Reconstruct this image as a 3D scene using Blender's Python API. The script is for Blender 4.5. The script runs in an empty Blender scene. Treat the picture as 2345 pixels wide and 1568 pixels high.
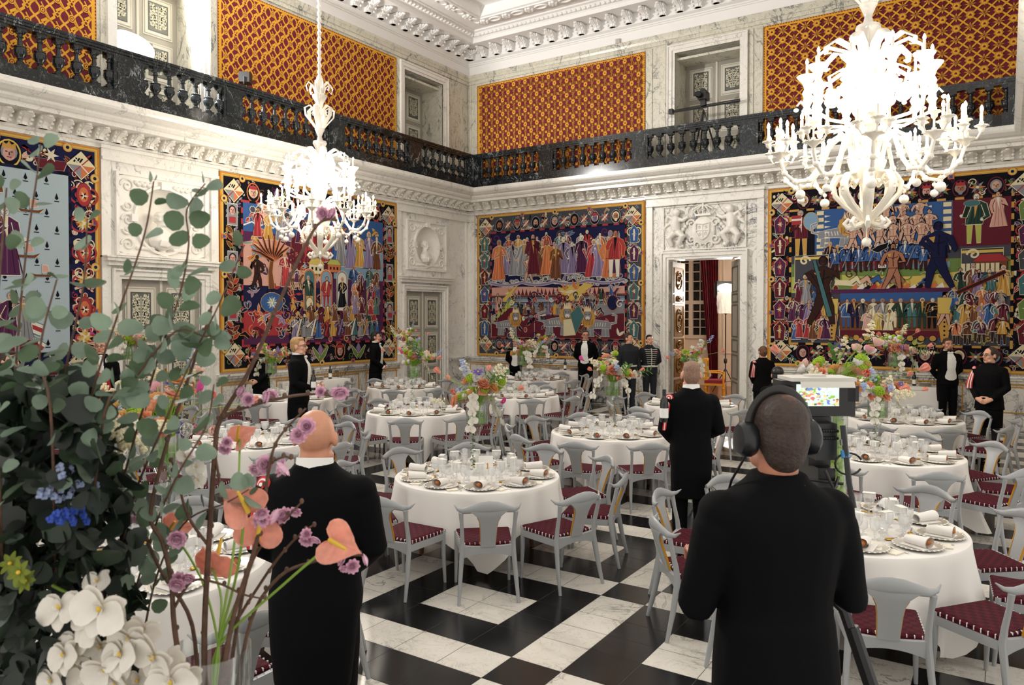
import bpy, bmesh, math, random
from mathutils import Vector, Matrix, Euler
PI = math.pi
sc = bpy.context.scene
C = sc.collection
rnd = random.Random(7)
# ---------------------------------------------------------------- camera, world, exposure
XL, YB, XR, DB, CH = -13.578, 18.208, 0.86, 0.7073, 2.3      # left wall, back wall, right wall, balcony depth, eye height
FPX, YAW, PITCH, CXP, CYP = 1720.0, math.radians(33.3735), math.radians(1.0), 1172.5, 753.6
cam = bpy.data.objects.new('camera', bpy.data.cameras.new('camera'))
C.objects.link(cam)
cam.location = (0, 0, CH)
cam.rotation_euler = (PI / 2 - PITCH, 0, YAW)
cam.data.sensor_width = 36
cam.data.lens = FPX / 2345 * 36
cam.data.shift_y = -30.4 / 2345
cam.data.clip_start = 0.05
cam.data.dof.use_dof = True
cam.data.dof.focus_distance = 7.5
cam.data.dof.aperture_fstop = 8.0
sc.camera = cam
w = bpy.data.worlds.new('hall_ambience')
sc.world = w
w.use_nodes = True
w.node_tree.nodes['Background'].inputs[0].default_value = (1.0, 0.95, 0.885, 1)
w.node_tree.nodes['Background'].inputs[1].default_value = 0.9
sc.view_settings.view_transform = 'Standard'
sc.view_settings.look = 'None'
sc.view_settings.gamma = 1
sc.view_settings.use_curve_mapping = False
sc.view_settings.exposure = 0.34
CHAND_W = 165.0
cy = sc.cycles
cy.max_bounces = 8; cy.diffuse_bounces = 4; cy.glossy_bounces = 3; cy.transmission_bounces = 4; cy.transparent_max_bounces = 48
cy.sample_clamp_indirect = 4.0
cy.caustics_reflective = False; cy.caustics_refractive = False
try:
    cy.use_denoising = True
    cy.denoiser = 'OPENIMAGEDENOISE'
except Exception:
    pass

# ---------------------------------------------------------------- geometry helpers
def ray(px, py):
    r = (px - CXP) / FPX; u = -(py - CYP) / FPX
    fw = math.cos(PITCH) + u * math.sin(PITCH); up = -math.sin(PITCH) + u * math.cos(PITCH)
    c, s = math.cos(YAW), math.sin(YAW)
    return Vector((r * c - fw * s, r * s + fw * c, up)), fw
def at(px, py, depth):                       # the point seen in direction px, py at that depth in front of the camera
    r, fw = ray(px, py)
    return r * depth + Vector((0, 0, CH))
def wl(u, v, d=0.0): return (XL + d, u, v)    # points on the left / back / right wall, d metres into the room
def wb(u, v, d=0.0): return (u, YB - d, v)
def wr(u, v, d=0.0): return (XR - d, u, v)

class MB:
    def __init__(s): s.v = []; s.f = []; s.m = []; s.c = []
    def add(s, v, f, T=None, mi=0, col=None):
        o = len(s.v)
        if T is not None: v = [T @ Vector(p) for p in v]
        s.v.extend([tuple(p) for p in v])
        for q in f:
            s.f.append([i + o for i in q]); s.m.append(mi); s.c.append(col)
        return s
    def box(s, x0, x1, y0, y1, z0, z1, **k):
        v = [(x, y, z) for x in (x0, x1) for y in (y0, y1) for z in (z0, z1)]
        return s.add(v, [(0, 1, 3, 2), (4, 6, 7, 5), (0, 4, 5, 1), (2, 3, 7, 6), (0, 2, 6, 4), (1, 5, 7, 3)], **k)
    def pbox(s, P, u0, u1, v0, v1, d0, d1, **k):       # a box on a wall
        v = [P(u, vv, d) for u in (u0, u1) for vv in (v0, v1) for d in (d0, d1)]
        return s.add(v, [(0, 1, 3, 2), (4, 6, 7, 5), (0, 4, 5, 1), (2, 3, 7, 6), (0, 2, 6, 4), (1, 5, 7, 3)], **k)
    def loft(s, rings, cap=True, closed=True, **k):
        n = len(rings[0]); v = [p for r in rings for p in r]; f = []
        m = n if closed else n - 1
        for i in range(len(rings) - 1):
            for j in range(m):
                a = i * n + j; b = i * n + (j + 1) % n
                f.append((a, b, b + n, a + n))
        if cap and closed:
            f.append(tuple(reversed(range(n)))); f.append(tuple(range((len(rings) - 1) * n, len(rings) * n)))
        return s.add(v, f, **k)
    def lathe(s, prof, seg=16, c=(0, 0, 0), sx=1, sy=1, a0=0, cap=True, **k):
        rings = [[(c[0] + r * sx * math.cos(a0 + 2 * PI * j / seg), c[1] + r * sy * math.sin(a0 + 2 * PI * j / seg), c[2] + z) for j in range(seg)] for r, z in prof]
        return s.loft(rings, cap=cap, **k)
    def ell(s, c, r, seg=12, n=8, **k):
        if not hasattr(r, '__len__'): r = (r, r, r)
        prof = [(math.sin(PI * i / n) if 0 < i < n else 0.02, -math.cos(PI * i / n)) for i in range(n + 1)]
        rings = [[(c[0] + q * r[0] * math.cos(2 * PI * j / seg), c[1] + q * r[1] * math.sin(2 * PI * j / seg), c[2] + z * r[2]) for j in range(seg)] for q, z in prof]
        return s.loft(rings, **k)
    def tube(s, pts, rad, seg=8, up=(0, 0, 1), **k):     # rad: number, list of numbers or list of (side, up) pairs
        pts = [Vector(p) for p in pts]; n = len(pts)
        if not hasattr(rad, '__len__'): rad = [rad] * n
        rings = []; side = None
        for i, p in enumerate(pts):
            t = (pts[min(i + 1, n - 1)] - pts[max(i - 1, 0)])
            t = t.normalized() if t.length > 1e-9 else Vector((0, 0, 1))
            if side is None:
                side = Vector(up).cross(t)
                if side.length < 1e-3: side = Vector((1, 0, 0)).cross(t)
                if side.length < 1e-3: side = Vector((0, 1, 0)).cross(t)
            side = (side - t * side.dot(t)).normalized()
            b = t.cross(side)
            r = rad[i]; ra, rb = r if hasattr(r, '__len__') else (r, r)
            rings.append([p + side * ra * math.cos(2 * PI * j / seg) + b * rb * math.sin(2 * PI * j / seg) for j in range(seg)])
        return s.loft(rings, **k)
    def prism(s, P, pts, d0, d1, **k):                   # a 2D outline on wall P pushed out from d0 to d1
        n = len(pts)
        v = [P(a, b, d0) for a, b in pts] + [P(a, b, d1) for a, b in pts]
        f = [tuple(range(n)), tuple(range(n, 2 * n))] + [(i, (i + 1) % n, (i + 1) % n + n, i + n) for i in range(n)]
        return s.add(v, f, **k)
    def merge(s, o, T=None):
        off = len(s.v); s.v.extend([tuple(T @ Vector(p)) for p in o.v] if T is not None else o.v)
        for q, m, c in zip(o.f, o.m, o.c):
            s.f.append([i + off for i in q]); s.m.append(m); s.c.append(c)
        return s
    def mesh(s, name, mats, smooth=True):
        me = bpy.data.meshes.new(name)
        me.from_pydata(s.v, [], s.f)
        if not hasattr(mats, '__len__'): mats = [mats]
        for m in mats: me.materials.append(m)
        if any(s.m): me.polygons.foreach_set('material_index', s.m)
        if any(c is not None for c in s.c):
            at_ = me.color_attributes.new('dye', 'FLOAT_COLOR', 'CORNER')
            buf = []
            for q, c in zip(s.f, s.c):
                c = c or (1, 1, 1); buf.extend([c[0], c[1], c[2], 1.0] * len(q))
            at_.data.foreach_set('color', buf)
        if smooth: me.polygons.foreach_set('use_smooth', [True] * len(me.polygons))
        me.update()
        if smooth:
            try: me.set_sharp_from_angle(angle=math.radians(38))
            except Exception: pass
        return me
    def obj(s, name, mats, parent=None, smooth=True, loc=None):
        return link(name, s.mesh(name, mats, smooth), parent, loc)

def link(name, me, parent=None, loc=None):
    o = bpy.data.objects.new(name, me); C.objects.link(o)
    if parent is not None: o.parent = parent
    if loc is not None: o.location = loc
    return o
def tag(o, label, cat, group=None, kind=None):
    if label: o['label'] = label
    if cat: o['category'] = cat
    if group: o['group'] = group
    if kind: o['kind'] = kind
    return o
def thing(name, label, cat, loc=(0, 0, 0), rz=0.0, group=None):
    o = bpy.data.objects.new(name, None); C.objects.link(o)
    o.location = loc; o.rotation_euler = (0, 0, rz); o.empty_display_size = 0.1
    return tag(o, label, cat, group)
def struct(o): o['kind'] = 'structure'; return o
KIDS = {}
def kids(o):
    if o.name not in KIDS: KIDS[o.name] = list(o.children)
    return KIDS[o.name]
def dup(o, loc=None, rz=None, label=None, group=None, parent=None):
    c = o.copy(); C.objects.link(c)
    if parent is not None: c.parent = parent
    if loc is not None: c.location = loc
    if rz is not None: c.rotation_euler = (0, 0, rz)
    if label: c['label'] = label
    if group: c['group'] = group
    for k in kids(o): dup(k, parent=c)
    return c
def rot(rx=0, ry=0, rz=0): return Euler((rx, ry, rz)).to_matrix().to_4x4()
def trs(loc=(0, 0, 0), r=(0, 0, 0), s=1.0):
    S = Matrix.Diagonal((s, s, s, 1)) if not hasattr(s, '__len__') else Matrix.Diagonal((*s, 1))
    return Matrix.Translation(loc) @ Euler(r).to_matrix().to_4x4() @ S

# ---------------------------------------------------------------- materials
def srgb(h):
    h = h.lstrip('#'); o = []
    for i in (0, 2, 4):
        x = int(h[i:i + 2], 16) / 255
        o.append(x / 12.92 if x <= 0.04045 else ((x + 0.055) / 1.055) ** 2.4)
    return tuple(o)
def mat(name, col, rough=0.5, metal=0.0, coat=0.0, bump=None, var=0.0, vscale=8.0, alpha=1.0, trans=0.0, sheen=0.0, emit=0.0, spec=0.5):
    m = bpy.data.materials.new(name); m.use_nodes = True
    nt = m.node_tree; b = nt.nodes['Principled BSDF']
    if isinstance(col, str): col = srgb(col)
    b.inputs['Base Color'].default_value = (*col, 1)
    b.inputs['Roughness'].default_value = rough; b.inputs['Metallic'].default_value = metal
    b.inputs['Specular IOR Level'].default_value = spec
    if coat: b.inputs['Coat Weight'].default_value = coat
    if sheen: b.inputs['Sheen Weight'].default_value = sheen
    if trans: b.inputs['Transmission Weight'].default_value = trans
    if alpha < 1: b.inputs['Alpha'].default_value = alpha
    if emit:
        b.inputs['Emission Color'].default_value = (*col, 1); b.inputs['Emission Strength'].default_value = emit
    if var or bump:
        tc = nt.nodes.new('ShaderNodeTexCoord'); n = nt.nodes.new('ShaderNodeTexNoise')
        n.inputs['Scale'].default_value = vscale; n.inputs['Detail'].default_value = 5
        nt.links.new(tc.outputs['Object'], n.inputs['Vector'])
        if var:
            r = nt.nodes.new('ShaderNodeValToRGB')
            r.color_ramp.elements[0].position = .3; r.color_ramp.elements[1].position = .7
            r.color_ramp.elements[0].color = (*[c * (1 - var) for c in col], 1)
            r.color_ramp.elements[1].color = (*[min(1, c * (1 + var)) for c in col], 1)
            nt.links.new(n.outputs['Fac'], r.inputs[0]); nt.links.new(r.outputs[0], b.inputs['Base Color'])
        if bump:
            bp = nt.nodes.new('ShaderNodeBump'); bp.inputs['Strength'].default_value = bump; bp.inputs['Distance'].default_value = .01
            nt.links.new(n.outputs['Fac'], bp.inputs['Height']); nt.links.new(bp.outputs[0], b.inputs['Normal'])
    return m
def marble(name, base, base2, vein, rough=0.25, scale=1.1, width=0.035, strength=0.8, fine=0.5, patch=0.0, thresh=.42):
    m = mat(name, base, rough)
    nt = m.node_tree; b = nt.nodes['Principled BSDF']; N = nt.nodes.new; L = nt.links.new
    tc = N('ShaderNodeTexCoord')
    def math_(op, a, c=None, clamp=False):
        q = N('ShaderNodeMath'); q.operation = op; q.use_clamp = clamp
        for i, x in enumerate((a, c)):
            if x is None: continue
            if isinstance(x, (int, float)): q.inputs[i].default_value = x
            else: L(x, q.inputs[i])
        return q.outputs[0]
    def veins(sc_, wd, dist, off):
        mp = N('ShaderNodeMapping'); mp.inputs['Location'].default_value = (off, off * 2, off * 3)
        mp.inputs['Rotation'].default_value = (0.5, 0.35, 0.6); mp.inputs['Scale'].default_value = (1, 1, 0.6)
        L(tc.outputs['Object'], mp.inputs[0])
        n = N('ShaderNodeTexNoise'); n.inputs['Scale'].default_value = sc_; n.inputs['Detail'].default_value = 6
        n.inputs['Roughness'].default_value = .62; n.inputs['Distortion'].default_value = dist
        L(mp.outputs[0], n.inputs['Vector'])
        d = math_('ABSOLUTE', math_('SUBTRACT', n.outputs['Fac'], .5))
        return math_('SUBTRACT', 1.0, math_('DIVIDE', d, wd, True), True)
    v1 = veins(scale, width, .9, 3.1); v2 = veins(scale * 2.7, width * .8, 1.2, 9.7)
    ms = N('ShaderNodeTexNoise'); ms.inputs['Scale'].default_value = scale * .9; ms.inputs['Detail'].default_value = 2
    L(tc.outputs['Object'], ms.inputs['Vector'])
    mask = math_('MULTIPLY', math_('SUBTRACT', ms.outputs['Fac'], thresh), 5.0, True)
    tot = math_('ADD', math_('MULTIPLY', math_('MULTIPLY', v1, strength), mask), math_('MULTIPLY', v2, strength * fine * .6), True)
    mixb = N('ShaderNodeMix'); mixb.data_type = 'RGBA'
    mixb.inputs[6].default_value = (*srgb(base), 1); mixb.inputs[7].default_value = (*srgb(base2), 1)
    L(ms.outputs['Fac'], mixb.inputs[0])
    mx = N('ShaderNodeMix'); mx.data_type = 'RGBA'
    L(tot, mx.inputs[0]); L(mixb.outputs[2], mx.inputs[6]); mx.inputs[7].default_value = (*srgb(vein), 1)
    L(mx.outputs[2], b.inputs['Base Color'])
    return m
def dyed(name, rough=0.9, bump=0.25, bscale=260, sheen=0.2):    # cloth whose colours are woven polygons
    m = mat(name, (.5, .5, .5), rough, sheen=0)
    nt = m.node_tree; b = nt.nodes['Principled BSDF']; b.inputs['Specular IOR Level'].default_value = .15
    a = nt.nodes.new('ShaderNodeAttribute'); a.attribute_name = 'dye'
    nt.links.new(a.outputs['Color'], b.inputs['Base Color'])
    if bump:
        tc = nt.nodes.new('ShaderNodeTexCoord'); n = nt.nodes.new('ShaderNodeTexNoise'); n.inputs['Scale'].default_value = bscale
        nt.links.new(tc.outputs['Object'], n.inputs['Vector'])
        bp = nt.nodes.new('ShaderNodeBump'); bp.inputs['Strength'].default_value = bump; bp.inputs['Distance'].default_value = .003
        nt.links.new(n.outputs['Fac'], bp.inputs['Height']); nt.links.new(bp.outputs[0], b.inputs['Normal'])
    return m
def clear(name, tint=(1, 1, 1), body=0.14, gloss=0.16, milk=(.95, .95, .95), rough=0.03):    # thin clear glass
    m = bpy.data.materials.new(name); m.use_nodes = True; nt = m.node_tree; N = nt.nodes.new; L = nt.links.new
    nt.nodes.clear(); out = N('ShaderNodeOutputMaterial'); tr = N('ShaderNodeBsdfTransparent'); tr.inputs[0].default_value = (*tint, 1)
    df = N('ShaderNodeBsdfDiffuse'); df.inputs[0].default_value = (*milk, 1)
    gl = N('ShaderNodeBsdfGlossy'); gl.inputs['Roughness'].default_value = rough
    m1 = N('ShaderNodeMixShader'); m1.inputs[0].default_value = body; L(tr.outputs[0], m1.inputs[1]); L(df.outputs[0], m1.inputs[2])
    fr = N('ShaderNodeFresnel'); fr.inputs[0].default_value = 1.5
    ad = N('ShaderNodeMath'); ad.operation = 'MULTIPLY_ADD'; ad.use_clamp = True; ad.inputs[1].default_value = .4; ad.inputs[2].default_value = gloss * .3; L(fr.outputs[0], ad.inputs[0])
    m2 = N('ShaderNodeMixShader'); L(ad.outputs[0], m2.inputs[0]); L(m1.outputs[0], m2.inputs[1]); L(gl.outputs[0], m2.inputs[2])
    L(m2.outputs[0], out.inputs[0]); return m
def petal(name, col, thru=.45, var=.12, vs=40):     # thin petals and leaves let light through
    m = mat(name, col, .55, var=var, vscale=vs, spec=.25); nt = m.node_tree; b = nt.nodes['Principled BSDF']; t = nt.nodes.new('ShaderNodeBsdfTranslucent')
    x = nt.nodes.new('ShaderNodeMixShader'); x.inputs[0].default_value = thru; src = b.inputs['Base Color'].links[0].from_socket; nt.links.new(src, t.inputs[0])
    nt.links.new(b.outputs[0], x.inputs[1]); nt.links.new(t.outputs[0], x.inputs[2]); nt.links.new(x.outputs[0], nt.nodes['Material Output'].inputs[0]); return m
M = {}
M['marble'] = marble('white_marble', '#F1EFEA', '#E6E3DC', '#77777B', .22, 1.3, .02, .8, .7)
M['marble2'] = marble('grey_veined_marble', '#F0EDE6', '#D8D4CB', '#55565B', .22, 1.7, .03, 1.0, .95, thresh=.36)
M['marble_up'] = marble('upper_marble', '#DDD8C8', '#CBC7B8', '#4F5654', .3, 1.9, .022, .9, .9, thresh=.38)
M['marble_black'] = marble('black_marble', '#0E1113', '#23282B', '#C9CFCF', .14, 2.4, .0085, .9, .5, thresh=.45)
M['marble_trim'] = marble('trim_marble', '#F0EDE6', '#E6E2DA', '#8C8B8B', .25, 1.7, .016, .65, .6)
M['relief'] = mat('carved_marble', '#EFEBE3', .45, var=.03)
M['plaster'] = mat('white_plaster', '#F2F0EE', .7)
M['plaster_grey'] = mat('shaded_plaster', '#E9E5E0', .7)
M['ftile_w'] = marble('floor_white_marble', '#E7E2D8', '#D6D0C4', '#6E6E70', .17, 2.6, .02, .75, .6)
M['ftile_b'] = mat('floor_black_marble', '#17181A', .2, var=.25, vscale=3)
M['grout'] = mat('floor_joint', '#55524C', .8)
M['gold'] = mat('gilding', '#C79A3A', .3, 1.0)
M['goldp'] = mat('gold_paint', '#CC8F1E', .45, .2)
M['dgrey'] = mat('door_grey_paint', '#9A958A', .45)
M['dlight'] = mat('door_light_paint', '#CFCABC', .45)
M['ddark'] = mat('door_dark_paint', '#5A5A52', .5)
M['dline'] = mat('door_line_paint', '#3E4248', .5)
M['dleaf'] = mat('door_leaf_paint', '#C9C4AE', .5)
M['black'] = mat('black_plastic', '#0D0D0F', .4)
M['steel'] = mat('brushed_steel', '#8A8C8E', .35, 1.0)
M['tapestry'] = dyed('tapestry_wool')
M['brocade'] = dyed('brocade_silk', .7, .1, 400)
M['suit'] = mat('black_wool', '#08080A', .85, spec=.12)
M['white'] = mat('white_cotton', '#F1F0EC', .8)
# ---------------------------------------------------------------- room shell
def wall(name, P, u0, u1, vs, holes, mats):
    """wall on plane P; vs = [v0, split.., v1], one material per band; holes = (ua, ub, va, vb, depth)"""
    mb = MB()
    us = sorted({u0, u1, *[h[0] for h in holes], *[h[1] for h in holes]})
    vv = sorted({*vs, *[h[2] for h in holes], *[h[3] for h in holes]})
    for a, b in zip(us, us[1:]):
        for c, d in zip(vv, vv[1:]):
            mu, mv = (a + b) / 2, (c + d) / 2
            if any(h[0] < mu < h[1] and h[2] < mv < h[3] for h in holes): continue
            mi = max(i for i in range(len(vs) - 1) if vs[i] <= mv)
            mb.add([P(a, c), P(b, c), P(b, d), P(a, d)], [(0, 1, 2, 3)], mi=mi)
    for a, b, c, d, dp in holes:
        mi = max(i for i in range(len(vs) - 1) if vs[i] <= (c + d) / 2)
        for (p, q) in (((a, c), (a, d)), ((a, d), (b, d)), ((b, d), (b, c)), ((b, c), (a, c))):
            mb.add([P(*p), P(*q), P(*q, -dp), P(*p, -dp)], [(0, 1, 2, 3)], mi=mi)
    return struct(mb.obj(name, mats, smooth=False))
RC = .8                                                        # depth of the balcony door recesses
holesL = [(7.56, 9.2, 0.0, 2.98, .1), (15.37, 16.93, 0.0, 2.98, .1), (7.53, 9.22, 6.0, 8.93, RC), (15.34, 17.0, 6.0, 8.93, RC),
          (7.8, 9.0, 3.45, 4.85, .4), (15.65, 16.85, 3.65, 4.85, .4)]
holesB = [(-7.2, -5.38, 0.0, 3.73, .55), (-7.06, -5.42, 6.0, 8.93, RC)]
wall('wall_left', wl, 2.0, YB, [0, 5.6, 9.8], holesL, [M['marble'], M['marble_up']])
wall('wall_back', wb, XL, XR, [0, 5.6, 9.8], holesB, [M['marble2'], M['marble_up']])
wall('wall_right', wr, 9.0, YB, [0, 5.6, 9.8], [], [M['marble2'], M['marble_up']])

# floor: marble blocks framed in black, white stripes between them, a border along the walls
def tile_axis(x0, x1, start, seq):
    out = []; p = sum(w_ for w_, _ in seq)
    k = math.floor((x0 - start) / p); x = start + k * p
    while x < x1:
        for w_, t in seq:
            if x + w_ > x0 and x < x1: out.append((max(x, x0), min(x + w_, x1), t))
            x += w_
    return out
ax = tile_axis(XL + .75, XR - .3, -2.77, [(.385, 's'), (.385, 'f'), (.381, 'c'), (.381, 'c'), (.375, 'f')])
ay = tile_axis(-1.5, YB - .75, 3.85, [(.35, 's'), (.39, 'f'), (.28, 'c'), (.28, 'c'), (.39, 'f')])
mb = MB(); g = .0022
def tile(a, b, c, d, mi): mb.add([(a + g, c + g, 0), (b - g, c + g, 0), (b - g, d - g, 0), (a + g, d - g, 0)], [(0, 1, 2, 3)], mi=mi)
for a, b, t in ax:
    for c, d, s in ay:
        if 's' in (t, s): k = 2 if t == s else 1
        else: k = 1 if t == s == 'c' else 2
        tile(a, b, c, d, k)
for o, wdt, k in ((0, .42, 2), (.42, .16, 1), (.58, .17, 2)):     # border bands
    y = -1.5
    while y < YB - o:
        y2 = min(y + .6, YB - o); tile(XL + o, XL + o + wdt, y, y2, k); y = y2
    x = XL + o + wdt
    while x < XR:
        x2 = min(x + .6, XR); tile(x, x2, YB - o - wdt, YB - o, k); x = x2
mb.box(XL, XR + .5, -1.5, YB + .6, -.06, -.0015, mi=0)
struct(mb.obj('floor', [M['grout'], M['ftile_w'], M['ftile_b']], smooth=False))

def sweep(name, prof, m, y0=2.0, y1=9.0, closed=True, kind=True):
    """a moulding profile (d, z) run along the left, back and right walls with mitred corners"""
    mb = MB(); n = len(prof)
    rings = [[(XL + d, y0, z) for d, z in prof], [(XL + d, YB - d, z) for d, z in prof], [(XR - d, YB - d, z) for d, z in prof], [(XR - d, y1, z) for d, z in prof]]
    mb.loft(rings, cap=False, closed=closed)
    o = mb.obj(name, m, smooth=False)
    return struct(o) if kind else o
# dado: base, panels, ledge (broken by doors)
def frame(mb, P, u0, u1, v0, v1, wd, d0, d1, bottom=False, mi=0):
    mb.pbox(P, u0 - wd, u0, v0, v1 + wd, d0, d1, mi=mi); mb.pbox(P, u1, u1 + wd, v0, v1 + wd, d0, d1, mi=mi)
    mb.pbox(P, u0, u1, v1, v1 + wd, d0, d1, mi=mi)
    if bottom: mb.pbox(P, u0 - wd, u1 + wd, v0 - wd, v0, d0, d1, mi=mi)
segL = [(2.0, 7.28), (9.5, 15.08), (17.22, YB)]
segB = [(XL, -7.5), (-5.08, XR)]
k = 1
for side, P, segs in (('left', wl, segL), ('back', wb, segB)):
    mb = MB()
    for a, b in segs:
        mb.pbox(P, a, b, 0, .24, -.02, .11); mb.pbox(P, a, b, .24, .3, -.02, .085)
        mb.pbox(P, a, b, .3, .94, -.02, .05)
        mb.pbox(P, a, b, .94, 1.0, -.02, .075); mb.pbox(P, a, b, 1.0, 1.05, -.02, .12); mb.pbox(P, a, b, 1.05, 1.09, -.02, .15)
    struct(mb.obj('baseboard_' + side, M['marble2'], smooth=False))
    mb = MB()
    for a, b in segs:
        n = max(1, round((b - a) / 1.4)); st = (b - a) / n
        if b - a < 1.2: continue
        for i in range(n):
            u0, u1 = a + i * st + .14, a + (i + 1) * st - .14
            frame(mb, P, u0, u1, .36, .86, .018, .05, .066, True)
        mb.pbox(P, a, b, .915, .935, .05, .082)
    struct(mb.obj('trim_%d' % k, M['goldp'], smooth=False)); k += 1
# bay casings between the hangings
mb = MB()
for P, a, b in ((wl, 7.2, 9.58), (wl, 15.0, YB), (wb, -7.8, -4.82), (wb, XL, -13.3)):
    for u0, u1 in ((a, a + .16), (b - .16, b)) if b - a > .6 else ((a, b),):
        mb.pbox(P, u0, u1, 0, 5.1, -.02, .06)
    mb.pbox(P, a, b, 5.1, 5.16, -.02, .1); mb.pbox(P, a, b, 5.16, 5.3, -.02, .07)
    mb.pbox(P, a - .03, b + .03, 5.3, 5.36, -.02, .13)
struct(mb.obj('trim_3', M['marble_trim'], smooth=False))
# door surrounds
mb = MB()
for P, u0, u1, v1 in ((wl, 7.56, 9.2, 2.98), (wl, 15.37, 16.93, 2.98), (wb, -7.2, -5.38, 3.73)):
    frame(mb, P, u0, u1, 0, v1, .06, -.02, .05); frame(mb, P, u0 - .06, u1 + .06, 0, v1 + .06, .09, -.02, .085)
    frame(mb, P, u0 - .15, u1 + .15, 0, v1 + .15, .035, -.02, .12)
    if P is wl:
        mb.pbox(P, u0 - .28, u1 + .28, v1 + .24, v1 + .32, -.02, .14); mb.pbox(P, u0 - .33, u1 + .33, v1 + .32, v1 + .38, -.02, .2)
        mb.pbox(P, u0 - .36, u1 + .36, v1 + .38, v1 + .41, -.02, .23)
        for s in (-1, 1):
            c = u0 - .2 if s < 0 else u1 + .2
            mb.pbox(P, c - .05, c + .05, 0, v1 - .45, -.02, .045)
for P, u0, u1 in ((wl, 7.53, 9.22), (wl, 15.34, 17.0), (wb, -7.06, -5.42)):
    frame(mb, P, u0, u1, 5.9, 8.93, .07, -.02, .03); frame(mb, P, u0 - .07, u1 + .07, 5.9, 9.0, .09, -.02, .06); frame(mb, P, u0 - .16, u1 + .16, 5.9, 9.09, .04, -.02, .085)
struct(mb.obj('trim_4', M['marble_trim'], smooth=False))
mb = MB()      # upper pilaster strips
for P, us in ((wl, (7.28, 9.48, 15.12, 17.35, 17.9)), (wb, (-13.5, -7.72, -7.35, -5.15, -4.93))):
    for u in us: mb.pbox(P, u - .05, u + .05, 5.9, 9.16, -.02, .025)
struct(mb.obj('trim_5', M['marble_up'], smooth=False))
sweep('trim_6', [(-.02, 9.2), (.03, 9.2), (.03, 9.3), (.05, 9.3), (.07, 9.36), (.09, 9.4), (.09, 9.46), (-.02, 9.46)], M['marble_up'])

# mid cornice under the balcony
sweep('cornice_mid', [(-.02, 5.3), (.05, 5.3), (.05, 5.36), (.08, 5.38), (.08, 5.42), (.11, 5.44), (.11, 5.6), (.5, 5.62), (.5, 5.69), (.56, 5.7), (.6, 5.74), (.6, 5.78),
                      (.68, 5.8), (.76, 5.86), (.78, 5.9), (.78, 5.985), (-.02, 5.985)], M['marble_trim'])['kind'] = 'structure'
# acanthus brackets
def bracket(mb, P, u, v, h, wd, out, d0):
    """a leaf bracket: a scrolled tongue with lobed side leaves hanging below the soffit"""
    prof = [(d0, v), (d0 + out * .95, v), (d0 + out, v - .12 * h), (d0 + out * .85, v - .3 * h), (d0 + out * .5, v - .5 * h), (d0 + out * .32, v - .75 * h), (d0 + out * .3, v - h), (d0, v - h)]
    for w_, g_ in ((wd * .16, 1.0), (wd * .3, .86), (wd * .46, .7)):
        rows = [[P(u + s * w_, b, d0 + (a - d0) * g_) for a, b in prof] for s in (-1, 1)]
        mb.loft(rows, cap=True)
    for s in (-1, 1):
        for t in (.25, .55, .85):
            c = P(u + s * wd * .42, v - h * t, d0 + out * (.75 - .5 * t))
            mb.ell(c, (wd * .13, wd * .13, h * .13), 6, 4)
    mb.ell(P(u, v - .12 * h, d0 + out * .95), (wd * .22, wd * .22, h * .13), 8, 5)
def brackets(name, v, h, wd, out, d0, step, m, y0, xr0=None):
    mb = MB(); n = int((YB - d0 - .1 - y0) / step)
    for i in range(n + 1): bracket(mb, wl, YB - d0 - .12 - i * step, v, h, wd, out, d0)
    n = int((XR - XL - 2 * d0 - .2) / step)
    for i in range(n + 1): bracket(mb, wb, XL + d0 + .12 + i * step, v, h, wd, out, d0)
    return struct(mb.obj(name, m, smooth=False))
brackets('trim_7', 5.615, .2, .22, .3, .11, .31, M['relief'], 4.5)

# ceiling: cornice, modillions, ornamented beams, centre relief
sweep('cornice_upper', [(-.02, 9.46), (.02, 9.46), (.02, 9.72), (.05, 9.73), (.05, 9.76), (.08, 9.77), (.08, 9.8), (.16, 9.84), (.16, 9.88)], M['plaster'], closed=False)['kind'] = 'structure'
sweep('ceiling', [(.16, 9.88), (.16, 10.12), (.7, 10.12), (.7, 10.22), (.74, 10.26), (.78, 10.26), (.84, 10.34), (.9, 10.36), (.9, 10.4), (1.25, 10.4), (1.25, 10.34), (1.3, 10.34), (1.3, 10.31),
                  (1.62, 10.31), (1.62, 10.34), (1.68, 10.36), (1.68, 10.62), (2.15, 10.62), (2.15, 10.56), (2.2, 10.52), (2.45, 10.52), (2.45, 10.56), (2.5, 10.56), (2.5, 10.8), (6.3, 10.8)], M['plaster'], closed=False)
mb = MB(); mb.box(XL + 6.2, XR - 6.2, 2, YB - 6.2, 10.8, 10.86)
struct(mb.obj('ceiling_field', M['plaster'], smooth=False))
brackets('trim_8', 10.1, .24, .24, .42, .16, .46, M['plaster'], 3.5)
mb = MB()        # egg-and-dart and guilloche
def run(step, d, y0):
    for i in range(int((YB - d - y0) / step)): yield (lambda u, v, e: wl(u, v, e)), YB - d - step * (i + .5), d
    for i in range(int((XR - XL - 2 * d) / step)): yield (lambda u, v, e: wb(u, v, e)), XL + d + step * (i + .5), d
for P, u, d in run(.14, .8, 6): mb.ell(P(u, 10.29, d), (.055, .055, .05), 6, 4)
for i, (P, u, d) in enumerate(run(.36, 1.46, 6)):
    c = P(u, 10.31, d)
    if i % 2: mb.ell(c, (.1, .1, .05), 8, 5); [mb.ell(P(u + .09 * math.cos(a), 10.3, d + .09 * math.sin(a)), .045, 6, 4) for a in (0, 1.05, 2.1, 3.14, 4.2, 5.2)]
    else: mb.tube([P(u + .17 * math.cos(a), 10.305, d + .1 * math.sin(a)) for a in [2 * PI * q / 14 for q in range(15)]], .028, 6)
struct(mb.obj('trim_9', M['plaster']))
mb = MB()        # scroll relief at the corner of the ceiling field
cx0, cy0 = XL + 3.0, YB - 3.0
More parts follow.
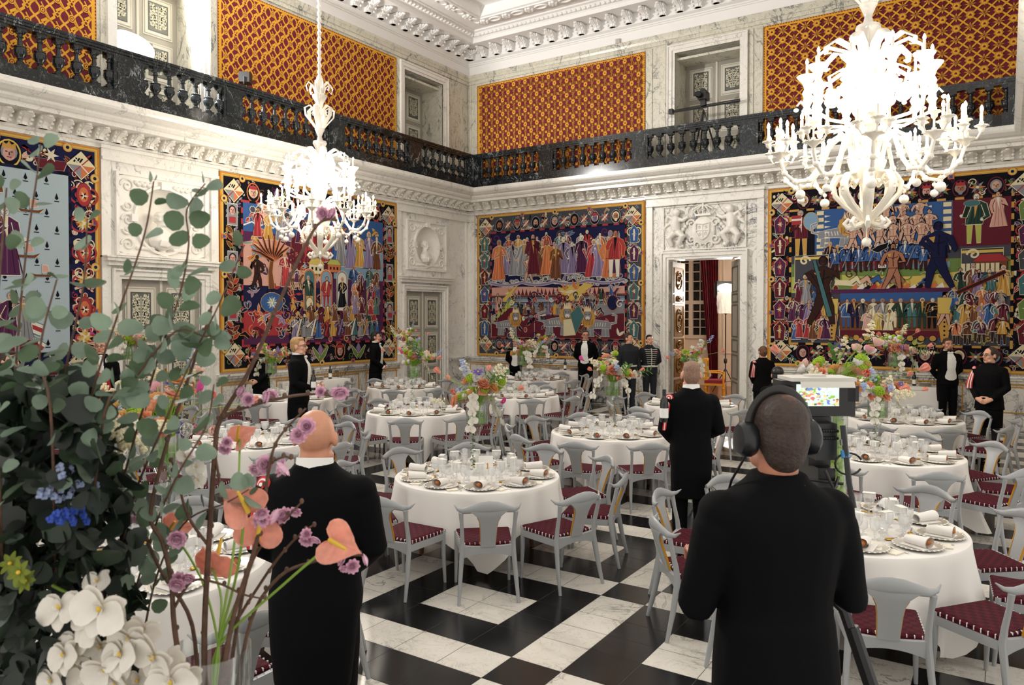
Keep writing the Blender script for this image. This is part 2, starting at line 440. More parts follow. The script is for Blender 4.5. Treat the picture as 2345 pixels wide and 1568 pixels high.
for a, r in ((0, .5), (.8, .38), (1.57, .5), (2.4, .3), (-.7, .32)):
    for s in (-1, 1):
        pts = []
        for q in range(26):
            t = q / 25 * 3.4 * PI; rr = r * (1 - q / 30)
            pts.append((cx0 + .45 * math.cos(a) * 1.1 + rr * math.cos(a + s * t) + .25, cy0 - .45 * math.sin(a) * 1.1 + rr * math.sin(a + s * t) - .25, 10.74 - .1 * math.sin(q / 25 * PI)))
        mb.tube(pts, [.075 * (1 - q / 40) for q in range(26)], 7)
for q in range(26):
    a = q * 2.4; r = .12 * math.sqrt(q)
    mb.ell((cx0 + .25 + r * math.cos(a), cy0 - .25 + r * math.sin(a), 10.76 - .08 * (q % 3)), (.13, .13, .1), 7, 5)
struct(mb.obj('trim_10', M['plaster']))

# ---------------------------------------------------------------- doors
def leafpts(u, v, ang, ln, wd, n=5):
    o = []
    for i in range(n + 1):
        t = i / n; o.append((t * ln, wd * math.sin(PI * t ** .8)))
    for i in range(n - 1, 0, -1):
        t = i / n; o.append((t * ln, -wd * math.sin(PI * t ** .8)))
    c, s = math.cos(ang), math.sin(ang)
    return [(u + c * x - s * y, v + s * x + c * y) for x, y in o]
def foliage_panel(mb, P, u0, u1, v0, v1, d):
    """painted door panel: light frame, dark line, brown ground, mirrored leaf sprays"""
    mb.prism(P, [(u0 - .1, v0 - .1), (u1 + .1, v0 - .1), (u1 + .1, v1 + .1), (u0 - .1, v1 + .1)], d, d + .012, mi=1)
    mb.prism(P, [(u0 - .075, v0 - .075), (u1 + .075, v0 - .075), (u1 + .075, v1 + .075), (u0 - .075, v1 + .075)], d, d + .016, mi=0)
    mb.prism(P, [(u0 - .06, v0 - .06), (u1 + .06, v0 - .06), (u1 + .06, v1 + .06), (u0 - .06, v1 + .06)], d, d + .02, mi=1)
    mb.prism(P, [(u0, v0), (u1, v0), (u1, v1), (u0, v1)], d, d + .022, mi=3)
    e = .018
    mb.prism(P, [(u0 + e, v0 + e), (u1 - e, v0 + e), (u1 - e, v1 - e), (u0 + e, v1 - e)], d, d + .024, mi=2)
    uc, hw, hh = (u0 + u1) / 2, (u1 - u0) / 2 - .045, v1 - v0 - .08
    n = max(5, int(hh / .062))
    for i in range(n):
        t = (i + .3) / n; vv = v0 + .05 + t * hh * .9
        for s in (-1, 1):
            for q, (rr, an, L_) in enumerate(((.1, 1.0, .09), (.36, .5, .095), (.58, 1.1, .085), (.8, .7, .075))):
                a = an + .3 * math.sin(i * 1.7 + q); ln = min(L_, hw * .75)
                uu = uc + s * hw * rr
                pts = leafpts(uu, vv + .02 * q, PI / 2 - s * a, ln, ln * .23)
                pts = [(max(u0 + .03, min(u1 - .03, x)), max(v0 + .03, min(v1 - .03, y))) for x, y in pts]
                mb.add([P(x, y, d + .027) for x, y in pts], [tuple(range(len(pts)))], mi=4)
        mb.prism(P, [(uc - .008, vv), (uc + .008, vv), (uc + .008, vv + hh / n), (uc - .008, vv + hh / n)], d + .02, d + .0265, mi=4)
DM = [M['dgrey'], M['dlight'], M['ddark'], M['dline'], M['dleaf']]
def double_door(name, P, u0, u1, v0, v1, d, rows, handles=True):
    mb = MB(); uc = (u0 + u1) / 2
    mb.pbox(P, u0, u1, v0, v1, d - .05, d)
    mb.pbox(P, uc - .025, uc + .025, v0, v1, d, d + .02, mi=1)
    o = struct(mb.obj(name, DM, smooth=False))
    for a, b in ((u0, uc), (uc, u1)):
        for c, e in rows:
            q = MB(); foliage_panel(q, P, a + .21, b - .21, c, e, d); q.obj('door_panel', DM, o, smooth=False)
    if handles:
        q = MB()
        for s in (-1, 1):
            q.lathe([(.0, 0), (.035, .0), (.035, .02), (.0, .02)], 12, P(uc + s * .09, v0 + 1.2, d)); q.ell(P(uc + s * .09, v0 + 1.2, d + .05), .03, 10, 6)
            q.pbox(P, uc + s * .09 - .02, uc + s * .09 + .02, v0 + 1.05, v0 + 1.28, d, d + .008)
        q.obj('door_handle', M['gold'], o)
    return o
low = [(2.05, 2.75), (.98, 1.75), (.25, .68)]
double_door('door_1', wl, 7.56, 9.2, 0, 2.98, -.06, low)
double_door('door_2', wl, 15.37, 16.93, 0, 2.98, -.06, low)
up = [(8.0, 8.58), (7.1, 7.68), (6.2, 6.78)]
for nm, P, a, b in (('door_3', wl, 7.53, 9.22), ('door_4', wl, 15.34, 17.0), ('door_5', wb, -7.06, -5.42)):
    double_door(nm, P, a, b, 6.0, 8.8, -RC + .03, up, False)
mb = MB()      # soffit slabs of the recesses
for P, a, b in ((wl, 7.53, 9.22), (wl, 15.34, 17.0), (wb, -7.06, -5.42)): mb.pbox(P, a, b, 8.78, 8.84, -RC, -.12)
struct(mb.obj('trim_11', M['marble_up'], smooth=False))

# ---------------------------------------------------------------- balustrades
def baluster_mesh():
    mb = MB(); q = PI / 4; s2 = math.sqrt(2)
    mb.lathe([(.075 * s2, 0), (.075 * s2, .055)], 4, a0=q)
    mb.lathe([(.05, .05), (.06, .065), (.06, .08), (.035, .1), (.032, .12), (.05, .13), (.05, .145), (.075, .18), (.088, .23), (.09, .285), (.082, .3), (.092, .305), (.092, .32), (.06, .335),
              (.042, .35), (.034, .42), (.032, .46), (.05, .465), (.05, .48), (.034, .485), (.04, .51), (.07, .53), (.07, .545)], 14)
    for j in range(7):
        a = 2 * PI * j / 7
        mb.ell((.078 * math.cos(a), .078 * math.sin(a), .235), (.022, .022, .05), 5, 4)
    mb.lathe([(.075 * s2, .545), (.075 * s2, .6)], 4, a0=q)
    return mb.mesh('baluster', M['marble_black'])
BAL = baluster_mesh()
def balustrade(side, P, runs, u0, u1, label):
    """runs: pier spans; balusters are spaced between them; the plinth and handrail follow the balcony edge"""
    o = thing('balustrade', label, 'balustrade', P(u0, 5.985, DB))
    base = Vector(o.location)
    def part(mb, name): return mb.obj(name, M['marble_black'], o, smooth=False, loc=-base)
    mb = MB(); mb.pbox(P, u0, u1, 5.985, 6.2, DB - .2, DB); mb.pbox(P, u0, u1, 5.985, 6.03, DB - .2, DB + .02); part(mb, 'plinth')
    mb = MB(); mb.pbox(P, u0, u1, 6.8, 6.84, DB - .18, DB - .01); mb.pbox(P, u0, u1, 6.84, 6.885, DB - .21, DB + .015); mb.pbox(P, u0, u1, 6.885, 6.93, DB - .225, DB + .03); part(mb, 'handrail')
    for a, b in runs:
        mb = MB(); mb.pbox(P, a, b, 6.2, 6.8, DB - .19, DB - .005); mb.pbox(P, a + .06, b - .06, 6.25, 6.75, DB - .01, DB + .004); part(mb, 'pier')
    for (a, b), (c, d) in zip(runs, runs[1:]):
        n = max(2, round((c - b) / .292)); st = (c - b) / n
        for i in range(n + 1):
            u = b + st * i
            if i == 0: u += .03
            if i == n: u -= .03
            link('baluster', BAL, o, Vector(P(u, 6.2, DB - .1)) - base)
    return o
balustrade('left', wl, [(4.35, 4.8), (7.09, 7.63), (9.26, 9.7), (12.0, 12.5), (14.75, 15.22), (17.3, YB - DB)], 4.35, YB - DB - .02, 'long dark marble balcony balustrade on the left above the two busts')
balustrade('back', wb, [(XL + DB, -12.66), (-10.63, -10.23), (-7.91, -7.5), (-5.2, -4.79), (-2.6, -2.2), (-.02, XR - DB)], XL + DB - .02, XR - DB + .02, 'dark marble balcony balustrade above the open doorway')
balustrade('right', wr, [(10.0, 10.4), (12.4, 12.8), (15.0, 15.4), (17.2, YB - DB)], 10.0, YB - DB, 'dark marble balustrade turning toward the viewer at the upper right edge')
# ---------------------------------------------------------------- silk wall hangings above the balcony
BUR, GLD, GLD2 = srgb('#6E2430'), srgb('#DDA336'), srgb('#B8741C')
class Cloth:
    """flat woven design: dyed polygons laid over one another, a hair's breadth apart"""
    def __init__(s, P, u0, v0, d): s.P, s.u, s.v, s.d, s.mb, s.k, s.wool = P, u0, v0, d, MB(), 0, False
    def poly(s, pts, col, edge=None, ew=.012):
        if edge is not None:
            cx = sum(p[0] for p in pts) / len(pts); cy_ = sum(p[1] for p in pts) / len(pts)
            big = []
            for x, y in pts:
                L_ = math.hypot(x - cx, y - cy_) + 1e-6; q = 1 + ew / L_
                big.append((cx + (x - cx) * q, cy_ + (y - cy_) * q))
            s.poly(big, edge)
        if s.wool: col = s.faded(col)
        s.k += 1; dd = s.d + s.k * 1.3e-5
        s.mb.add([s.P(s.u + x, s.v + y, dd) for x, y in pts], [tuple(range(len(pts)))], col=col)
    def faded(s, c): l = .3 * c[0] + .6 * c[1] + .1 * c[2]; return tuple((x * .82 + l * .18) * .8 for x in c)      # every wool colour pulled toward grey and evenly darkened
    def rect(s, a, b, c, d, col, edge=None): s.poly([(a, c), (b, c), (b, d), (a, d)], col, edge)
    def oval(s, x, y, rx, ry, col, edge=None, n=14, a=0): s.poly([(x + rx * math.cos(a + 2 * PI * i / n), y + ry * math.sin(a + 2 * PI * i / n)) for i in range(n)], col, edge)
    def rib(s, pts, w, col, edge=None):
        if edge is not None: s.rib(pts, [x + .012 for x in w] if hasattr(w, '__len__') else w + .012, edge)
        n = len(pts)
        if not hasattr(w, '__len__'): w = [w] * n
        L, R = [], []
        for i in range(n):
            a, b = pts[max(0, i - 1)], pts[min(n - 1, i + 1)]
            dx, dy = b[0] - a[0], b[1] - a[1]; l = math.hypot(dx, dy) + 1e-9
            L.append((pts[i][0] - dy / l * w[i], pts[i][1] + dx / l * w[i])); R.append((pts[i][0] + dy / l * w[i], pts[i][1] - dx / l * w[i]))
        if s.wool: col = s.faded(col)
        s.k += 1; dd = s.d + s.k * 1.3e-5
        v = [s.P(s.u + x, s.v + y, dd) for x, y in L + R]
        s.mb.add(v, [(i, i + 1, i + 1 + n, i + n) for i in range(n - 1)], col=col)
def brocade(P, u0, u1, v0, v1, style, label, group='patterned silk hangings above the balcony'):
    c = Cloth(P, 0, 0, .02); W = .07
    c.rect(u0, u1, v0, v1, GLD2)
    c.rect(u0 + .02, u1 - .02, v0 + .02, v1 - .02, GLD)
    for i in range(int((u1 - u0) / .06)):
        for q in (v1 - .028, v0 + .008): c.rect(u0 + .06 * i + .02, u0 + .06 * i + .045, q, q + .022, BUR)
    for i in range(int((v1 - v0) / .06)):
        for q in (u0 + .006, u1 - .028): c.rect(q, q + .022, v0 + .06 * i + .02, v0 + .06 * i + .045, BUR)
    a0, a1, b0, b1 = u0 + W, u1 - W, v0 + W, v1 - W
    c.rect(a0, a1, b0, b1, GLD if style != 'wave' else BUR)
    sx, sy = {'lattice': (.245, .22), 'oval': (.19, .19), 'wave': (.23, .24)}[style]
    nx, ny = int((a1 - a0) / sx), int((b1 - b0) / sy); sx = (a1 - a0) / nx; sy = (b1 - b0) / ny
    clip = lambda pts: [(min(a1, max(a0, x)), min(b1, max(b0, y))) for x, y in pts]
    def P_(pts, col):
        pts = clip(pts)
        if len(pts) > 2: c.poly(pts, col)
    def hexa(x, y, w, h, col): P_([(x - w, y), (x - w * .55, y - h), (x + w * .55, y - h), (x + w, y), (x + w * .55, y + h), (x - w * .55, y + h)], col)
    def dia(x, y, w, h, col): P_([(x - w, y), (x, y - h), (x + w, y), (x, y + h)], col)
    if style == 'lattice':
        c.rect(a0, a1, b0, b1, BUR)
        for j in range(ny):
            for i in range(nx):
                x, y = a0 + (i + .5) * sx, b0 + (j + .5) * sy
                for q in (-1, 1): c.rib(clip([(x - q * sx * .5, y - sy * .5), (x, y), (x + q * sx * .5, y + sy * .5)]), .0155, GLD)
                for q, r in ((0, 1), (0, -1), (1, 0), (-1, 0)): P_([(x + q * sx * .42 + r * sx * .0, y + r * sy * .42), (x + sx * .1 * (1 - abs(q)) + q * sx * .1, y + sy * .1 * abs(q) + r * sy * .1), (x - sx * .1 * (1 - abs(q)) + q * sx * .1, y - sy * .1 * abs(q) + r * sy * .1)], GLD)
    if style in ('lattice', 'oval'):
        for j in range(ny):
            for i in range(nx):
                x, y = a0 + (i + .5) * sx, b0 + (j + .5) * sy
                if style == 'oval': hexa(x + sx / 2, y, sx * (.32 if style == 'lattice' else .37), sy * (.42 if style == 'lattice' else .33), BUR)
                for q in (() if style == 'lattice' else (-1, 1)):
                    for r in (-1, 1): P_([(x + q * sx * .07, y + r * sy * .48), (x + q * sx * .34, y + r * sy * .5), (x + q * sx * .12, y + r * sy * .16)], BUR)
                if (i + j) % 2:
                    dia(x, y, sx * .24, sy * .24, BUR); dia(x, y, sx * .19, sy * .19, GLD)
                    dia(x, y, sx * .14, sy * .14, BUR)
                    for q in (-1, 0, 1): dia(x + q * sx * .06, y, sx * .03, sy * .03, GLD)
                else:
                    hexa(x, y, sx * .33, sy * .33, GLD); hexa(x, y, sx * .29, sy * .3, BUR); hexa(x, y, sx * .265, sy * .275, GLD)
                    P_([(x - sx * .12, y - sy * .05), (x + sx * .1, y - sy * .1), (x + sx * .12, y + sy * .02), (x, y + sy * .14)], BUR)
    else:
        def R_(pts, w, col):
            pts = clip(pts)
            if len(pts) > 1: c.rib(pts, w, col)
        for i in range(nx + 1):
            x = a0 + i * sx
            n = ny * 4
            for s in (-1, 1):
                R_([(x + s * sx * .36 * math.sin(q / 4 * PI + i * PI), b0 + (b1 - b0) * q / n) for q in range(n + 1)], .0165, GLD)
        for i in range(nx):
            for j in range(ny):
                x, y = a0 + (i + .5) * sx, b0 + (j + .5) * sy
                z = [(x - sx * .5, y - sy * .5), (x - sx * .2, y - sy * .25), (x - sx * .28, y - sy * .1), (x + sx * .02, y + sy * .12), (x - .06 * sx, y + sy * .25), (x + sx * .3, y + sy * .5)]
                if (i + j) % 2: R_(z, .022, GLD)
                else:
                    R_([(x + sx * .5, y - sy * .5), (x - sx * .1, y + sy * .5)], .01, GLD)
                if j % 2 == i % 2:
                    c.poly(clip([(x + .062 * math.cos(a), y + .068 * math.sin(a)) for a in [q * PI / 5 for q in range(10)]]), GLD)
                    c.poly(clip([(x + .044 * math.cos(a), y + .05 * math.sin(a)) for a in [q * PI / 4 for q in range(8)]]), BUR)
                    c.poly(clip([(x + .03 * math.cos(a), y + .036 * math.sin(a)) for a in [q * PI / 4 for q in range(8)]]), GLD)
                    dia(x, y, .014, .018, BUR)
                else:
                    dia(x, y, .05, .055, GLD); dia(x, y, .028, .03, BUR)
    o = c.mb.obj('silk_hanging', M['brocade'], smooth=False)
    return tag(o, label, 'wall hanging', group)
brocade(wl, 3.0, 7.16, 5.99, 9.13, 'wave', 'burgundy and gold silk wall hanging at the upper left edge above the balustrade')
brocade(wl, 9.62, 15.02, 5.99, 9.13, 'wave', 'burgundy and gold silk hanging with wavy bands behind the smaller chandelier chain')
brocade(wb, -13.22, -7.86, 5.99, 9.13, 'oval', 'burgundy and gold silk hanging with rows of dark ovals in the corner')
brocade(wb, -4.86, .75, 5.99, 9.13, 'lattice', 'burgundy and gold silk hanging with diagonal lattice behind the larger chandelier')

# ---------------------------------------------------------------- tapestries (generic figure designs)
K = {n: srgb(h) for n, h in dict(ink='#14121C', navy='#1B1E4A', blue='#2F5E9E', sky='#7FA6C4', pale='#AFC3CB', white='#E6DFD0', cream='#E8D9A8', yel='#DDBB3A', gold='#D39A1E', orange='#D8702C', red='#B3282E',
     wine='#6B1A2E', plum='#5B2450', lilac='#8D7BA6', pink='#DDA08E', skin='#D9A68A', skin2='#B4714E', brown='#7A4524', dbrown='#3B2118', green='#6C8A3A', dgreen='#27463A', teal='#3F7478', grey='#8E8F95', dgrey='#4B4C56', lime='#B7BE3B').items()}
def face(c, x, y, r, skin, hair, rr):
    c.oval(x, y + r * .18, r * 1.12, r * 1.22, hair, None, 12)
    c.oval(x, y - r * .05, r * .82, r * 1.08, skin, None, 12)
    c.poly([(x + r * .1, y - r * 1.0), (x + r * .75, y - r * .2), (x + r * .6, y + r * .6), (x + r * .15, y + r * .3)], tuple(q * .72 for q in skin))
    for s in (-1, 1): c.rect(x + s * r * .35 - r * .16, x + s * r * .35 + r * .16, y + r * .12, y + r * .26, K['ink'])
    c.rect(x - r * .06, x + r * .1, y - r * .35, y + r * .15, K['dbrown']); c.rect(x - r * .3, x + r * .3, y - r * .65, y - r * .53, K['wine'])
    if rr.random() < .35: c.poly([(x - r * .5, y - r * .55), (x + r * .5, y - r * .55), (x + r * .3, y - r * 1.35), (x - r * .3, y - r * 1.3)], hair)
def figure(c, x, y, h, rr, robe=None, edge='white', pants=None, skin=None):
    robe = robe or rr.choice(['red', 'wine', 'blue', 'teal', 'gold', 'plum', 'dgreen', 'orange', 'lilac', 'grey', 'brown'])
    skin = K[skin or rr.choice(['skin', 'skin', 'skin2', 'white'])]; hair = K[rr.choice(['ink', 'dbrown', 'brown', 'grey', 'cream', 'gold'])]
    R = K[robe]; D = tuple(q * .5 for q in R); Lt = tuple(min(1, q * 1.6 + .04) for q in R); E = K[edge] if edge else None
    lean = rr.uniform(-.06, .06) * h
    if pants:
        for s in (-1, 1): c.poly([(x + s * .02 * h, 0.4 * h + y), (x + s * .13 * h, .42 * h + y), (x + s * .12 * h, y), (x + s * .05 * h, y)], K[pants], E)
        body = [(x - .15 * h, y + .38 * h), (x + .15 * h, y + .38 * h), (x + .16 * h + lean, y + .8 * h), (x + .06 * h + lean, y + .86 * h), (x - .06 * h + lean, y + .86 * h), (x - .16 * h + lean, y + .8 * h)]
    else:
        w = rr.uniform(.16, .24)
        body = [(x - w * h, y), (x + w * h, y + .01 * h), (x + .13 * h, y + .45 * h), (x + .16 * h + lean, y + .8 * h), (x + .06 * h + lean, y + .86 * h), (x - .06 * h + lean, y + .86 * h), (x - .16 * h + lean, y + .8 * h), (x - .12 * h, y + .45 * h)]
    if E is not None and rr.random() < .45: E = K[rr.choice(['ink', 'cream', 'gold', 'dbrown'])]
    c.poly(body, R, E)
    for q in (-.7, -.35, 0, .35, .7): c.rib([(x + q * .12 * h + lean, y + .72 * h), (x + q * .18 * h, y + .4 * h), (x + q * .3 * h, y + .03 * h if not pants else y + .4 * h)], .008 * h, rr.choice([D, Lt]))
    c.poly([(x - .04 * h + lean, y + .86 * h), (x + .04 * h + lean, y + .86 * h), (x + .01 * h, y + .5 * h)], K[rr.choice(['white', 'cream', 'gold', 'ink'])])
    for s in (-1, 1):
        el = (x + s * rr.uniform(.17, .24) * h + lean, y + rr.uniform(.52, .68) * h); ha = (x + s * rr.uniform(-.02, .26) * h, y + rr.uniform(.42, .8) * h)
        c.rib([(x + s * .13 * h + lean, y + .79 * h), el, ha], [.045 * h, .04 * h, .03 * h], R if rr.random() < .7 else D, E)
        c.oval(ha[0], ha[1], .03 * h, .03 * h, skin, None, 7)
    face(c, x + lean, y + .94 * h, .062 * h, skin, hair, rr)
def nude(c, x, y, h, rr, dark=False, tone=None):
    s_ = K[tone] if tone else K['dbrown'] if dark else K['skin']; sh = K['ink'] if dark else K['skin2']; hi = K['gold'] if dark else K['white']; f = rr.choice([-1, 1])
    if dark: c.oval(x + .02 * h, y + .7 * h, .05 * h, .1 * h, K['cream' if tone else 'gold'])
    hip = (x, y + .5 * h); kn = [(x + f * .1 * h, y + .26 * h), (x - f * .08 * h, y + .25 * h)]
    for q, kx in enumerate(kn): c.rib([hip, kx, (kx[0] - f * (.12 if q else -.04) * h, y)], [.075 * h, .055 * h, .03 * h], s_, K['ink'])
    c.poly([(x - .1 * h, y + .47 * h), (x + .1 * h, y + .47 * h), (x + .09 * h, y + .62 * h), (x + .17 * h, y + .8 * h), (x + .04 * h, y + .87 * h), (x - .04 * h, y + .87 * h), (x - .17 * h, y + .8 * h), (x - .09 * h, y + .62 * h)], s_, K['ink'])
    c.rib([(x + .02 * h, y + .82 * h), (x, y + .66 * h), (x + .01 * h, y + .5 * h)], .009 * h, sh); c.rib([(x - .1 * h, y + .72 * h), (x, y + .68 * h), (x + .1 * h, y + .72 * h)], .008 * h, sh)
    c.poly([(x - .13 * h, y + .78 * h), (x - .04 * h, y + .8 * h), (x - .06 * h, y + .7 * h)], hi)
    for s in (-1, 1): c.rib([(x + s * .15 * h, y + .79 * h), (x + s * .23 * h, y + rr.uniform(.55, .8) * h), (x + s * rr.uniform(.05, .25) * h, y + rr.uniform(.45, .95) * h)], [.04 * h, .034 * h, .022 * h], s_, K['ink'])
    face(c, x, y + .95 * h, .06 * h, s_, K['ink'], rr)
def portrait(c, x, y, r, rr, hat=None, ring='grey'):
    c.oval(x, y, r, r * 1.25, K[ring], K['ink'], 16); c.oval(x, y, r * .86, r * 1.1, K['ink'], None, 16)
    face(c, x, y, r * .62, K[rr.choice(['skin', 'skin2', 'pink', 'lilac'])], K[rr.choice(['ink', 'dbrown', 'grey', 'cream'])], rr)
    if hat: c.poly([(x - r * .6, y + r * .4), (x + r * .6, y + r * .4), (x + r * .5, y + r * .95), (x + r * .2, y + r * .75), (x, y + r * 1.1), (x - r * .2, y + r * .75), (x - r * .5, y + r * .95)], K[hat])
def spiral(c, x, y, r, w, col, turns=1.6, f=1, a0=0): c.rib([(x + f * r * (1 - q / 24) * math.cos(a0 + q / 22 * turns * 2 * PI), y + r * (1 - q / 24) * math.sin(a0 + q / 22 * turns * 2 * PI)) for q in range(23)], w, col)
def burst(c, x, y, r, cols, n=8, rr=rnd):
    for i in range(n):
        a = 2 * PI * i / n; c.poly([(x + r * math.cos(a), y + r * math.sin(a)), (x + r * .4 * math.cos(a + .5), y + r * .4 * math.sin(a + .5)), (x, y), (x + r * .4 * math.cos(a - .5), y + r * .4 * math.sin(a - .5))], K[cols[i % len(cols)]])
    c.oval(x, y, r * .2, r * .2, K['cream'], None, 8)
def shield(c, x, y, r, rr):
    c.poly([(x - r, y), (x, y - r), (x + r, y), (x, y + r)], K['cream'], K['ink']); c.poly([(x, y), (x + r * .92, y), (x, y - r * .92)], K['orange']); c.poly([(x, y), (x - r * .92, y), (x, y - r * .92)], K['grey'])
    for q in (-.5, 0, .5): c.rib([(x - r * .3 + q * r * .4, y + r * .2), (x - r * .1 + q * r * .4, y + r * .5)], r * .06, K['ink'])
    c.rib([(x - r * .5, y - r * .5), (x + r * .5, y + r * .5)], r * .04, K['red']); c.rib([(x + r * .5, y - r * .5), (x - r * .5, y + r * .5)], r * .04, K['white'])
def hill(c, a, b, y0, y1, col, edge=None, ph=0, am=.15, n=14): c.poly([(a, y0)] + [(a + (b - a) * i / n, y1 + am * math.sin(ph + i / n * 5) * (1 - abs(2 * i / n - 1) * .4)) for i in range(n + 1)] + [(b, y0)], col, edge)
def lion(c, x, y, s, f=1):
    g, E = K['grey'], K['white']; X = lambda q: x + f * q * s
    for q in (-.42, -.28, .18, .32): c.poly([(X(q), y + .3 * s), (X(q + .12), y + .3 * s), (X(q + .14), y), (X(q - .03), y)], g, E)
    c.poly([(X(-.5), y + .28 * s), (X(-.52), y + .5 * s), (X(-.2), y + .56 * s), (X(.2), y + .62 * s), (X(.42), y + .5 * s), (X(.38), y + .26 * s), (X(0), y + .3 * s)], g, E)
    for q in (-.3, -.2, -.1, 0, .08): c.rib([(X(q), y + .5 * s), (X(q + .03), y + .36 * s)], .012 * s, K['white'])
    c.rib([(X(-.5), y + .46 * s), (X(-.7), y + .5 * s), (X(-.72), y + .75 * s), (X(-.55), y + .8 * s)], .03 * s, g, E)
    c.poly([(X(.4) + .27 * s * (1 + .14 * (i % 2)) * math.cos(2 * PI * i / 22), y + .66 * s + .32 * s * (1 + .14 * (i % 2)) * math.sin(2 * PI * i / 22)) for i in range(22)], K['gold'])
    for i in range(9): c.rib([(X(.2 + .05 * i), y + .62 * s), (X(.22 + .045 * i), y + .4 * s)], .008 * s, K['brown'])
    c.oval(X(.42), y + .74 * s, .15 * s, .17 * s, g, K['dbrown'], 12); c.oval(X(.42), y + .66 * s, .09 * s, .07 * s, K['white'], None, 10)
    for q in (-.06, .06): c.oval(X(.42 + q), y + .79 * s, .02 * s, .02 * s, K['ink'], None, 6)
    c.rect(min(X(.39), X(.45)), max(X(.39), X(.45)), y + .6 * s, y + .63 * s, K['red'])
    c.poly([(X(.28), y + .9 * s)] + [(X(.28 + .28 * i / 8), y + (1.12 if i % 2 else .98) * s) for i in range(9)] + [(X(.56), y + .9 * s)], K['cream'], K['orange'])
def ship(c, x, y, s):
    c.poly([(x - s, y + .3 * s), (x - .7 * s, y), (x + .7 * s, y), (x + 1.1 * s, y + .4 * s), (x + .6 * s, y + .22 * s), (x - .5 * s, y + .2 * s)], K['brown'], K['cream'])
    c.rib([(x, y + .2 * s), (x, y + 1.2 * s)], .02 * s, K['dbrown']); c.poly([(x + .03 * s, y + .4 * s), (x + .6 * s, y + .5 * s), (x + .5 * s, y + 1.05 * s), (x + .03 * s, y + 1.1 * s)], K['pink'], K['white'])
    c.rib([(x - s + .2 * s * i, y - .04 * s * (i % 2)) for i in range(11)], .02 * s, K['sky'])
def cloud(c, x, y, s, rr, a='grey', b='white'):
    for i in range(9): c.oval(x + rr.uniform(-1, 1) * s, y + rr.uniform(-.3, .3) * s, rr.uniform(.2, .4) * s, rr.uniform(.16, .3) * s, K[rr.choice([a, 'dgrey', a])], K[b], 10)
def tree(c, x, y, h, rr):
    c.rib([(x, y), (x - .03 * h, y + .3 * h), (x + .02 * h, y + .6 * h)], [.06 * h, .04 * h, .03 * h], K['brown'], K['gold'])
    for i in range(10):
        a = PI * (i + .5) / 10; c.rib([(x + .02 * h, y + .5 * h), (x + .25 * h * math.cos(a), y + .6 * h + .12 * h * math.sin(a)), (x + .42 * h * math.cos(a), y + .6 * h + .34 * h * math.sin(a))], [.022 * h, .016 * h, .008 * h], K['dbrown'], K['orange'])
def arch(c, x, y, w, h, col, ins):
    c.poly([(x - w, y), (x + w, y)] + [(x + w * math.cos(a), y + h - w + w * math.sin(a)) for a in [PI * i / 8 for i in range(9)]], K[col], K['cream'])
    c.poly([(x - w * .78, y), (x + w * .78, y)] + [(x + w * .78 * math.cos(a), y + h - w + w * .78 * math.sin(a)) for a in [PI * i / 8 for i in range(9)]], K[ins])
def house(c, x, y, w, h, wl_, rf):
    c.rect(x - w, x + w, y, y + h * .6, K[wl_], K['dbrown']); c.poly([(x - w * 1.15, y + h * .6), (x + w * 1.15, y + h * .6), (x + w * .6, y + h), (x - w * .6, y + h)], K[rf], K['dbrown'])
    for i in range(3): c.rect(x - w * .7 + i * w * .55, x - w * .45 + i * w * .55, y + h * .2, y + h * .42, K['ink'])
def crowd(c, a, b, y, n, h, rr, **k):
    for i in range(n): figure(c, a + (b - a) * (i + .5) / n + rr.uniform(-.05, .05), y + rr.uniform(-.06, .06) * h, h * rr.uniform(.9, 1.1), rr, **k)
def mounted(c, x, y, s, rr, col='brown'):
    c.poly([(x - .5 * s, y + .45 * s), (x + .4 * s, y + .45 * s), (x + .45 * s, y + .7 * s), (x + .7 * s, y + 1.05 * s), (x + .5 * s, y + 1.05 * s), (x + .25 * s, y + .75 * s), (x - .5 * s, y + .75 * s)], K[col], K['cream'])
    for q in (-.45, -.3, .2, .35): c.rib([(x + q * s, y + .5 * s), (x + (q + .1) * s, y + .25 * s), (x + q * s, y)], [.07 * s, .05 * s, .03 * s], K[col], K['cream'])
    figure(c, x, y + .5 * s, .9 * s, rr)
def filler(c, a, b, y0, y1, n, cols, rr, s=.16):
    """small woven curls, sprigs and patches that crowd the ground"""
    for i in range(n):
        x, y = rr.uniform(a, b), rr.uniform(y0, y1); k = rr.random(); col = K[rr.choice(cols)]; ed = K[rr.choice(['ink', 'white', 'cream', 'gold'])]
        if k < .35: spiral(c, x, y, s * rr.uniform(.4, .9), s * .09, col, 1.3, rr.choice([-1, 1]), rr.uniform(0, 6))
        elif k < .65:
            for q in range(3): c.poly(leafpts(x, y, rr.uniform(0, 6), s * rr.uniform(.7, 1.3), s * .2), col, ed, .008)
        elif k < .85: c.rib([(x, y), (x + s * rr.uniform(-1, 1), y + s * .6), (x + s * rr.uniform(-1.5, 1.5), y + s * rr.uniform(-.5, 1))], [s * .2, s * .24, s * .06], col, ed)
        else: c.oval(x, y, s * .3, s * .4, col, ed, 9)
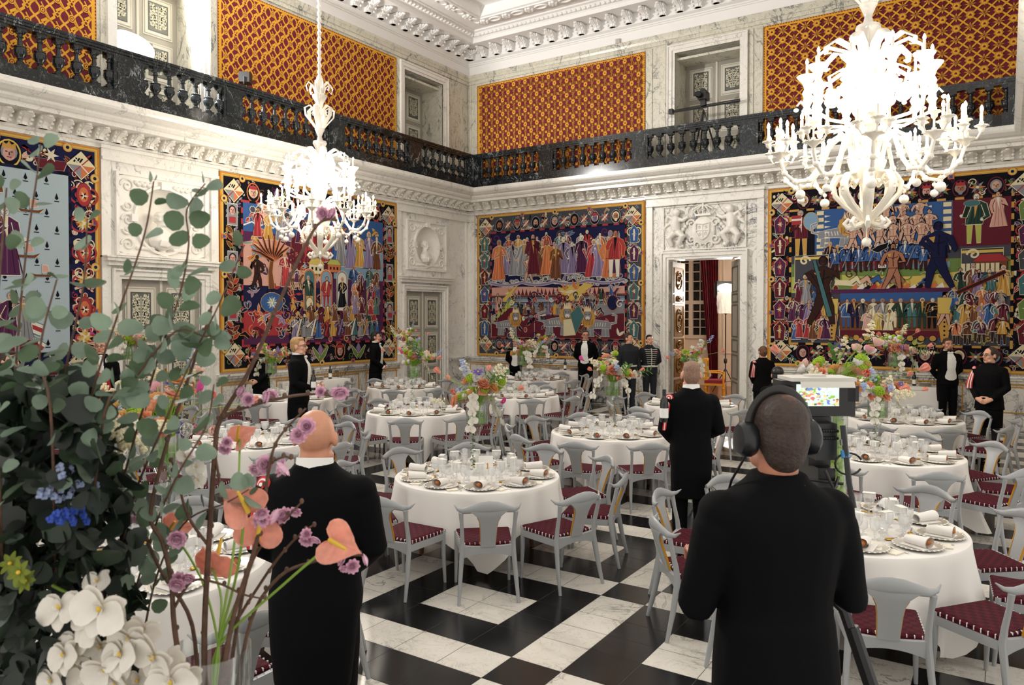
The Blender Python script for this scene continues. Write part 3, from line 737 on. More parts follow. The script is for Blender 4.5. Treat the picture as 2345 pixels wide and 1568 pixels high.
def tapestry(P, u0, u1, style, label, seed):
    v0, v1 = 1.13, 5.28; W, Hh = u1 - u0, v1 - v0; rr = random.Random(seed)
    T = thing('tapestry', label, 'tapestry', P(u0, v0, 0), group='figured tapestries on the lower walls'); off = Vector(T.location)
    mb = MB(); mb.pbox(P, u0, u1, v0, v1, .008, .055); fr = mb.obj('border_band', M['goldp2'], T, smooth=False, loc=-off)
    c = Cloth(P, u0, v0, .056); c.wool = True
    c.rect(.04, W - .04, .025, Hh - .03, K['yel']); c.rect(.065, W - .065, .05, Hh - .055, K['gold'])
    bg = {1: 'navy', 2: 'ink', 3: 'dgrey', 4: 'ink'}[style]
    B = .46; a0, a1, b0, b1 = .085, W - .085, .07, Hh - .08
    c.rect(a0, a1, b0, b1, K[bg])
    fc = {1: ['red', 'wine', 'cream', 'pink'], 2: ['brown', 'green', 'plum', 'lilac', 'grey'], 3: ['grey', 'ink', 'red', 'teal', 'cream', 'blue'], 4: ['red', 'plum', 'grey', 'cream', 'teal', 'brown']}[style]
    for a, b, y0_, y1_ in ((a0 + .05, a1 - .05, .12, .5), (a0 + .05, a1 - .05, Hh - .52, Hh - .14), (a0 + .05, a0 + .42, .4, Hh - .4), (a1 - .42, a1 - .05, .4, Hh - .4)): filler(c, a, b, y0_, y1_, 85, fc, rr, .1)
    for i in range(5):      # round and square marks on the yellow edge
        for x, y in ((.09, Hh * (i + .6) / 5.3), (W - .09, Hh * (i + .6) / 5.3), (W * (i + .5) / 5, Hh - .08), (W * (i + .7) / 5.3, .07)):
            if i % 2: c.rect(x - .06, x + .06, y - .05, y + .05, K['orange']); c.rect(x - .03, x + .03, y - .03, y + .03, K['blue'])
            else: c.oval(x, y, .07, .07, K['yel'], K['orange']); c.oval(x, y, .03, .03, K['navy'])
    # border ornaments
    n = 7
    for i in range(n):
        x = a0 + B * .9 + (W - 2 * a0 - B * 1.8) * (i + .5) / n
        for y, top in ((Hh - .11 - B / 2, 1), (.1 + B / 2, 0)):
            if style in (3, 4):
                portrait(c, x, y, .15, rr, rr.choice([None, None, 'red']), 'grey' if style == 3 else 'wine'); burst(c, x + .3, y, .15, ['red', 'white', 'orange', 'grey'] if style == 3 else ['orange', 'grey', 'plum', 'green'], 8)
            elif style == 2:
                if i % 2 == 0: portrait(c, x, y, .17, rr, rr.choice(['red', 'dgreen']), 'orange')
                else:
                    for s in (-1, 1): c.rib([(x, y - .18), (x + s * .12, y - .05), (x + s * .24, y + .12)], [.05, .05, .01], K['green'], K['cream'])
                    c.poly([(x, y + .2), (x - .08, y + .05), (x, y - .1), (x + .08, y + .05)], K['lilac'], K['plum'])
            else:
                if i % 2 == 0: c.poly([(x - .2, y - .16), (x + .2, y - .16), (x + .26, y), (x - .26, y)], K['wine'], K['pink']); burst(c, x, y + .08, .13, ['white', 'cream'], 6)
                else: portrait(c, x, y, .18, rr, 'gold', 'yel')
    m = 6
    for i in range(m):
        y = .1 + B + (Hh - 2 * B - .25) * (i + .5) / m
        for x in (a0 + B / 2 - .03, W - a0 - B / 2 + .03):
            if style == 1:
                for s in (-1, 1): spiral(c, x + s * .1, y, .16, .018, K['red'], 1.4, s, i); spiral(c, x + s * .08, y + .14, .11, .01, K['cream'], 1.2, s, i + 2)
                if i % 2: c.oval(x, y, .12, .2, K['red'], K['wine']); c.oval(x, y, .08, .13, K['orange']); burst(c, x, y - .02, .08, ['white', 'ink'], 6)
                else: burst(c, x, y, .15, ['yel', 'cream', 'gold'], 10)
            elif style == 2:
                if i % 2: c.rect(x - .12, x + .12, y - .22, y + .22, K['grey'], K['white']); face(c, x, y + .08, .08, K['pink'], K['ink'], rr); c.rect(x - .08, x + .08, y - .18, y - .05, K['red'])
                else:
                    for q in range(5): c.poly(leafpts(x, y - .2 + q * .08, .7 if q % 2 else 2.4, .2, .04), K[rr.choice(['brown', 'wine', 'red'])], K['gold'])
            else:
                for s in (-1, 1): spiral(c, x + s * .09, y + .1, .12, .014, K['cream' if style == 3 else 'red'], 1.3, s, i)
                c.poly([(x - .1, y - .2), (x + .1, y - .2), (x + .13, y + .1), (x, y + .24), (x - .13, y + .1)], K[rr.choice(['teal', 'green', 'wine', 'plum', 'dgrey', 'blue'])], K['cream']); c.rib([(x, y - .15), (x, y + .15)], .02, K[rr.choice(['red', 'gold', 'white'])]); burst(c, x, y + .02, .07, ['gold', 'white'], 6)
    for x in (a0 + .24, W - a0 - .24):
        for y in (.36, Hh - .36): shield(c, x, y, .25, rr)
    # picture field
    p0, p1, q0, q1 = a0 + B, W - a0 - B, .1 + B, Hh - .11 - B; w_, h_ = p1 - p0, q1 - q0
    X = lambda t: p0 + t * w_
    Y = lambda t: q0 + t * h_
    c.rect(p0 - .05, p1 + .05, q0 - .05, q1 + .05, K[{1: 'navy', 2: 'red', 3: 'red', 4: 'gold'}[style]])
    N = 26
    for i in range(N):
        if i % 2:
            for y in (q0 - .05, q1): c.rect(X(i / N), X((i + 1) / N), y, y + .05, K['ink'])
            for x in (p0 - .05, p1): c.rect(x, x + .05, Y(i / N), Y((i + 1) / N), K['ink'])
    if style == 1:
        c.rect(p0, p1, q0, q1, K['pale'])
        for i in range(13):
            for j in range(11):
                x, y = X((i + .5 + (j % 2) * .5) / 13.6), Y((j + .5) / 11)
                c.poly([(x, y + .09), (x + .03, y), (x, y - .03), (x - .03, y)], K['ink']); c.rect(x - .04, x + .04, y - .06, y - .045, K['ink'])
        filler(c, p0 + .1, X(.6), Y(0), Y(.6), 70, ['white', 'blue', 'lilac', 'sky', 'navy', 'red'], rr)
        for k in range(9):
            t = k / 8; c.poly([(X(.15 + .04 * t), Y(.98)), (X(.3 + .1 * t), Y(.9)), (X(.62 + .03 * k), Y(.38 + .03 * k)), (X(.52 + .02 * k), Y(.34 + .02 * k))], K[['white', 'blue', 'pale', 'lilac'][k % 4]], K['navy'])
        for s in (0, 1): c.rib([(X(.25 + .3 * s), Y(.32 - .25 * s)), (X(.62), Y(.3)), (X(.9), Y(.02 + .1 * s))], .09, K['white'], K['teal']); c.rib([(X(.25 + .3 * s), Y(.32 - .25 * s)), (X(.62), Y(.3)), (X(.9), Y(.02 + .1 * s))], .035, K['red'])
        for x, y, s in ((.86, .77, .2), (.84, .52, .22), (.9, .42, .18), (.2, .6, .25), (.4, .82, .2)): ship(c, X(x), Y(y), s)
        figure(c, X(.78), Y(.42), 1.1, rr, 'plum'); figure(c, X(.62), Y(.08), 1.2, rr, 'lime'); crowd(c, X(.66), X(.86), Y(.05), 4, .8, rr); crowd(c, X(.05), X(.5), Y(.05), 7, .9, rr)
        figure(c, X(.72), Y(.7), .9, rr, 'brown'); figure(c, X(.5), Y(.72), 1.0, rr, 'red'); figure(c, X(.3), Y(.45), 1.2, rr, 'gold')
        for i in range(5): c.rect(X(.5 + .08 * i), X(.56 + .08 * i), Y(0), Y(.05 + .02 * (i % 3)), K['wine'], K['red'])
    elif style == 2:
        c.rect(p0, p1, q0, q1, K['plum']); c.rect(p0, p1, Y(.8), q1, K['blue']); hill(c, p0, X(.45), Y(.4), Y(.72), K['pink'], K['wine']); hill(c, X(.3), p1, Y(.55), Y(.78), K['wine'], K['gold'], 2)
        filler(c, p0 + .1, p1 - .1, Y(.5), Y(.95), 80, ['pink', 'red', 'gold', 'sky', 'plum', 'orange'], rr); c.rect(X(.6), p1, Y(.5), Y(.74), K['sky']); c.rect(p0, X(.5), Y(.22), Y(.42), K['navy']); c.rect(p0, X(.3), Y(.06), Y(.24), K['red']); c.rect(X(.28), X(.62), Y(.06), Y(.2), K['gold'])
        filler(c, p0 + .1, X(.5), Y(.04), Y(.42), 90, ['wine', 'navy', 'red', 'gold', 'orange', 'lilac', 'ink'], rr); filler(c, X(.3), p1 - .1, Y(.02), Y(.25), 90, ['wine', 'lilac', 'grey', 'red', 'plum', 'gold'], rr)
        for i in range(7): c.rib([(X(i / 14 * 1.2), Y(.84)), (X(i / 14 * 1.2 + .05), Y(.87)), (X(i / 14 * 1.2 + .1), Y(.84))], .015, K['white'])
        for x in (.1, .3): cloud(c, X(x), Y(.96), .25, rr, 'orange')
        ship(c, X(.12), Y(.88), .22); ship(c, X(.86), Y(.8), .25); crowd(c, X(.05), X(.45), Y(.76), 6, .62, rr); crowd(c, X(.36), X(.6), Y(.62), 4, .7, rr, robe='red'); crowd(c, X(.56), X(.98), Y(.6), 6, .9, rr)
        tree(c, X(.17), Y(.4), 1.25, rr); nude(c, X(.08), Y(.4), .7, rr, True); figure(c, X(.26), Y(.42), .75, rr, 'red')
        for i in range(6): spiral(c, X(.3 + .06 * (i % 3)), Y(.62 + .05 * (i // 3)), .12, .03, K['wine'], 1.2, 1, i)
        house(c, X(.47), Y(.53), .22, .36, 'cream', 'yel'); house(c, X(.6), Y(.55), .2, .3, 'orange', 'lime')
        for i, (k1, k2) in enumerate((('orange', 'teal'), ('orange', 'sky'), ('grey', 'white'), ('grey', 'sky'), ('gold', 'wine'))): arch(c, X(.42 + .12 * i), Y(.25), .18, .95, k1, k2); figure(c, X(.42 + .12 * i), Y(.27), .72, rr, ['dgreen', 'red', 'ink', 'gold', 'red'][i], pants=['gold', 'red', None, None, 'wine'][i])
        mounted(c, X(.33), Y(.4), .34, rr); c.oval(X(.17), Y(.3), .3, .22, K['blue'], K['gold']); burst(c, X(.17), Y(.3), .15, ['cream', 'sky'], 12); c.oval(X(.42), Y(.3), .1, .13, K['cream'], K['brown'])
        crowd(c, X(.3), X(.98), Y(.04), 13, .5, rr); crowd(c, X(.4), X(.95), Y(.16), 9, .42, rr)
        for i in range(6): c.rib([(X(.3 + .1 * i), Y(.12)), (X(.36 + .1 * i), Y(.18)), (X(.33 + .1 * i), Y(.05))], .03, K[rr.choice(['red', 'lilac', 'white', 'gold'])], K['ink'])
        for i in range(3): crowd(c, X(.72), X(.97), Y(.42 - .1 * i), 4, .5, rr)
    elif style == 3:
        c.rect(p0, p1, q0, q1, K['navy']); c.rect(p0, p1, q0, Y(.42), K['grey'])
        for i in range(8): c.rect(p0, p1, Y(.3 + .013 * i), Y(.307 + .013 * i), K[['sky', 'blue', 'navy', 'pale'][i % 4]])
        c.rect(p0, p1, Y(.385), Y(.44), K['brown']); hill(c, p0, p1, Y(.4), Y(.47), K['pink'], None, 1, .05)
        for i in range(24): x = .15 + .03 * i; c.poly([(X(x), Y(.4)), (X(x + .025), Y(.4)), (X(x + .012), Y(.42 + rr.uniform(0, .05)))], K['wine'], K['orange'], .006)
        for i in range(10): spiral(c, X(.68 + .03 * i), Y(.8 + .06 * math.sin(i)), .2, .03, K[['lilac', 'dgrey', 'navy'][i % 3]], 1.1, 1, i)
        filler(c, p0 + .1, p1 - .1, Y(.55), Y(.95), 50, ['lilac', 'dgrey', 'plum', 'blue', 'grey'], rr, .2)
        for i in range(16): cloud(c, X(i / 15.5), Y(.53 + .03 * math.sin(i * 2)), .17, rr)
        crowd(c, X(.1), X(.95), Y(.72), 11, .7, rr); crowd(c, X(.03), X(.28), Y(.58), 4, 1.0, rr); crowd(c, X(.3), X(.72), Y(.58), 7, .95, rr); crowd(c, X(.75), X(.97), Y(.56), 4, 1.05, rr)
        nude(c, X(.3), Y(.53), .72, rr); figure(c, X(.06), Y(.55), 1.15, rr, 'orange'); figure(c, X(.93), Y(.55), 1.2, rr, 'red', pants='white'); figure(c, X(.34), Y(.6), 1.1, rr, 'wine'); figure(c, X(.51), Y(.55), .95, rr, 'brown')
        c.rib([(X(i / 20), Y(.52 - .025 * abs(math.sin(i / 20 * PI * 4)))) for i in range(21)], .03, K['lilac'], K['white'])
        for x, f in ((.58, 1), (.66, 1.3), (.15, .6)): burst(c, X(x), Y(.42), .28 * f, ['yel', 'cream', 'gold', 'orange'], 10); c.poly([(X(x - .08), Y(.34)), (X(x - .03), Y(.34)), (X(x + .1 * f), Y(.48)), (X(x + .06), Y(.5))], K['yel'], K['orange'])
        for i in range(4): mounted(c, X(.7 + .07 * i), Y(.24 + .03 * i), .34, rr, ['dgrey', 'navy', 'brown', 'plum'][i])
        hill(c, p0, X(.55), q0, Y(.24), K['wine'], K['cream']); hill(c, X(.35), p1, q0, Y(.2), K['wine'], K['cream'], 2.5)
        for i in range(12): c.rib([(X(.3 + .04 * i), Y(.15 + .05 * math.sin(i))), (X(.4 + .04 * i), Y(.18 + .05 * math.sin(i)))], .012, K['white'])
        figure(c, X(.05), Y(.22), .6, rr, 'pink'); c.oval(X(.92), Y(.32), .16, .2, K['navy'], K['orange']); ship(c, X(.28), Y(.24), .2)
        for q in range(6): c.poly(leafpts(X(.02 + .03 * q), Y(.15 + .03 * q), 1.2, .35, .06), K['lime'], K['ink'])
        filler(c, p0 + .1, p1 - .1, Y(.02), Y(.4), 110, ['wine', 'grey', 'dgrey', 'navy', 'plum', 'white', 'red'], rr); crowd(c, X(.2), X(.7), Y(.22), 9, .34, rr)
        lion(c, X(.13), Y(.02), .72, 1); lion(c, X(.52), Y(.03), .8, 1); lion(c, X(.82), Y(.02), .75, -1)
        c.poly([(X(.57), Y(.02)), (X(.66), Y(.03)), (X(.65), Y(.18)), (X(.57), Y(.17))], K['cream'], K['brown']); c.poly([(X(.66), Y(.04)), (X(.72), Y(.2)), (X(.68), Y(.3)), (X(.62), Y(.22))], K['teal'], K['gold'])
    else:
        c.rect(p0, p1, q0, q1, K['dgrey']); c.rect(p0, X(.8), Y(.68), q1, K['blue']); c.rect(p0, p1, Y(.42), Y(.6), K['green']); c.rect(X(.15), X(.75), Y(.54), Y(.58), K['sky'])
        for a, b, y, col in ((0, .5, .5, 'lime'), (.2, .7, .46, 'cream'), (.4, 1, .5, 'yel'), (.1, .6, .42, 'green')): hill(c, X(a), X(b), Y(.38), Y(y), K[col], K['dgreen'], a * 9, .06)
        for x in (.13, .72): 
            for i in range(7): c.rect(X(x), X(x + .035), Y(.66 + .05 * i), Y(.69 + .05 * i), K['cream'], K['dgrey'])
        filler(c, p0 + .1, p1 - .1, Y(.0), Y(.55), 150, ['green', 'lime', 'dgrey', 'plum', 'wine', 'gold', 'brown', 'blue'], rr)
        c.rect(p0, X(.12), Y(.66), q1, K['ink']); figure(c, X(.05), Y(.67), 1.0, rr, 'wine', pants='gold'); c.oval(X(.1), Y(.92), .16, .2, K['sky'], K['gold']); c.rect(X(0), X(.05), Y(.9), Y(.97), K['red']); c.rect(X(0), X(.05), Y(.93), Y(.945), K['white'])
        c.rect(X(.76), p1, Y(.68), q1, K['wine']); figure(c, X(.85), Y(.7), 1.0, rr, 'dgreen', pants='lime'); figure(c, X(.95), Y(.8), .7, rr, 'pink'); c.oval(X(.84), Y(.97), .14, .06, K['teal'], K['grey'])
        lion(c, X(.22), Y(.72), .68, 1)
        for i in range(12): c.poly([(X(.17 + .5 * (i % 2)), Y(.74 + .02 * i)), (X(.2 + .45 * (i % 2)), Y(.75 + .02 * i)), (X(.17 + .5 * (i % 2)), Y(.756 + .02 * i))], K['white'])
        for j, (y, n_) in enumerate(((.82, 5), (.74, 7), (.68, 6))):
            for i in range(n_): nude(c, X(.29 + .38 * (i + .5 * (j % 2) + .3) / n_), Y(y), .62, rr)
        c.rect(X(.16), X(.74), Y(.58), Y(.67), K['orange']); c.rect(X(.16), X(.74), Y(.6), Y(.68), K['navy'])
        crowd(c, X(.17), X(.74), Y(.54), 14, .58, rr, robe='navy', edge='ink', pants='wine'); crowd(c, X(.2), X(.72), Y(.53), 10, .56, rr, robe='blue', edge='ink', pants='dbrown')
        for i in range(9): c.rib([(X(.2 + .06 * i), Y(.56)), (X(.24 + .06 * i), Y(.7))], .008, K['grey'])
        for a, f in ((.02, 1), (.8, -1)): c.rect(X(a), X(a + .17), Y(.46), Y(.66), K['dgrey'], K['cream']); c.rib([(X(a), Y(.64)), (X(a + .17), Y(.64))], .03, K['yel'], K['ink']); spiral(c, X(a + .05), Y(.62), .12, .02, K['cream'], 1.3, f)
        house(c, X(.92), Y(.5), .28, .36, 'brown', 'red'); house(c, X(.45), Y(.55), .08, .12, 'white', 'red')
        for i in range(8): c.rect(X(.8 + .02 * i), X(.815 + .02 * i), Y(.5), Y(.56), K['cream'])
        for i in range(5): c.rib([(X(.3 + .05 * i), Y(.45)), (X(.33 + .05 * i), Y(.48)), (X(.35 + .05 * i), Y(.44))], [.05, .06, .03], K[['cream', 'skin', 'blue', 'grey', 'skin2'][i]], K['ink'])
        c.rect(X(.2), X(.76), Y(.37), Y(.4), K['plum'], K['white'])
        for i in range(14): c.poly([(X(.3 + .03 * i), Y(.4)), (X(.34 + .03 * i), Y(.4)), (X(.33 + .03 * i), Y(.42 + .03 * rr.random()))], K[['orange', 'white', 'ink', 'red'][i % 4]])
        c.rect(X(.25), X(.72), Y(.1), Y(.37), K['brown']); c.rect(X(.25), X(.72), Y(.31), Y(.37), K['blue'])
        for i, k1 in enumerate(('blue', 'navy', 'dgrey', 'cream', 'grey', 'cream', 'dgreen', 'teal', 'dgreen', 'ink')): figure(c, X(.28 + .044 * i), Y(.12), .62, rr, k1, 'ink', pants=k1)
        for i, k1 in enumerate(('pink', 'yel', 'cream')): figure(c, X(.38 + .05 * i), Y(.08), .5, rr, k1)
        c.rect(X(.25), X(.72), Y(.05), Y(.1), K['wine'], K['cream'])
        for i in range(9): c.oval(X(.28 + .05 * i), Y(.045), .06, .06, K['gold'], K['ink'])
        for x in (.21, .73):
            c.poly([(X(x) - .06, Y(.02)), (X(x) + .06, Y(.02)), (X(x) + .14, Y(.22)), (X(x) - .14, Y(.22))], K['gold'], K['ink']); nude(c, X(x), Y(.14), .62, rr); c.poly([(X(x) - .12, Y(.22)), (X(x) + .12, Y(.22)), (X(x) + .13, Y(.33)), (X(x) - .13, Y(.33))], K['yel'], K['brown'])
            for i in range(6): c.oval(X(x), Y(.04 + .03 * i), .02, .02, K['ink'])
        crowd(c, X(.02), X(.2), Y(.3), 4, .6, rr); crowd(c, X(.0), X(.2), Y(.16), 6, .5, rr); crowd(c, X(.0), X(.2), Y(.03), 6, .5, rr)
        crowd(c, X(.77), X(.99), Y(.34), 5, .6, rr); crowd(c, X(.77), X(.99), Y(.24), 7, .45, rr); crowd(c, X(.77), X(.99), Y(.14), 7, .48, rr); crowd(c, X(.77), X(.99), Y(.02), 6, .52, rr, pants='dbrown')
        c.rib([(X(.78), Y(.36)), (X(.98), Y(.5))], .03, K['dbrown'], K['red'])
        nude(c, X(.165), Y(.14), 1.5, rr, True); nude(c, X(.5), Y(.4), .95, rr, True, 'skin2'); nude(c, X(.7), Y(.4), 1.35, rr, True, 'navy')
        c.rib([(X(.12), Y(.62)), (X(.2), Y(.2))], [.03, .05], K['teal'], K['ink'])
        c.poly([(X(.4), Y(.68)), (X(.43), Y(.71)), (X(.48), Y(.73)), (X(.47), Y(.69)), (X(.43), Y(.66))], K['ink'], K['white'])
    c.mb.obj('woven_picture', M['tapestry'], T, smooth=False, loc=-off)
    return T
M['goldp2'] = mat('tapestry_edge', '#C07A1E', .85)
tapestry(wl, 1.7, 7.17, 1, 'pale blue tapestry with ships at the left edge behind the leafy branches', 3)
tapestry(wl, 9.62, 14.97, 2, 'crimson and purple tapestry with arches and crowds behind the smaller chandelier', 11)
tapestry(wb, -13.2, -7.85, 3, 'tapestry with navy sky and three crowned lions beside the open doorway', 5)
tapestry(wb, -4.73, .6, 4, 'multicoloured tapestry with blue soldiers behind the larger chandelier', 21)
# ---------------------------------------------------------------- figures
def voxel(mb, vox, smooth=6, factor=.5, name='body'):
    """fuse overlapping volumes into one continuous skin"""
    me = mb.mesh(name, M['relief'], True); o = bpy.data.objects.new('fuse', me); C.objects.link(o)
    r = o.modifiers.new('r', 'REMESH'); r.mode = 'VOXEL'; r.voxel_size = vox; r.use_smooth_shade = True
    if smooth: q = o.modifiers.new('s', 'SMOOTH'); q.iterations = smooth; q.factor = factor
    dg = bpy.context.evaluated_depsgraph_get()
    out = bpy.data.meshes.new_from_object(o.evaluated_get(dg)); out.name = name
    bpy.data.objects.remove(o); bpy.data.meshes.remove(me)
    out.materials.clear(); out.polygons.foreach_set('use_smooth', [True] * len(out.polygons)); return out
def use(me, m): me.materials.clear(); me.materials.append(m); return me
TORSO = [(.86, .165, .105, 0), (.95, .172, .118, -.005), (1.06, .16, .11, 0), (1.16, .16, .108, .005), (1.28, .18, .12, .008), (1.38, .198, .124, .006), (1.43, .2, .112, 0), (1.465, .178, .092, -.006), (1.5, .118, .078, -.01), (1.535, .066, .062, -.012)]
def tz(z, g=0.0, T=TORSO):
    if z <= T[0][0]: a = b = T[0]; t = 0
    else:
        for a, b in zip(T, T[1:]):
            if z <= b[0]: t = (z - a[0]) / (b[0] - a[0]); break
        else: a = b = T[-1]; t = 0
    return a[1] + (b[1] - a[1]) * t + g, a[2] + (b[2] - a[2]) * t + g, a[3] + (b[3] - a[3]) * t
def ringz(z, rx, ry, y0, n=20): return [(rx * math.copysign(abs(math.cos(a)) ** .85, math.cos(a)), y0 + ry * math.copysign(abs(math.sin(a)) ** .85, math.sin(a)), z) for a in [2 * PI * i / n for i in range(n)]]
def hand(mb, wp, d, n, curl=.5, side=1, s=1.0):
    """palm, four fingers and a thumb; d along the hand, n out of the palm"""
    d = Vector(d).normalized(); n = Vector(n); n = (n - d * n.dot(d)).normalized(); sd = d.cross(n) * side; w = Vector(wp)
    mb.loft([[w + d * t * s + sd * (hw * math.cos(a) + off) * s + n * th * math.sin(a) * s for a in [2 * PI * i / 10 for i in range(10)]] for t, hw, th, off in ((-.02, .026, .02, 0), (.02, .034, .017, 0), (.06, .042, .015, .002), (.095, .041, .012, .002))])
    for i, (o, L_) in enumerate(((-.031, .062), (-.0105, .076), (.0105, .082), (.031, .074))):
        p = w + (d * .085 + sd * o) * s; a = curl * (1 + .12 * (3 - i)); pts = [p]
        for seg in (.42, .33, .25):
            q = d * math.cos(a) + n * math.sin(a); pts.append(pts[-1] + q * L_ * seg * s); a += curl * .9
        mb.tube(pts, [.0095 * s, .009 * s, .0085 * s, .007 * s], 8)
    p = w + (d * .025 + sd * .032) * s; q = (d * .6 + sd * .75 + n * .25).normalized()
    mb.tube([p, p + q * .035 * s, p + q * .05 * s + d * .022 * s + n * .008 * s, p + q * .055 * s + d * .045 * s + n * .016 * s], [.013 * s, .0115 * s, .0105 * s, .008 * s], 8)
HB = 1.668
def head_T(yaw, pitch=0): return Matrix.Translation((0, 0, HB)) @ rot(0, 0, yaw) @ rot(pitch, 0, 0) @ Matrix.Diagonal((1.06, 1.05, 1.03, 1))
def add_head(mb, T, fem=False):
    q = MB()
    q.ell((0, -.012, .022), (.074, .095, .1), 20, 14); q.ell((0, .022, -.045), (.056, .068, .075), 16, 12); q.ell((0, .066, -.098), (.026, .022, .02), 10, 8)
    q.tube([(0, .076, .03), (0, .094, .005), (0, .113, -.02), (0, .1, -.034)], [.009, .011, .0145, .012], 10)
    for s in (-1, 1):
        q.ell((s * .03, .076, .032), (.028, .014, .011), 10, 6); q.ell((s * .042, .058, -.025), (.022, .024, .022), 10, 6); q.ell((s * .013, .098, -.028), (.01, .012, .009), 8, 6)
        q.ell((s * .08, -.012, -.008), (.012, .026, .034), 10, 8); q.ell((s * .045, .03, -.085), (.02, .04, .025), 8, 6)
    q.ell((0, .083, -.058), (.024, .014, .007), 10, 6); q.ell((0, .08, -.07), (.021, .014, .008), 10, 6)
    q.tube([(0, -.016, -.19), (0, -.014, -.11), (0, -.01, -.03)], [.056, .058, .055], 14)
    mb.merge(q, T)
SKIN = {}; CROWD = []
def skin(h):
    if h not in SKIN: SKIN[h] = mat('skin_tone', h, .5, var=.07, vscale=30, bump=.04)
    return SKIN[h]
CLO = {}
def dye(h, rough=.8):
    if h not in CLO: CLO[h] = mat('cloth_dye', h, rough)
    return CLO[h]
def person(label, px, depth, top, face, head=0, hpitch=0, arms=('down', 'down'), skin_='#D8A184', hair=('short', '#3A2A20'), dress='tail', base=0.0, group=None, glasses=False, vox=.0075, stance=.1, beard=None, hz=1.0):
    p = at(px, 700, depth); z_top = CH - (top - 723.6) / FPX * depth; sc_ = (z_top - base) / 1.79
    o = thing('person', label, 'person', (p.x, p.y, base), YAW + math.radians(face), group)
    o.scale = (sc_, sc_, sc_); CROWD.append(Vector((p.x, p.y, 0)))
    TH = head_T(math.radians(head), math.radians(hpitch)) @ Matrix.Diagonal((1, 1, hz, 1)); sm = skin(skin_)
    el, wr_, hd, hn, cu = {}, {}, {}, {}, {}
    for s, a in zip((-1, 1), arms):      # s = -1 is the person's left
        s_ = -s; k = s
        P_ = {'down': ((.25, -.02, 1.17), (.262, .04, .93), (0, .1, -1), (-1, .1, 0), .35), 'front': ((.24, .0, 1.17), (.1, .2, 1.0), (-.8, .35, -.35), (0, -1, 0), .5), 'back': ((.265, -.07, 1.17), (.1, -.17, 1.0), (-.9, -.2, -.2), (0, 1, 0), .4),
              'hold': ((.255, .0, 1.17), (.17, .235, 1.08), (-.35, 1, .15), (-1, -.2, 0), .75), 'rail': ((.26, .03, 1.2), (.2, .27, 1.22), (0, 1, .1), (0, 0, -1), .6), 'chest': ((.26, .03, 1.18), (.1, .22, 1.2), (-.8, .4, .3), (0, -1, 0), .4), 'camera': ((.262, .0, 1.15), (.15, .27, 1.2), (-.2, 1, .1), (0, 0, -1), .6)}[a]
        el[k] = Vector((P_[0][0] * -s, *P_[0][1:])); wr_[k] = Vector((P_[1][0] * -s, *P_[1][1:])); hd[k] = Vector((P_[2][0] * -s, *P_[2][1:])); hn[k] = Vector((P_[3][0] * -s, *P_[3][1:])); cu[k] = P_[4]
    # the body: one skin from head to foot
    b = MB(); add_head(b, TH)
    b.tube([(0, -.015, 1.44), (0, -.012, 1.52), tuple(TH @ Vector((0, -.018, -.1)))], [.064, .06, .055], 14)
    b.loft([ringz(z, rx - .02, ry - .016, y0) for z, rx, ry, y0 in TORSO])
    for s in (-1, 1):
        sh = Vector((-s * .165, 0, 1.41))
        b.tube([sh, sh.lerp(el[s], .5), el[s], el[s].lerp(wr_[s], .45), wr_[s]], [.042, .042, .038, .036, .026], 12)
        hand(b, wr_[s], hd[s], hn[s], cu[s], -s)
        b.tube([(-s * .085, 0, .92), (-s * .09, .01, .7), (-s * .092, .012, .5), (-s * .095, -.01, .3), (-s * stance, -.02, .07)], [.085, .075, .052, .052, .036], 12)
        b.tube([(-s * stance, -.05, .04), (-s * stance, .05, .035), (-s * (stance + .01), .14, .025)], [.035, .035, .025], 10)
    link('body', use(voxel(b, vox, 4, .5), sm), o)
    e = MB()
    for s in (-1, 1): e.ell((s * .03, .0795, .008), (.0125, .0095, .0075), 10, 8)
    q = MB(); q.merge(e, TH); q.obj('eyes', dye('#E8E4DC', .3), o)
    e = MB()
    for s in (-1, 1):
        e.ell((s * .03, .0875, .008), (.0058, .0035, .0062), 8, 6); e.tube([(s * .015, .092, .031), (s * .032, .091, .036), (s * .05, .077, .031)], .0042, 6)
    q = MB(); q.merge(e, TH); q.obj('brows_and_irises', dye('#2A1D16', .6), o)
    e = MB(); e.ell((0, .0935, -.059), (.021, .008, .0055), 10, 6); e.ell((0, .091, -.068), (.018, .008, .006), 10, 6); q = MB(); q.merge(e, TH); q.obj('lips', dye('#B0685C' if not beard else '#9C5A4C', .5), o)
    st, hc = hair
    hb = MB()
    if st in ('short', 'bun', 'buzz', 'boy', 'fringe'):
        g = 0 if st == 'buzz' else .006
        hb.ell((0, -.03, .053), (.073 + g, .084 + g, .073 + g), 18, 12); hb.ell((0, -.044, .005), (.072 + g, .068 + g, .1), 16, 12)
        if st in ('short', 'boy'): hb.ell((.006, .028, .1), (.056, .042, .029), 12, 8); [hb.ell((s * .071, -.006, .035), (.012, .03, .04), 10, 8) for s in (-1, 1)]
        if st == 'boy': hb.ell((0, .045, .085), (.064, .04, .03), 12, 8)
        if st == 'bun': hb.ell((0, -.135, .02), (.04, .036, .04), 12, 10); [hb.ell((s * .066, .0, .04), (.016, .05, .045), 10, 8) for s in (-1, 1)]
        if st == 'fringe': hb.ell((0, -.052, -.02), (.07, .056, .095), 16, 12); [hb.ell((s * .071, -.006, .03), (.012, .035, .045), 10, 8) for s in (-1, 1)]
    if beard: hb.ell((0, .052, -.088), (.046, .045, .034), 14, 8)
    if hb.v:
        q = MB(); q.merge(hb, TH); link('hair', use(voxel(q, .006, 4, .5, 'hair'), mat('hair_' + st, hc, .65, var=.3, vscale=90, bump=.5)), o)
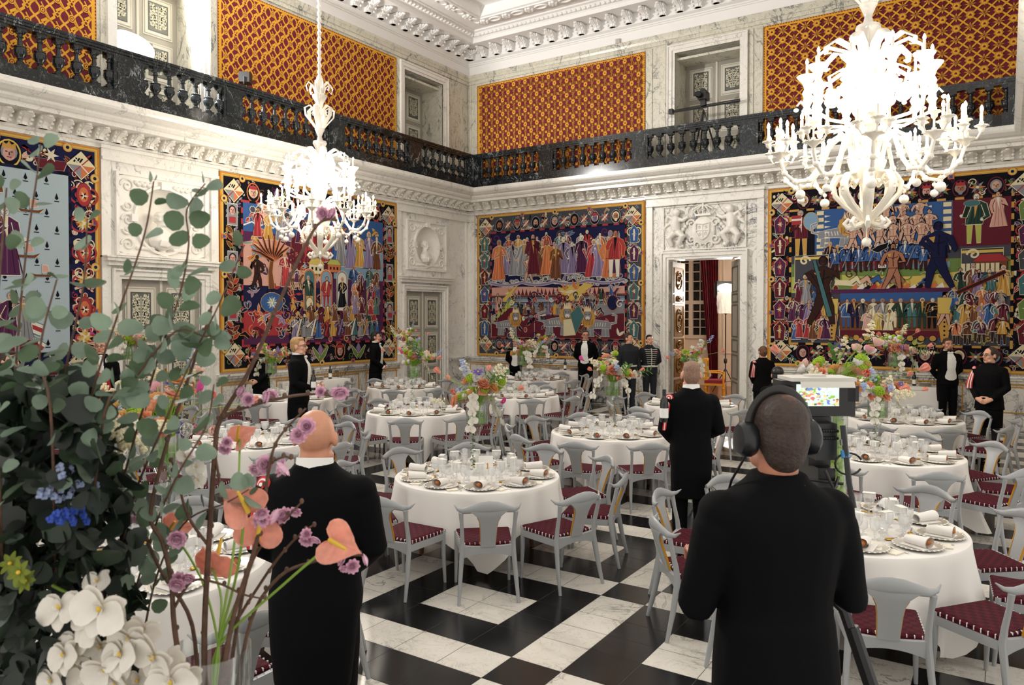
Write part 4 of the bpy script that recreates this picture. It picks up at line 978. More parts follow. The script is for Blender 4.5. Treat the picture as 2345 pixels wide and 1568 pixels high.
    if glasses:
        e = MB()
        for s in (-1, 1):
            e.tube([(s * .031 + .021 * math.cos(a), .1, .006 + .015 * math.sin(a)) for a in [2 * PI * i / 12 for i in range(13)]], .0026, 6); e.tube([(s * .052, .1, .01), (s * .075, .05, .012), (s * .08, -.01, .005)], .0026, 6)
        e.tube([(-.01, .103, .008), (.01, .103, .008)], .0024, 6); q = MB(); q.merge(e, TH); q.obj('spectacles', M['black'], o)
    # clothes
    suit = M['suit']; G = .02
    coat = MB(); z0 = .9
    coat.loft([ringz(z, *tz(z, g_)[:2], tz(z)[2]) for z, g_ in ((.88, .024), (.95, .024), (1.06, .022), (1.16, .021), (1.28, .022), (1.38, .022), (1.43, .022), (1.465, .024), (1.5, .024), (1.53, .022), (1.555, .019))])
    for s in (-1, 1):
        sh = Vector((-s * .178, 0, 1.415)); e1 = el[s]; w1 = e1.lerp(wr_[s], .97)
        coat.ell((-s * .176, -.002, 1.432), (.08, .086, .066), 14, 10); coat.tube([sh, sh.lerp(e1, .15), sh.lerp(e1, .55), e1, e1.lerp(w1, .5), w1], [.074, .082, .07, .061, .053, .043], 14)
    if dress in ('tail', 'guard'):
        coat.loft([ringz(z, rx, ry, y0) for z, rx, ry, y0 in ((1.08, .175, .11, -.012), (.95, .19, .115, -.03), (.75, .178, .105, -.05), (.56, .158, .085, -.06))])
    if dress == 'jacket': coat.loft([ringz(z, rx, ry, y0) for z, rx, ry, y0 in ((1.1, .185, .135, 0), (.95, .2, .145, -.005), (.8, .205, .14, -.005))])
    if dress == 'woman': coat.loft([ringz(z, rx, ry, y0) for z, rx, ry, y0 in ((1.1, .175, .13, 0), (.95, .195, .14, 0), (.83, .21, .145, 0))])
    cc = {'red': '#A31E24', 'braid': '#10161E', 'collar': '#10161E'}.get(dress)
    link('coat', use(voxel(coat, .011, 5, .5, 'coat'), dye(cc) if cc else suit), o)
    tr = MB()
    if dress != 'woman':
        tr.loft([ringz(z, rx, ry, y0) for z, rx, ry, y0 in ((1.1, .168, .115, 0), (.95, .182, .128, -.005), (.85, .178, .122, 0))])
        for s in (-1, 1): tr.tube([(-s * .085, 0, .93), (-s * .09, .01, .72), (-s * .094, .012, .5), (-s * .097, -.005, .28), (-s * stance, -.015, .05)], [.098, .09, .074, .068, .06], 14)
        link('trousers', use(voxel(tr, .011, 5, .5, 'trousers'), dye('#10161E') if dress in ('braid', 'collar') else suit), o)
    else:
        tr.loft([ringz(z, rx, ry, y0) for z, rx, ry, y0 in ((1.1, .165, .115, 0), (.95, .187, .135, -.005), (.8, .19, .13, 0), (.55, .185, .12, 0))])
        link('skirt', use(voxel(tr, .011, 4, .5, 'skirt'), suit), o)
        tr = MB()
        for s in (-1, 1): tr.tube([(-s * .09, .01, .62), (-s * .092, .012, .5), (-s * .095, -.01, .3), (-s * stance, -.02, .07)], [.072, .057, .057, .041], 12)
        tr.obj('stockings', dye('#1A1416', .6), o)
    for s in (-1, 1):
        f = MB(); f.loft([[(-s * stance + w_ * math.cos(a), y, max(0, h_ * .5 + h_ * .5 * math.sin(a))) for a in [2 * PI * i / 12 for i in range(12)]] for y, w_, h_ in ((-.085, .03, .07), (-.05, .038, .09), (.0, .04, .09), (.06, .046, .07), (.13, .045, .05), (.18, .025, .035))])
        f.obj('shoe', mat('shoe_leather', '#0B0B0C', .25) if 'shoe' not in CLO else CLO['shoe'], o); CLO.setdefault('shoe', o.children[-1].data.materials[0])
    def patch(zs, hw, m, name, off=.03, n=8, x0=0.0):
        rows = []
        for z, h_ in zip(zs, hw):
            rx, ry, y0 = tz(z, G); rows.append([(x0 + h_ * t, y0 + ry * math.sqrt(max(.05, 1 - ((x0 + h_ * t) / rx) ** 2)) + off - .02, z) for t in [-1 + 2 * i / n for i in range(n + 1)]])
        q = MB(); q.loft(rows, closed=False); q.loft([[(x, y - .012, z) for x, y, z in r] for r in rows], closed=False); return q.obj(name, m, o)
    if dress in ('tail', 'guard'):
        patch([1.1, 1.16, 1.25, 1.35, 1.42, 1.47, 1.5, 1.525], [.06, .07, .082, .086, .076, .062, .05, .04], M['white'], 'shirt_front')
        patch([.985, 1.015, 1.06, 1.1, 1.16, 1.22], [.035, .1, .11, .1, .084, .07], dye('#E9E7E2'), 'waistcoat', .034)
    if dress in ('tail', 'guard'):
        q = MB(); q.loft([[(r_ * math.cos(a), -.014 + r_ * math.sin(a), z + .012 * math.sin(a) * -1) for a in [2 * PI * i / 20 for i in range(20)]] for z, r_ in ((1.5, .084), (1.53, .08), (1.56, .0765), (1.578, .0745), (1.565, .066))], cap=False); q.obj('collar', M['white'], o)
        q = MB()
        for s in (-1, 1): q.ell((s * .03, .098, 1.522), (.03, .014, .02), 10, 6)
        q.ell((0, .102, 1.522), (.011, .013, .012), 8, 6); q.obj('bow_tie', M['white'], o)
    for s in (-1, 1):
        if dress in ('tail', 'guard') and arms[0 if s == -1 else 1] not in ('back',):
            q = MB(); d_ = (wr_[s] - el[s]).normalized(); q.tube([wr_[s] - d_ * .035, wr_[s] + d_ * .012], .041, 14); q.obj('cuff', M['white'], o)
    return o
def rosette(o, side, back=True, fan=True):
    """red and white shoulder rosette with ribbons; side -1 = the person's left"""
    x = side * .165; y = -.085 if back else .075; q = MB()
    c = Vector((side * .195, y * .55, 1.455)); nrm = Vector((side * .6, -1 if back else 1, .35)).normalized()
    a = nrm.orthogonal().normalized(); b = nrm.cross(a)
    for k, (r_, m_) in enumerate(((.04, '#C81E22'), (.029, '#F0ECE8'), (.02, '#C81E22'), (.009, '#F0ECE8'))):
        q = MB(); q.loft([[c + nrm * (.012 + .004 * k + e) + (a * math.cos(t) + b * math.sin(t)) * r_ for t in [2 * PI * i / 18 for i in range(18)]] for e in (0, .006)]); q.obj('rosette', dye(m_, .5), o)
    for k in range(5 if fan else 3):
        q = MB(); t0 = (-.022 + .011 * k) if fan else (-.01 + .01 * k)
        if not fan:
            y_ = (-.055 if back else .05)
            q.tube([c + nrm * .016 + Vector((t0, 0, 0)), Vector((side * .222 + t0, y_ - .038, 1.36)), Vector((side * .24 + t0, y_ - .032, 1.27)), Vector((side * .25 + t0, y_ - .018, 1.17))], [(.0068, .003)] * 4, 6, up=(0, 1, 0)); q.obj('ribbon', dye('#D02226' if k != 1 else '#F0ECE8', .5), o); continue
        pts = [c + nrm * (.012 + .003 * (k % 2)) + a * 0 + Vector((t0 * .9, 0, -.01)), c + Vector((side * .03 + t0 * 1.3, (-.04 if back else .045), -.1)), c + Vector((side * .052 + t0 * 1.6, (-.055 if back else .06), -.21)), c + Vector((side * .06 + t0 * 1.9, (-.058 if back else .07), -.31))]
        q.tube(pts, [(.0068, .0025)] * 4, 6, up=(0, 1, 0)); q.obj('ribbon', dye('#C81E22' if k % 2 == 0 else '#F0ECE8', .5), o)
def bottle_thing(loc, label, rz=0, h=.3):
    t = thing('wine_bottle', label, 'bottle', loc, rz, 'wine bottles')
    mb = MB(); mb.lathe([(.036, 0), (.038, .01), (.038, .17), (.034, .2), (.018, .23), (.014, .25), (.014, .29), (.016, .292), (.016, .3)], 16); mb.obj('glass_body', BOT, t)
    mb = MB(); mb.lathe([(.0385, .04), (.0388, .045), (.0388, .125), (.0385, .13)], 16, cap=False); mb.obj('paper_label', M['white'], t)
    mb = MB(); mb.lathe([(.0172, .245), (.0172, .302), (.01, .304)], 12); mb.obj('foil_cap', dye('#1B1A18', .3), t)
    return t
BOT = mat('bottle_green_glass', '#10150C', .08, spec=.7)
# ---------------------------------------------------------------- the people
p = person('bald guard in black tailcoat seen from behind beside the cherry branches', 722, 3.55, 940, -3, arms=('front', 'front'), hair=('bald', ''), dress='guard', skin_='#C98D6F', vox=.006, hpitch=-4)
p.scale = (p.scale[0] * 1.1, p.scale[1] * 1.04, p.scale[2])
rosette(p, -1, True, False)
cm = person('cameraman in a dark jacket with headphones seen from behind', 1779, 2.35, 905, 6, head=2, arms=('camera', 'camera'), hair=('fringe', '#3A2B24'), dress='jacket', base=.25, skin_='#B87A5E', vox=.006, hz=.95)
cm.scale = (cm.scale[0] * .97, cm.scale[1] * 1.02, cm.scale[2])
TH = head_T(math.radians(2)) @ Matrix.Diagonal((1, 1, .95, 1)); q = MB()
for s in (-1, 1):
    q = MB(); q.lathe([(.03, 0), (.044, .006), (.05, .02), (.05, .04), (.04, .052), (.02, .055)], 18, T=TH @ trs((s * .072, -.01, -.01), (0, s * PI / 2, 0), (1.15, .95, 1))); q.obj('headphone_cup', CLO.setdefault('hp', mat('headphone_black', '#15161B', .35)), cm)
q = MB(); q.ell((.004, -.05, .079), (.042, .045, .0535), 16, 12); w_ = MB(); w_.merge(q, TH); w_.obj('thinning_crown', mat('thin_hair_scalp', '#59392D', .6, var=.3, vscale=70), cm)
q = MB(); q.tube([TH @ Vector((.098 * math.cos(a), -.015, .0 + .142 * math.sin(a))) for a in [PI * i / 20 for i in range(21)]], [(.017, .006)] * 21, 10, up=(0, 1, 0)); q.obj('headband', mat('headband_leather', '#1A1613', .35), cm)
q = MB(); q.tube([TH @ Vector((-.1, -.01, -.06)), (-.135, .03, 1.52), (-.12, .13, 1.4)], .004, 6); q.obj('headphone_cable', M['black'], cm)
q = MB(); q.loft([[(r_ * 1.1 * math.cos(a), -.014 + r_ * math.sin(a), z) for a in [2 * PI * i / 20 for i in range(20)]] for z, r_ in ((1.47, .09), (1.51, .075), (1.545, .072), (1.54, .062))], cap=False); q.obj('jacket_collar', M['suit'], cm)
q = MB()
for s in (-1, 1): q.tube([(s * .03 + .0, -.086, 1.525), (s * .045, -.082, 1.527), (s * .058, -.072, 1.53)], [(.011, .004)] * 3, 6)
q.obj('lanyard', dye('#C9362E', .6), cm)
p = person('guard in black tailcoat with red shoulder ribbon standing among the tables', 1583, 7.13, 827, -4, arms=('hold', 'front'), hair=('buzz', '#8A6A58'), dress='guard', skin_='#D39A80', vox=.0065)
rosette(p, -1, True, False)
G1 = p
person('blond waiter with spectacles in profile holding a wine bottle', 684, 11.6, 773, -88, head=-4, arms=('hold', 'hold'), hair=('short', '#B08A5A'), glasses=True, skin_='#DDA88C')
person('dark haired waiter with clasped hands near the small corner door', 861, 18.2, 760, -98, head=8, arms=('front', 'front'), hair=('short', '#1C1512'), skin_='#CB957A')
person('waiter in spectacles and white tie before the tapestry of lions', 1341, 19.7, 757, 164, head=14, arms=('back', 'back'), hair=('short', '#4A3A30'), glasses=True, skin_='#D39C82')
def braid(o, full):
    q = MB(); q.loft([[(r_ * math.cos(a), -.014 + r_ * math.sin(a), z) for a in [2 * PI * i / 18 for i in range(18)]] for z, r_ in ((1.5, .077), (1.515, .07), (1.55, .066), (1.555, .06))], cap=False); q.obj('collar', dye('#E8E2D2'), o)
    if full:
        for i in range(9):
            z = 1.445 - i * .046; q = MB(); rx, ry, y0 = tz(z, .02); w2 = .15 - .008 * i
            q.tube([(x, y0 + ry * math.sqrt(1 - (x / rx) ** 2) + .006, z + .01 * abs(x) / .15) for x in [w2 * (-1 + i2 / 5) for i2 in range(11)]], [(.006, .0175)] * 11, 6, up=(0, 1, 0)); q.obj('braid', dye('#E8E2D2'), o)
        q = MB(); q.tube([(0, tz(z, .02)[1] + tz(z)[2] + .014, z) for z in (1.48, 1.4, 1.3, 1.2, 1.08)], .009, 8); q.obj('button_band', dye('#D8D2C2'), o)
        q = MB(); [q.ell((-.08 - .025 * i, tz(1.37, .02)[1] + .012 - .01 * i, 1.385), (.012, .006, .016), 8, 6) for i in range(4)]; q.obj('medal', dye('#8A2330'), o)
    q = MB(); q.loft([ringz(z, tz(z, .03)[0] + .005, tz(z, .03)[1] + .005, 0) for z in (1.04, 1.07)]); q.obj('belt', dye('#E8E2D2'), o)
    for s in (-1, 1):
        q = MB(); q.tube([(s * .19, .0, .9), (s * .178, .01, .7), (s * .168, .01, .5), (s * .165, 0, .28), (s * .16, -.01, .1)], [(.004, .014)] * 5, 6, up=(0, 1, 0)); q.obj('trouser_stripe', dye('#E8E2D2'), o)
a = person('uniformed footman with white gloves looking aside behind the flowers', 1440, 18.0, 763, -158, head=30, arms=('down', 'down'), hair=('short', '#3B2A22'), dress='collar', skin_='#D49C80'); braid(a, False)
for s in (-1, 1): q = MB(); hand(q, (s * .262, .04, .93), (0, .1, -1), (-s, .1, 0), .35, s, 1.18); q.obj('glove', M['white'], a)
a = person('uniformed footman with rows of white braid across his chest', 1488, 18.3, 767, -172, arms=('back', 'back'), hair=('short', '#17120F'), dress='braid', skin_='#DDA88E'); braid(a, True)
p = person('woman with red shoulder ribbon seen from behind beside the doorway', 1747, 15.0, 793, 4, arms=('front', 'front'), hair=('bun', '#6A4A33'), dress='woman', skin_='#D8A68C'); rosette(p, -1)
a = person('person in a black cap half hidden behind the camera monitor', 1782, 10.2, 841, -30, arms=('front', 'front'), hair=('buzz', '#17130F'), dress='jacket', skin_='#C48F74')
q = MB(); q.ell((0, -.012, .05), (.085, .105, .085), 18, 12); q.loft([[(.07 * math.cos(t), .06 + .09 * math.sin(t), .055 + e) for t in [PI * i / 10 for i in range(11)]] for e in (0, .008)]); w_ = MB(); w_.merge(q, head_T(0)); w_.obj('cap', M['black'], a)
person('bearded waiter in white tie standing before the large tapestry on the right', 2172, 15.1, 775, 176, head=-2, arms=('back', 'back'), hair=('short', '#4A3324'), skin_='#CF977B', beard=True)
p = person('woman in black with dark spectacles and striped shoulder ribbon', 2268, 11.8, 796, 128, head=-28, arms=('front', 'front'), hair=('bun', '#33241C'), dress='woman', glasses=True, skin_='#D6A084'); rosette(p, 1, False)
person('grey haired waiter in spectacles beside the left double door', 230, 12.8, 776, -168, head=4, arms=('front', 'front'), hair=('short', '#7A6A5C'), glasses=True, skin_='#D29A80')
a = person('child with blond hair in a red coat behind the leaves', 212, 12.3, 820, -140, arms=('chest', 'down'), hair=('boy', '#B5874C'), dress='red', skin_='#E0AE92')
p15 = person('waiter with white waistcoat holding a bottle at the left edge', 22, 9.4, 805, -112, arms=('hold', 'front'), hair=('short', '#2E2019'), skin_='#D39C80')
person('woman half hidden by the flowers near the crimson tapestry', 597, 15.3, 784, 150, arms=('front', 'front'), hair=('bun', '#8A5A38'), dress='woman', skin_='#DBA78D')
person('person in black hidden by white orchids before the tapestry of lions', 1181, 20.6, 774, 170, arms=('back', 'back'), hair=('short', '#2A1F1A'), skin_='#D29B80')
def hand_bottle(px, py, depth, label):
    p = at(px, py, depth); return bottle_thing((p.x, p.y, p.z), label)
hand_bottle(718, 893, 11.3, 'green wine bottle in the hands of the blond waiter')
hand_bottle(1521, 966, 6.95, 'dark wine bottle held by the guard with the red ribbon')
hand_bottle(66, 972, 9.25, 'dark wine bottle held by the waiter at the left edge')
# ---------------------------------------------------------------- carved reliefs and busts
def ringpanel(mb, P, u0, u1, v0, v1, uc, vc, ru, rv, d, depth):
    n = 48; A = [2 * PI * i / n for i in range(n)]
    out = []
    for a in A:
        x, y = math.cos(a), math.sin(a); hx, hy = (u1 - u0) / 2, (v1 - v0) / 2; k = min(hx / max(abs(x), 1e-6), hy / max(abs(y), 1e-6))
        out.append(((u0 + u1) / 2 + x * k, (v0 + v1) / 2 + y * k))
    rings = [[P(u, v, -.02) for u, v in out], [P(u, v, d) for u, v in out], [P(uc + ru * 1.12 * math.cos(a), vc + rv * 1.12 * math.sin(a), d) for a in A],
             [P(uc + ru * 1.1 * math.cos(a), vc + rv * 1.1 * math.sin(a), d + .05) for a in A], [P(uc + ru * 1.02 * math.cos(a), vc + rv * 1.02 * math.sin(a), d + .05) for a in A]]
    for t in (0, .3, .55, .75, .9, 1.0): rings.append([P(uc + ru * max(.02, math.sqrt(1 - t * t)) * math.cos(a), vc + rv * max(.02, math.sqrt(1 - t * t)) * math.sin(a), d - depth * t) for a in A])
    mb.loft(rings, cap=False)
def scroll(mb, P, u, v, r, d, f=1, g=1, turns=1.5, w=.022):
    n = 24; pts = [P(u + f * r * (1 - q / (n + 3)) * math.cos(q / n * turns * 2 * PI), v + g * r * (1 - q / (n + 3)) * math.sin(q / n * turns * 2 * PI), d + .01) for q in range(n + 1)]
    mb.tube(pts, [w * (1 - .5 * q / n) for q in range(n + 1)], 6)
def bust_panel(P, u0, u1, v0, v1, uc, vc, ru, rv, lab, lab2, face):
    T = thing('relief_panel', lab, 'relief', P((u0 + u1) / 2, v0, 0)); off = -Vector(T.location)
    mb = MB(); frame(mb, P, u0 + .06, u1 - .06, v0 + .06, v1 - .06, .05, -.02, .075, True); mb.obj('panel_frame', M['marble_trim'], T, smooth=False, loc=off)
    mb = MB(); ringpanel(mb, P, u0 + .05, u1 - .05, v0 + .05, v1 - .05, uc, vc, ru, rv, .03, .34)
    for s in (-1, 1):
        um = uc + s * ((u1 - u0) / 2 - .24)
        for v, r, g in ((v1 - .25, .14, 1), (v1 - .62, .1, -1), ((v0 + v1) / 2 - .1, .12, 1), (v0 + .5, .1, -1), (v0 + .22, .13, 1)): scroll(mb, P, um, v, r, .035, s, g)
        for q in range(7): mb.ell(P(um - s * (.16 + .05 * q), v1 - .17 - .03 * (q % 2), .045), (.045, .045, .045), 7, 5); mb.ell(P(um - s * (.18 + .05 * q), v0 + .17, .045), (.04, .04, .04), 7, 5)
        mb.pbox(P, uc + s * ru * 1.1 - .06, uc + s * ru * 1.1 + .06, vc - .07, vc + .07, .02, .1)
    mb.pbox(P, uc - .07, uc + .07, vc + rv * .98, vc + rv * 1.22, .02, .11); mb.obj('niche', M['relief'], T, loc=off)
    # the bust standing in the niche
    b = MB(); k = rv * 1.28; TB = Matrix.Translation(Vector(P(uc, vc - rv * .92, -.02))) @ rot(0, 0, face) @ Matrix.Scale(k / .62, 4) @ Matrix.Translation((0, 0, -1.2))
    q = MB(); add_head(q, head_T(.45)); q.ell((0, -.05, HB + .03), (.085, .085, .1), 14, 10)
    q.loft([ringz(z, rx, ry, y0) for z, rx, ry, y0 in ((1.2, .09, .08, 0), (1.24, .17, .12, 0), (1.33, .215, .14, 0), (1.42, .2, .12, 0), (1.49, .12, .08, 0), (1.52, .06, .06, -.01))])
    q.tube([(0, -.015, 1.45), (0, -.012, 1.56)], .06, 12)
    for i in range(6): q.tube([(-.19 + .05 * i, .06, 1.43 - .02 * i), (-.1 + .05 * i, .14, 1.33), (.02 + .03 * i, .13, 1.24)], .02, 6)
    q.lathe([(.07, 1.08), (.1, 1.1), (.07, 1.14), (.05, 1.18), (.09, 1.22)], 14)
    for i in range(18): q.ell((.085 * math.cos(i * 1.1), -.02 + .09 * math.sin(i * 1.1), HB + .02 + .05 * math.sin(i * 2.3)), .024, 6, 5)
    b.merge(q, TB)
    o = link('marble_bust', use(voxel(b, .014, 3, .5, 'marble_bust'), M['relief'])); tag(o, lab2, 'bust', 'marble busts above the left doors')
    return T
bust_panel(wl, 7.45, 9.33, 3.4, 4.95, 8.39, 4.12, .54, .6, 'white carved marble panel with oval niche above the large left door', 'white marble bust in the niche above the large left double door', -1.3)
bust_panel(wl, 15.38, 17.12, 3.55, 4.95, 16.24, 4.25, .5, .53, 'white carved marble panel with oval niche above the small corner door', 'white marble bust in the niche above the small corner door', -1.2)
# coat of arms between two cherubs above the open doorway
T = thing('armorial_relief', 'white marble crowned shield relief with two cherubs over the open doorway', 'relief', wb(-6.3, 3.95, 0)); off = -Vector(T.location)
mb = MB(); U = -6.3
mb.lathe([(0.02, .0), (.2, .01), (.3, .06), (.27, .09), (.02, .12)], 24, T=Matrix.Translation(wb(U, 4.42, -.02)) @ rot(PI / 2) @ Matrix.Diagonal((1, 1.15, 1, 1)))
for s in (-1, 1):
    scroll(mb, wb, U + s * .3, 4.6, .12, .03, s, 1, 1.4, .03); scroll(mb, wb, U + s * .3, 4.2, .13, .03, s, -1, 1.4, .03); scroll(mb, wb, U + s * .16, 4.06, .1, .03, -s, 1, 1.2, .025)
    for q in range(9): a = q / 8 * 2.4; mb.ell(wb(U + s * (.4 + .2 * math.sin(a)), 4.62 - .07 * q, .04), .05, 7, 5)
mb.tube([wb(U + a, b, .1) for a, b in ((-.17, 4.6), (0, 4.57), (.17, 4.6), (.17, 4.38), (.1, 4.26), (0, 4.2), (-.1, 4.26), (-.17, 4.38), (-.17, 4.6))], .022, 6)
mb.tube([wb(U, 4.57, .1), wb(U, 4.21, .1)], .016, 6); mb.tube([wb(U - .16, 4.42, .1), wb(U + .16, 4.42, .1)], .016, 6)
for a, b in ((-.08, 4.5), (.08, 4.5), (-.07, 4.34), (.07, 4.34)): [mb.ell(wb(U + a + .025 * math.cos(t), b + .03 * math.sin(t), .1), .018, 6, 5) for t in (0, 1.3, 2.6, 3.9, 5.2)]
mb.pbox(wb, U - .2, U + .2, 4.78, 4.83, -.02, .1)
for i in range(5): a = -1 + i * .5; mb.tube([wb(U + a * .18, 4.82, .07), wb(U + a * .26, 4.93, .09), wb(U + a * .1, 5.03, .07), wb(U, 5.02, .06)], .02, 6); mb.ell(wb(U + a * .24, 4.95, .1), .028, 6, 5)
mb.ell(wb(U, 5.06, .06), .04, 8, 6); mb.obj('crowned_shield', M['relief'], T, loc=off)
for s in (-1, 1):
    q = MB(); X = lambda a, b, d=.06: wb(U + s * a, b, d)
    q.ell(X(.68, 4.9, .1), (.1, .09, .11), 12, 9); q.ell(X(.62, 4.92, .12), (.06, .06, .05), 8, 6); q.tube([X(.68, 4.8), X(.72, 4.62), X(.7, 4.45)], [.09, .13, .12], 12)
    q.tube([X(.64, 4.74), X(.5, 4.7, .1), X(.36, 4.78, .1)], [.06, .05, .04], 8); q.tube([X(.76, 4.74), X(.9, 4.82, .1), X(.95, 4.68, .08)], [.06, .045, .035], 8)
    q.tube([X(.66, 4.42), X(.5, 4.3, .12), X(.62, 4.1, .08), X(.56, 4.02)], [.1, .085, .06, .045], 10); q.tube([X(.74, 4.42), X(.88, 4.26, .1), X(.8, 4.06, .06)], [.1, .08, .05], 10)
    for i in range(4): q.tube([X(.8, 4.7, .02), X(.9 + .04 * i, 4.85 - .1 * i, .02), X(1.0, 4.9 - .16 * i, .0)], [.04, .035, .015], 6)
    link('cherub', use(voxel(q, .014, 3, .5, 'cherub'), M['relief']), T, off)
mb = MB(); frame(mb, wb, -7.33, -5.26, 3.98, 5.05, .02, -.02, .045, True); mb.obj('panel_frame', M['marble_trim'], T, smooth=False, loc=off)

# ---------------------------------------------------------------- room beyond the open doorway
GW = mat('gilded_door_panel', '#6B4E22', .35, .7, var=.4, vscale=25)
def leaf_door(name, uh, ang, s, gilt):
    """a doorway leaf folded back on hinge uh"""
    o = struct(link(name, MB().box(0, .91, -.03, .03, 0, 3.68).mesh(name, M['dgrey'], False))); o.location = wb(uh, 0.01, -.1); o.rotation_euler = (0, 0, ang)
    for f in (-1, 1):
        q = MB(); y = f * .03
        for k, (z0, z1) in enumerate(((.2, .62), (.75, 1.3), (1.42, 1.68), (1.8, 2.55), (2.66, 2.82), (2.92, 3.5))):
            q2 = [(.14, z0), (.77, z0), (.77, z1), (.14, z1)]; PP = lambda a, b, d, f=f, y=y: (a, y + f * d, b)
            frame(q, PP, .14, .77, z0, z1, .035, 0, .015, True); 
            if gilt: q.prism(PP, q2, 0, .006); c_ = ((.455), (z0 + z1) / 2); q.tube([PP(c_[0] + .2 * math.cos(t), c_[1] + (z1 - z0) * .4 * math.sin(t), .012) for t in [2 * PI * i / 18 for i in range(19)]], .014, 6); [q.ell(PP(c_[0] + .1 * math.sin(i * 2.1), c_[1] + (z1 - z0) * .28 * math.cos(i * 1.3), .008), .04, 7, 5) for i in range(7)]
        q.obj('door_panel', GW if gilt else M['ddark'], o, smooth=False)
    q = MB(); q.box(.895, .915, -.032, .032, 0, 3.68); q.obj('gilt_edge', M['goldp'], o, smooth=False)
    q = MB(); q.tube([(.86, -.035, 1.15), (.86, -.08, 1.15), (.77, -.085, 1.15)], .012, 8); q.obj('door_handle', M['gold'], o)
    return o
leaf_door('door_6', -7.17, math.radians(91), 1, True)
leaf_door('door_7', -5.42, math.radians(118), 1, False)
NY = YB + 6.2      # far wall of the next room
PW = mat('next_room_panelling', '#D8C3AC', .5); NF = mat('oak_parquet', '#8A5A38', .25, var=.3, vscale=6)
nb = lambda u, v, d=0: (u, NY - d, v)
mb = MB(); mb.box(-13.0, -3.2, YB + .5, NY, -.06, 0); 
for i in range(40): mb.box(-13 + .24 * i, -13 + .24 * i + .236, YB + .5, NY, 0, .002)
struct(mb.obj('floor_next_room', NF, smooth=False))
mb = MB(); mb.box(-13, -10.05, NY, NY + .15, 0, 5); mb.box(-7.95, -3.2, NY, NY + .15, 0, 5); mb.box(-10.05, -7.95, NY, NY + .15, 0, 1.55); mb.box(-10.05, -7.95, NY, NY + .15, 4.4, 5)
for u in (-7.75, -7.2, -6.6): frame(mb, nb, u, u + .42, 1.1, 4.3, .03, 0, .03, True)
struct(mb.obj('wall_next_room', PW, smooth=False))
mb = MB(); mb.box(-13.1, -13, YB + .5, NY, 0, 5); mb.box(-3.2, -3.1, YB + .5, NY, 0, 5); struct(mb.obj('wall_next_room_sides', PW, smooth=False))
mb = MB(); mb.box(-13.1, -3.1, YB + .5, NY + .15, 5, 5.1); struct(mb.obj('ceiling_next_room', M['plaster'], smooth=False))
mb = MB()
for u in (-10.05, -8.93, -8.03): mb.pbox(nb, u, u + .13, 1.55, 4.4, -.05, .06)
for v in (1.55, 2.7, 4.32): mb.pbox(nb, -10.05, -7.95, v, v + .12, -.05, .05)
for a, b in ((-9.95, -8.9), (-8.83, -8.0)):
    for i in (1, 2): mb.pbox(nb, a + (b - a) * i / 3 - .014, a + (b - a) * i / 3 + .014, 1.6, 4.35, -.03, .02)
    for v in (1.93, 2.2, 2.46, 3.14, 3.46, 3.78, 4.08): mb.pbox(nb, a, b, v - .014, v + .014, -.03, .02)
wn = struct(mb.obj('window_1', mat('window_paint', '#CDBBA6', .5), smooth=False))
mb = MB(); mb.pbox(nb, -10.05, -7.95, 1.55, 4.4, -.045, -.04); mb.obj('night_panes', mat('night_glass', '#08070C', .06), wn, smooth=False)
T = thing('curtain', 'dark crimson figured curtain gathered at the window beyond the doorway', 'curtain', nb(-8.1, 0, .2)); off = -Vector(T.location)
rows = []
for i in range(15):
    z = 4.45 - i * 4.4 / 14; sp = .42 - .26 * i / 14; cu = -8.2 + .2 * i / 14
    rows.append([nb(cu + sp * (j / 30 - .5) * 1.5, z, .2 + .06 * math.sin(j * 1.5)) for j in range(31)])
mb = MB(); mb.loft(rows, closed=False); mb.loft([[(x, y + .02, z) for x, y, z in r] for r in rows], closed=False); mb.obj('drape', mat('crimson_damask', '#5E0D1C', .6, var=.5, vscale=5), T, loc=off)
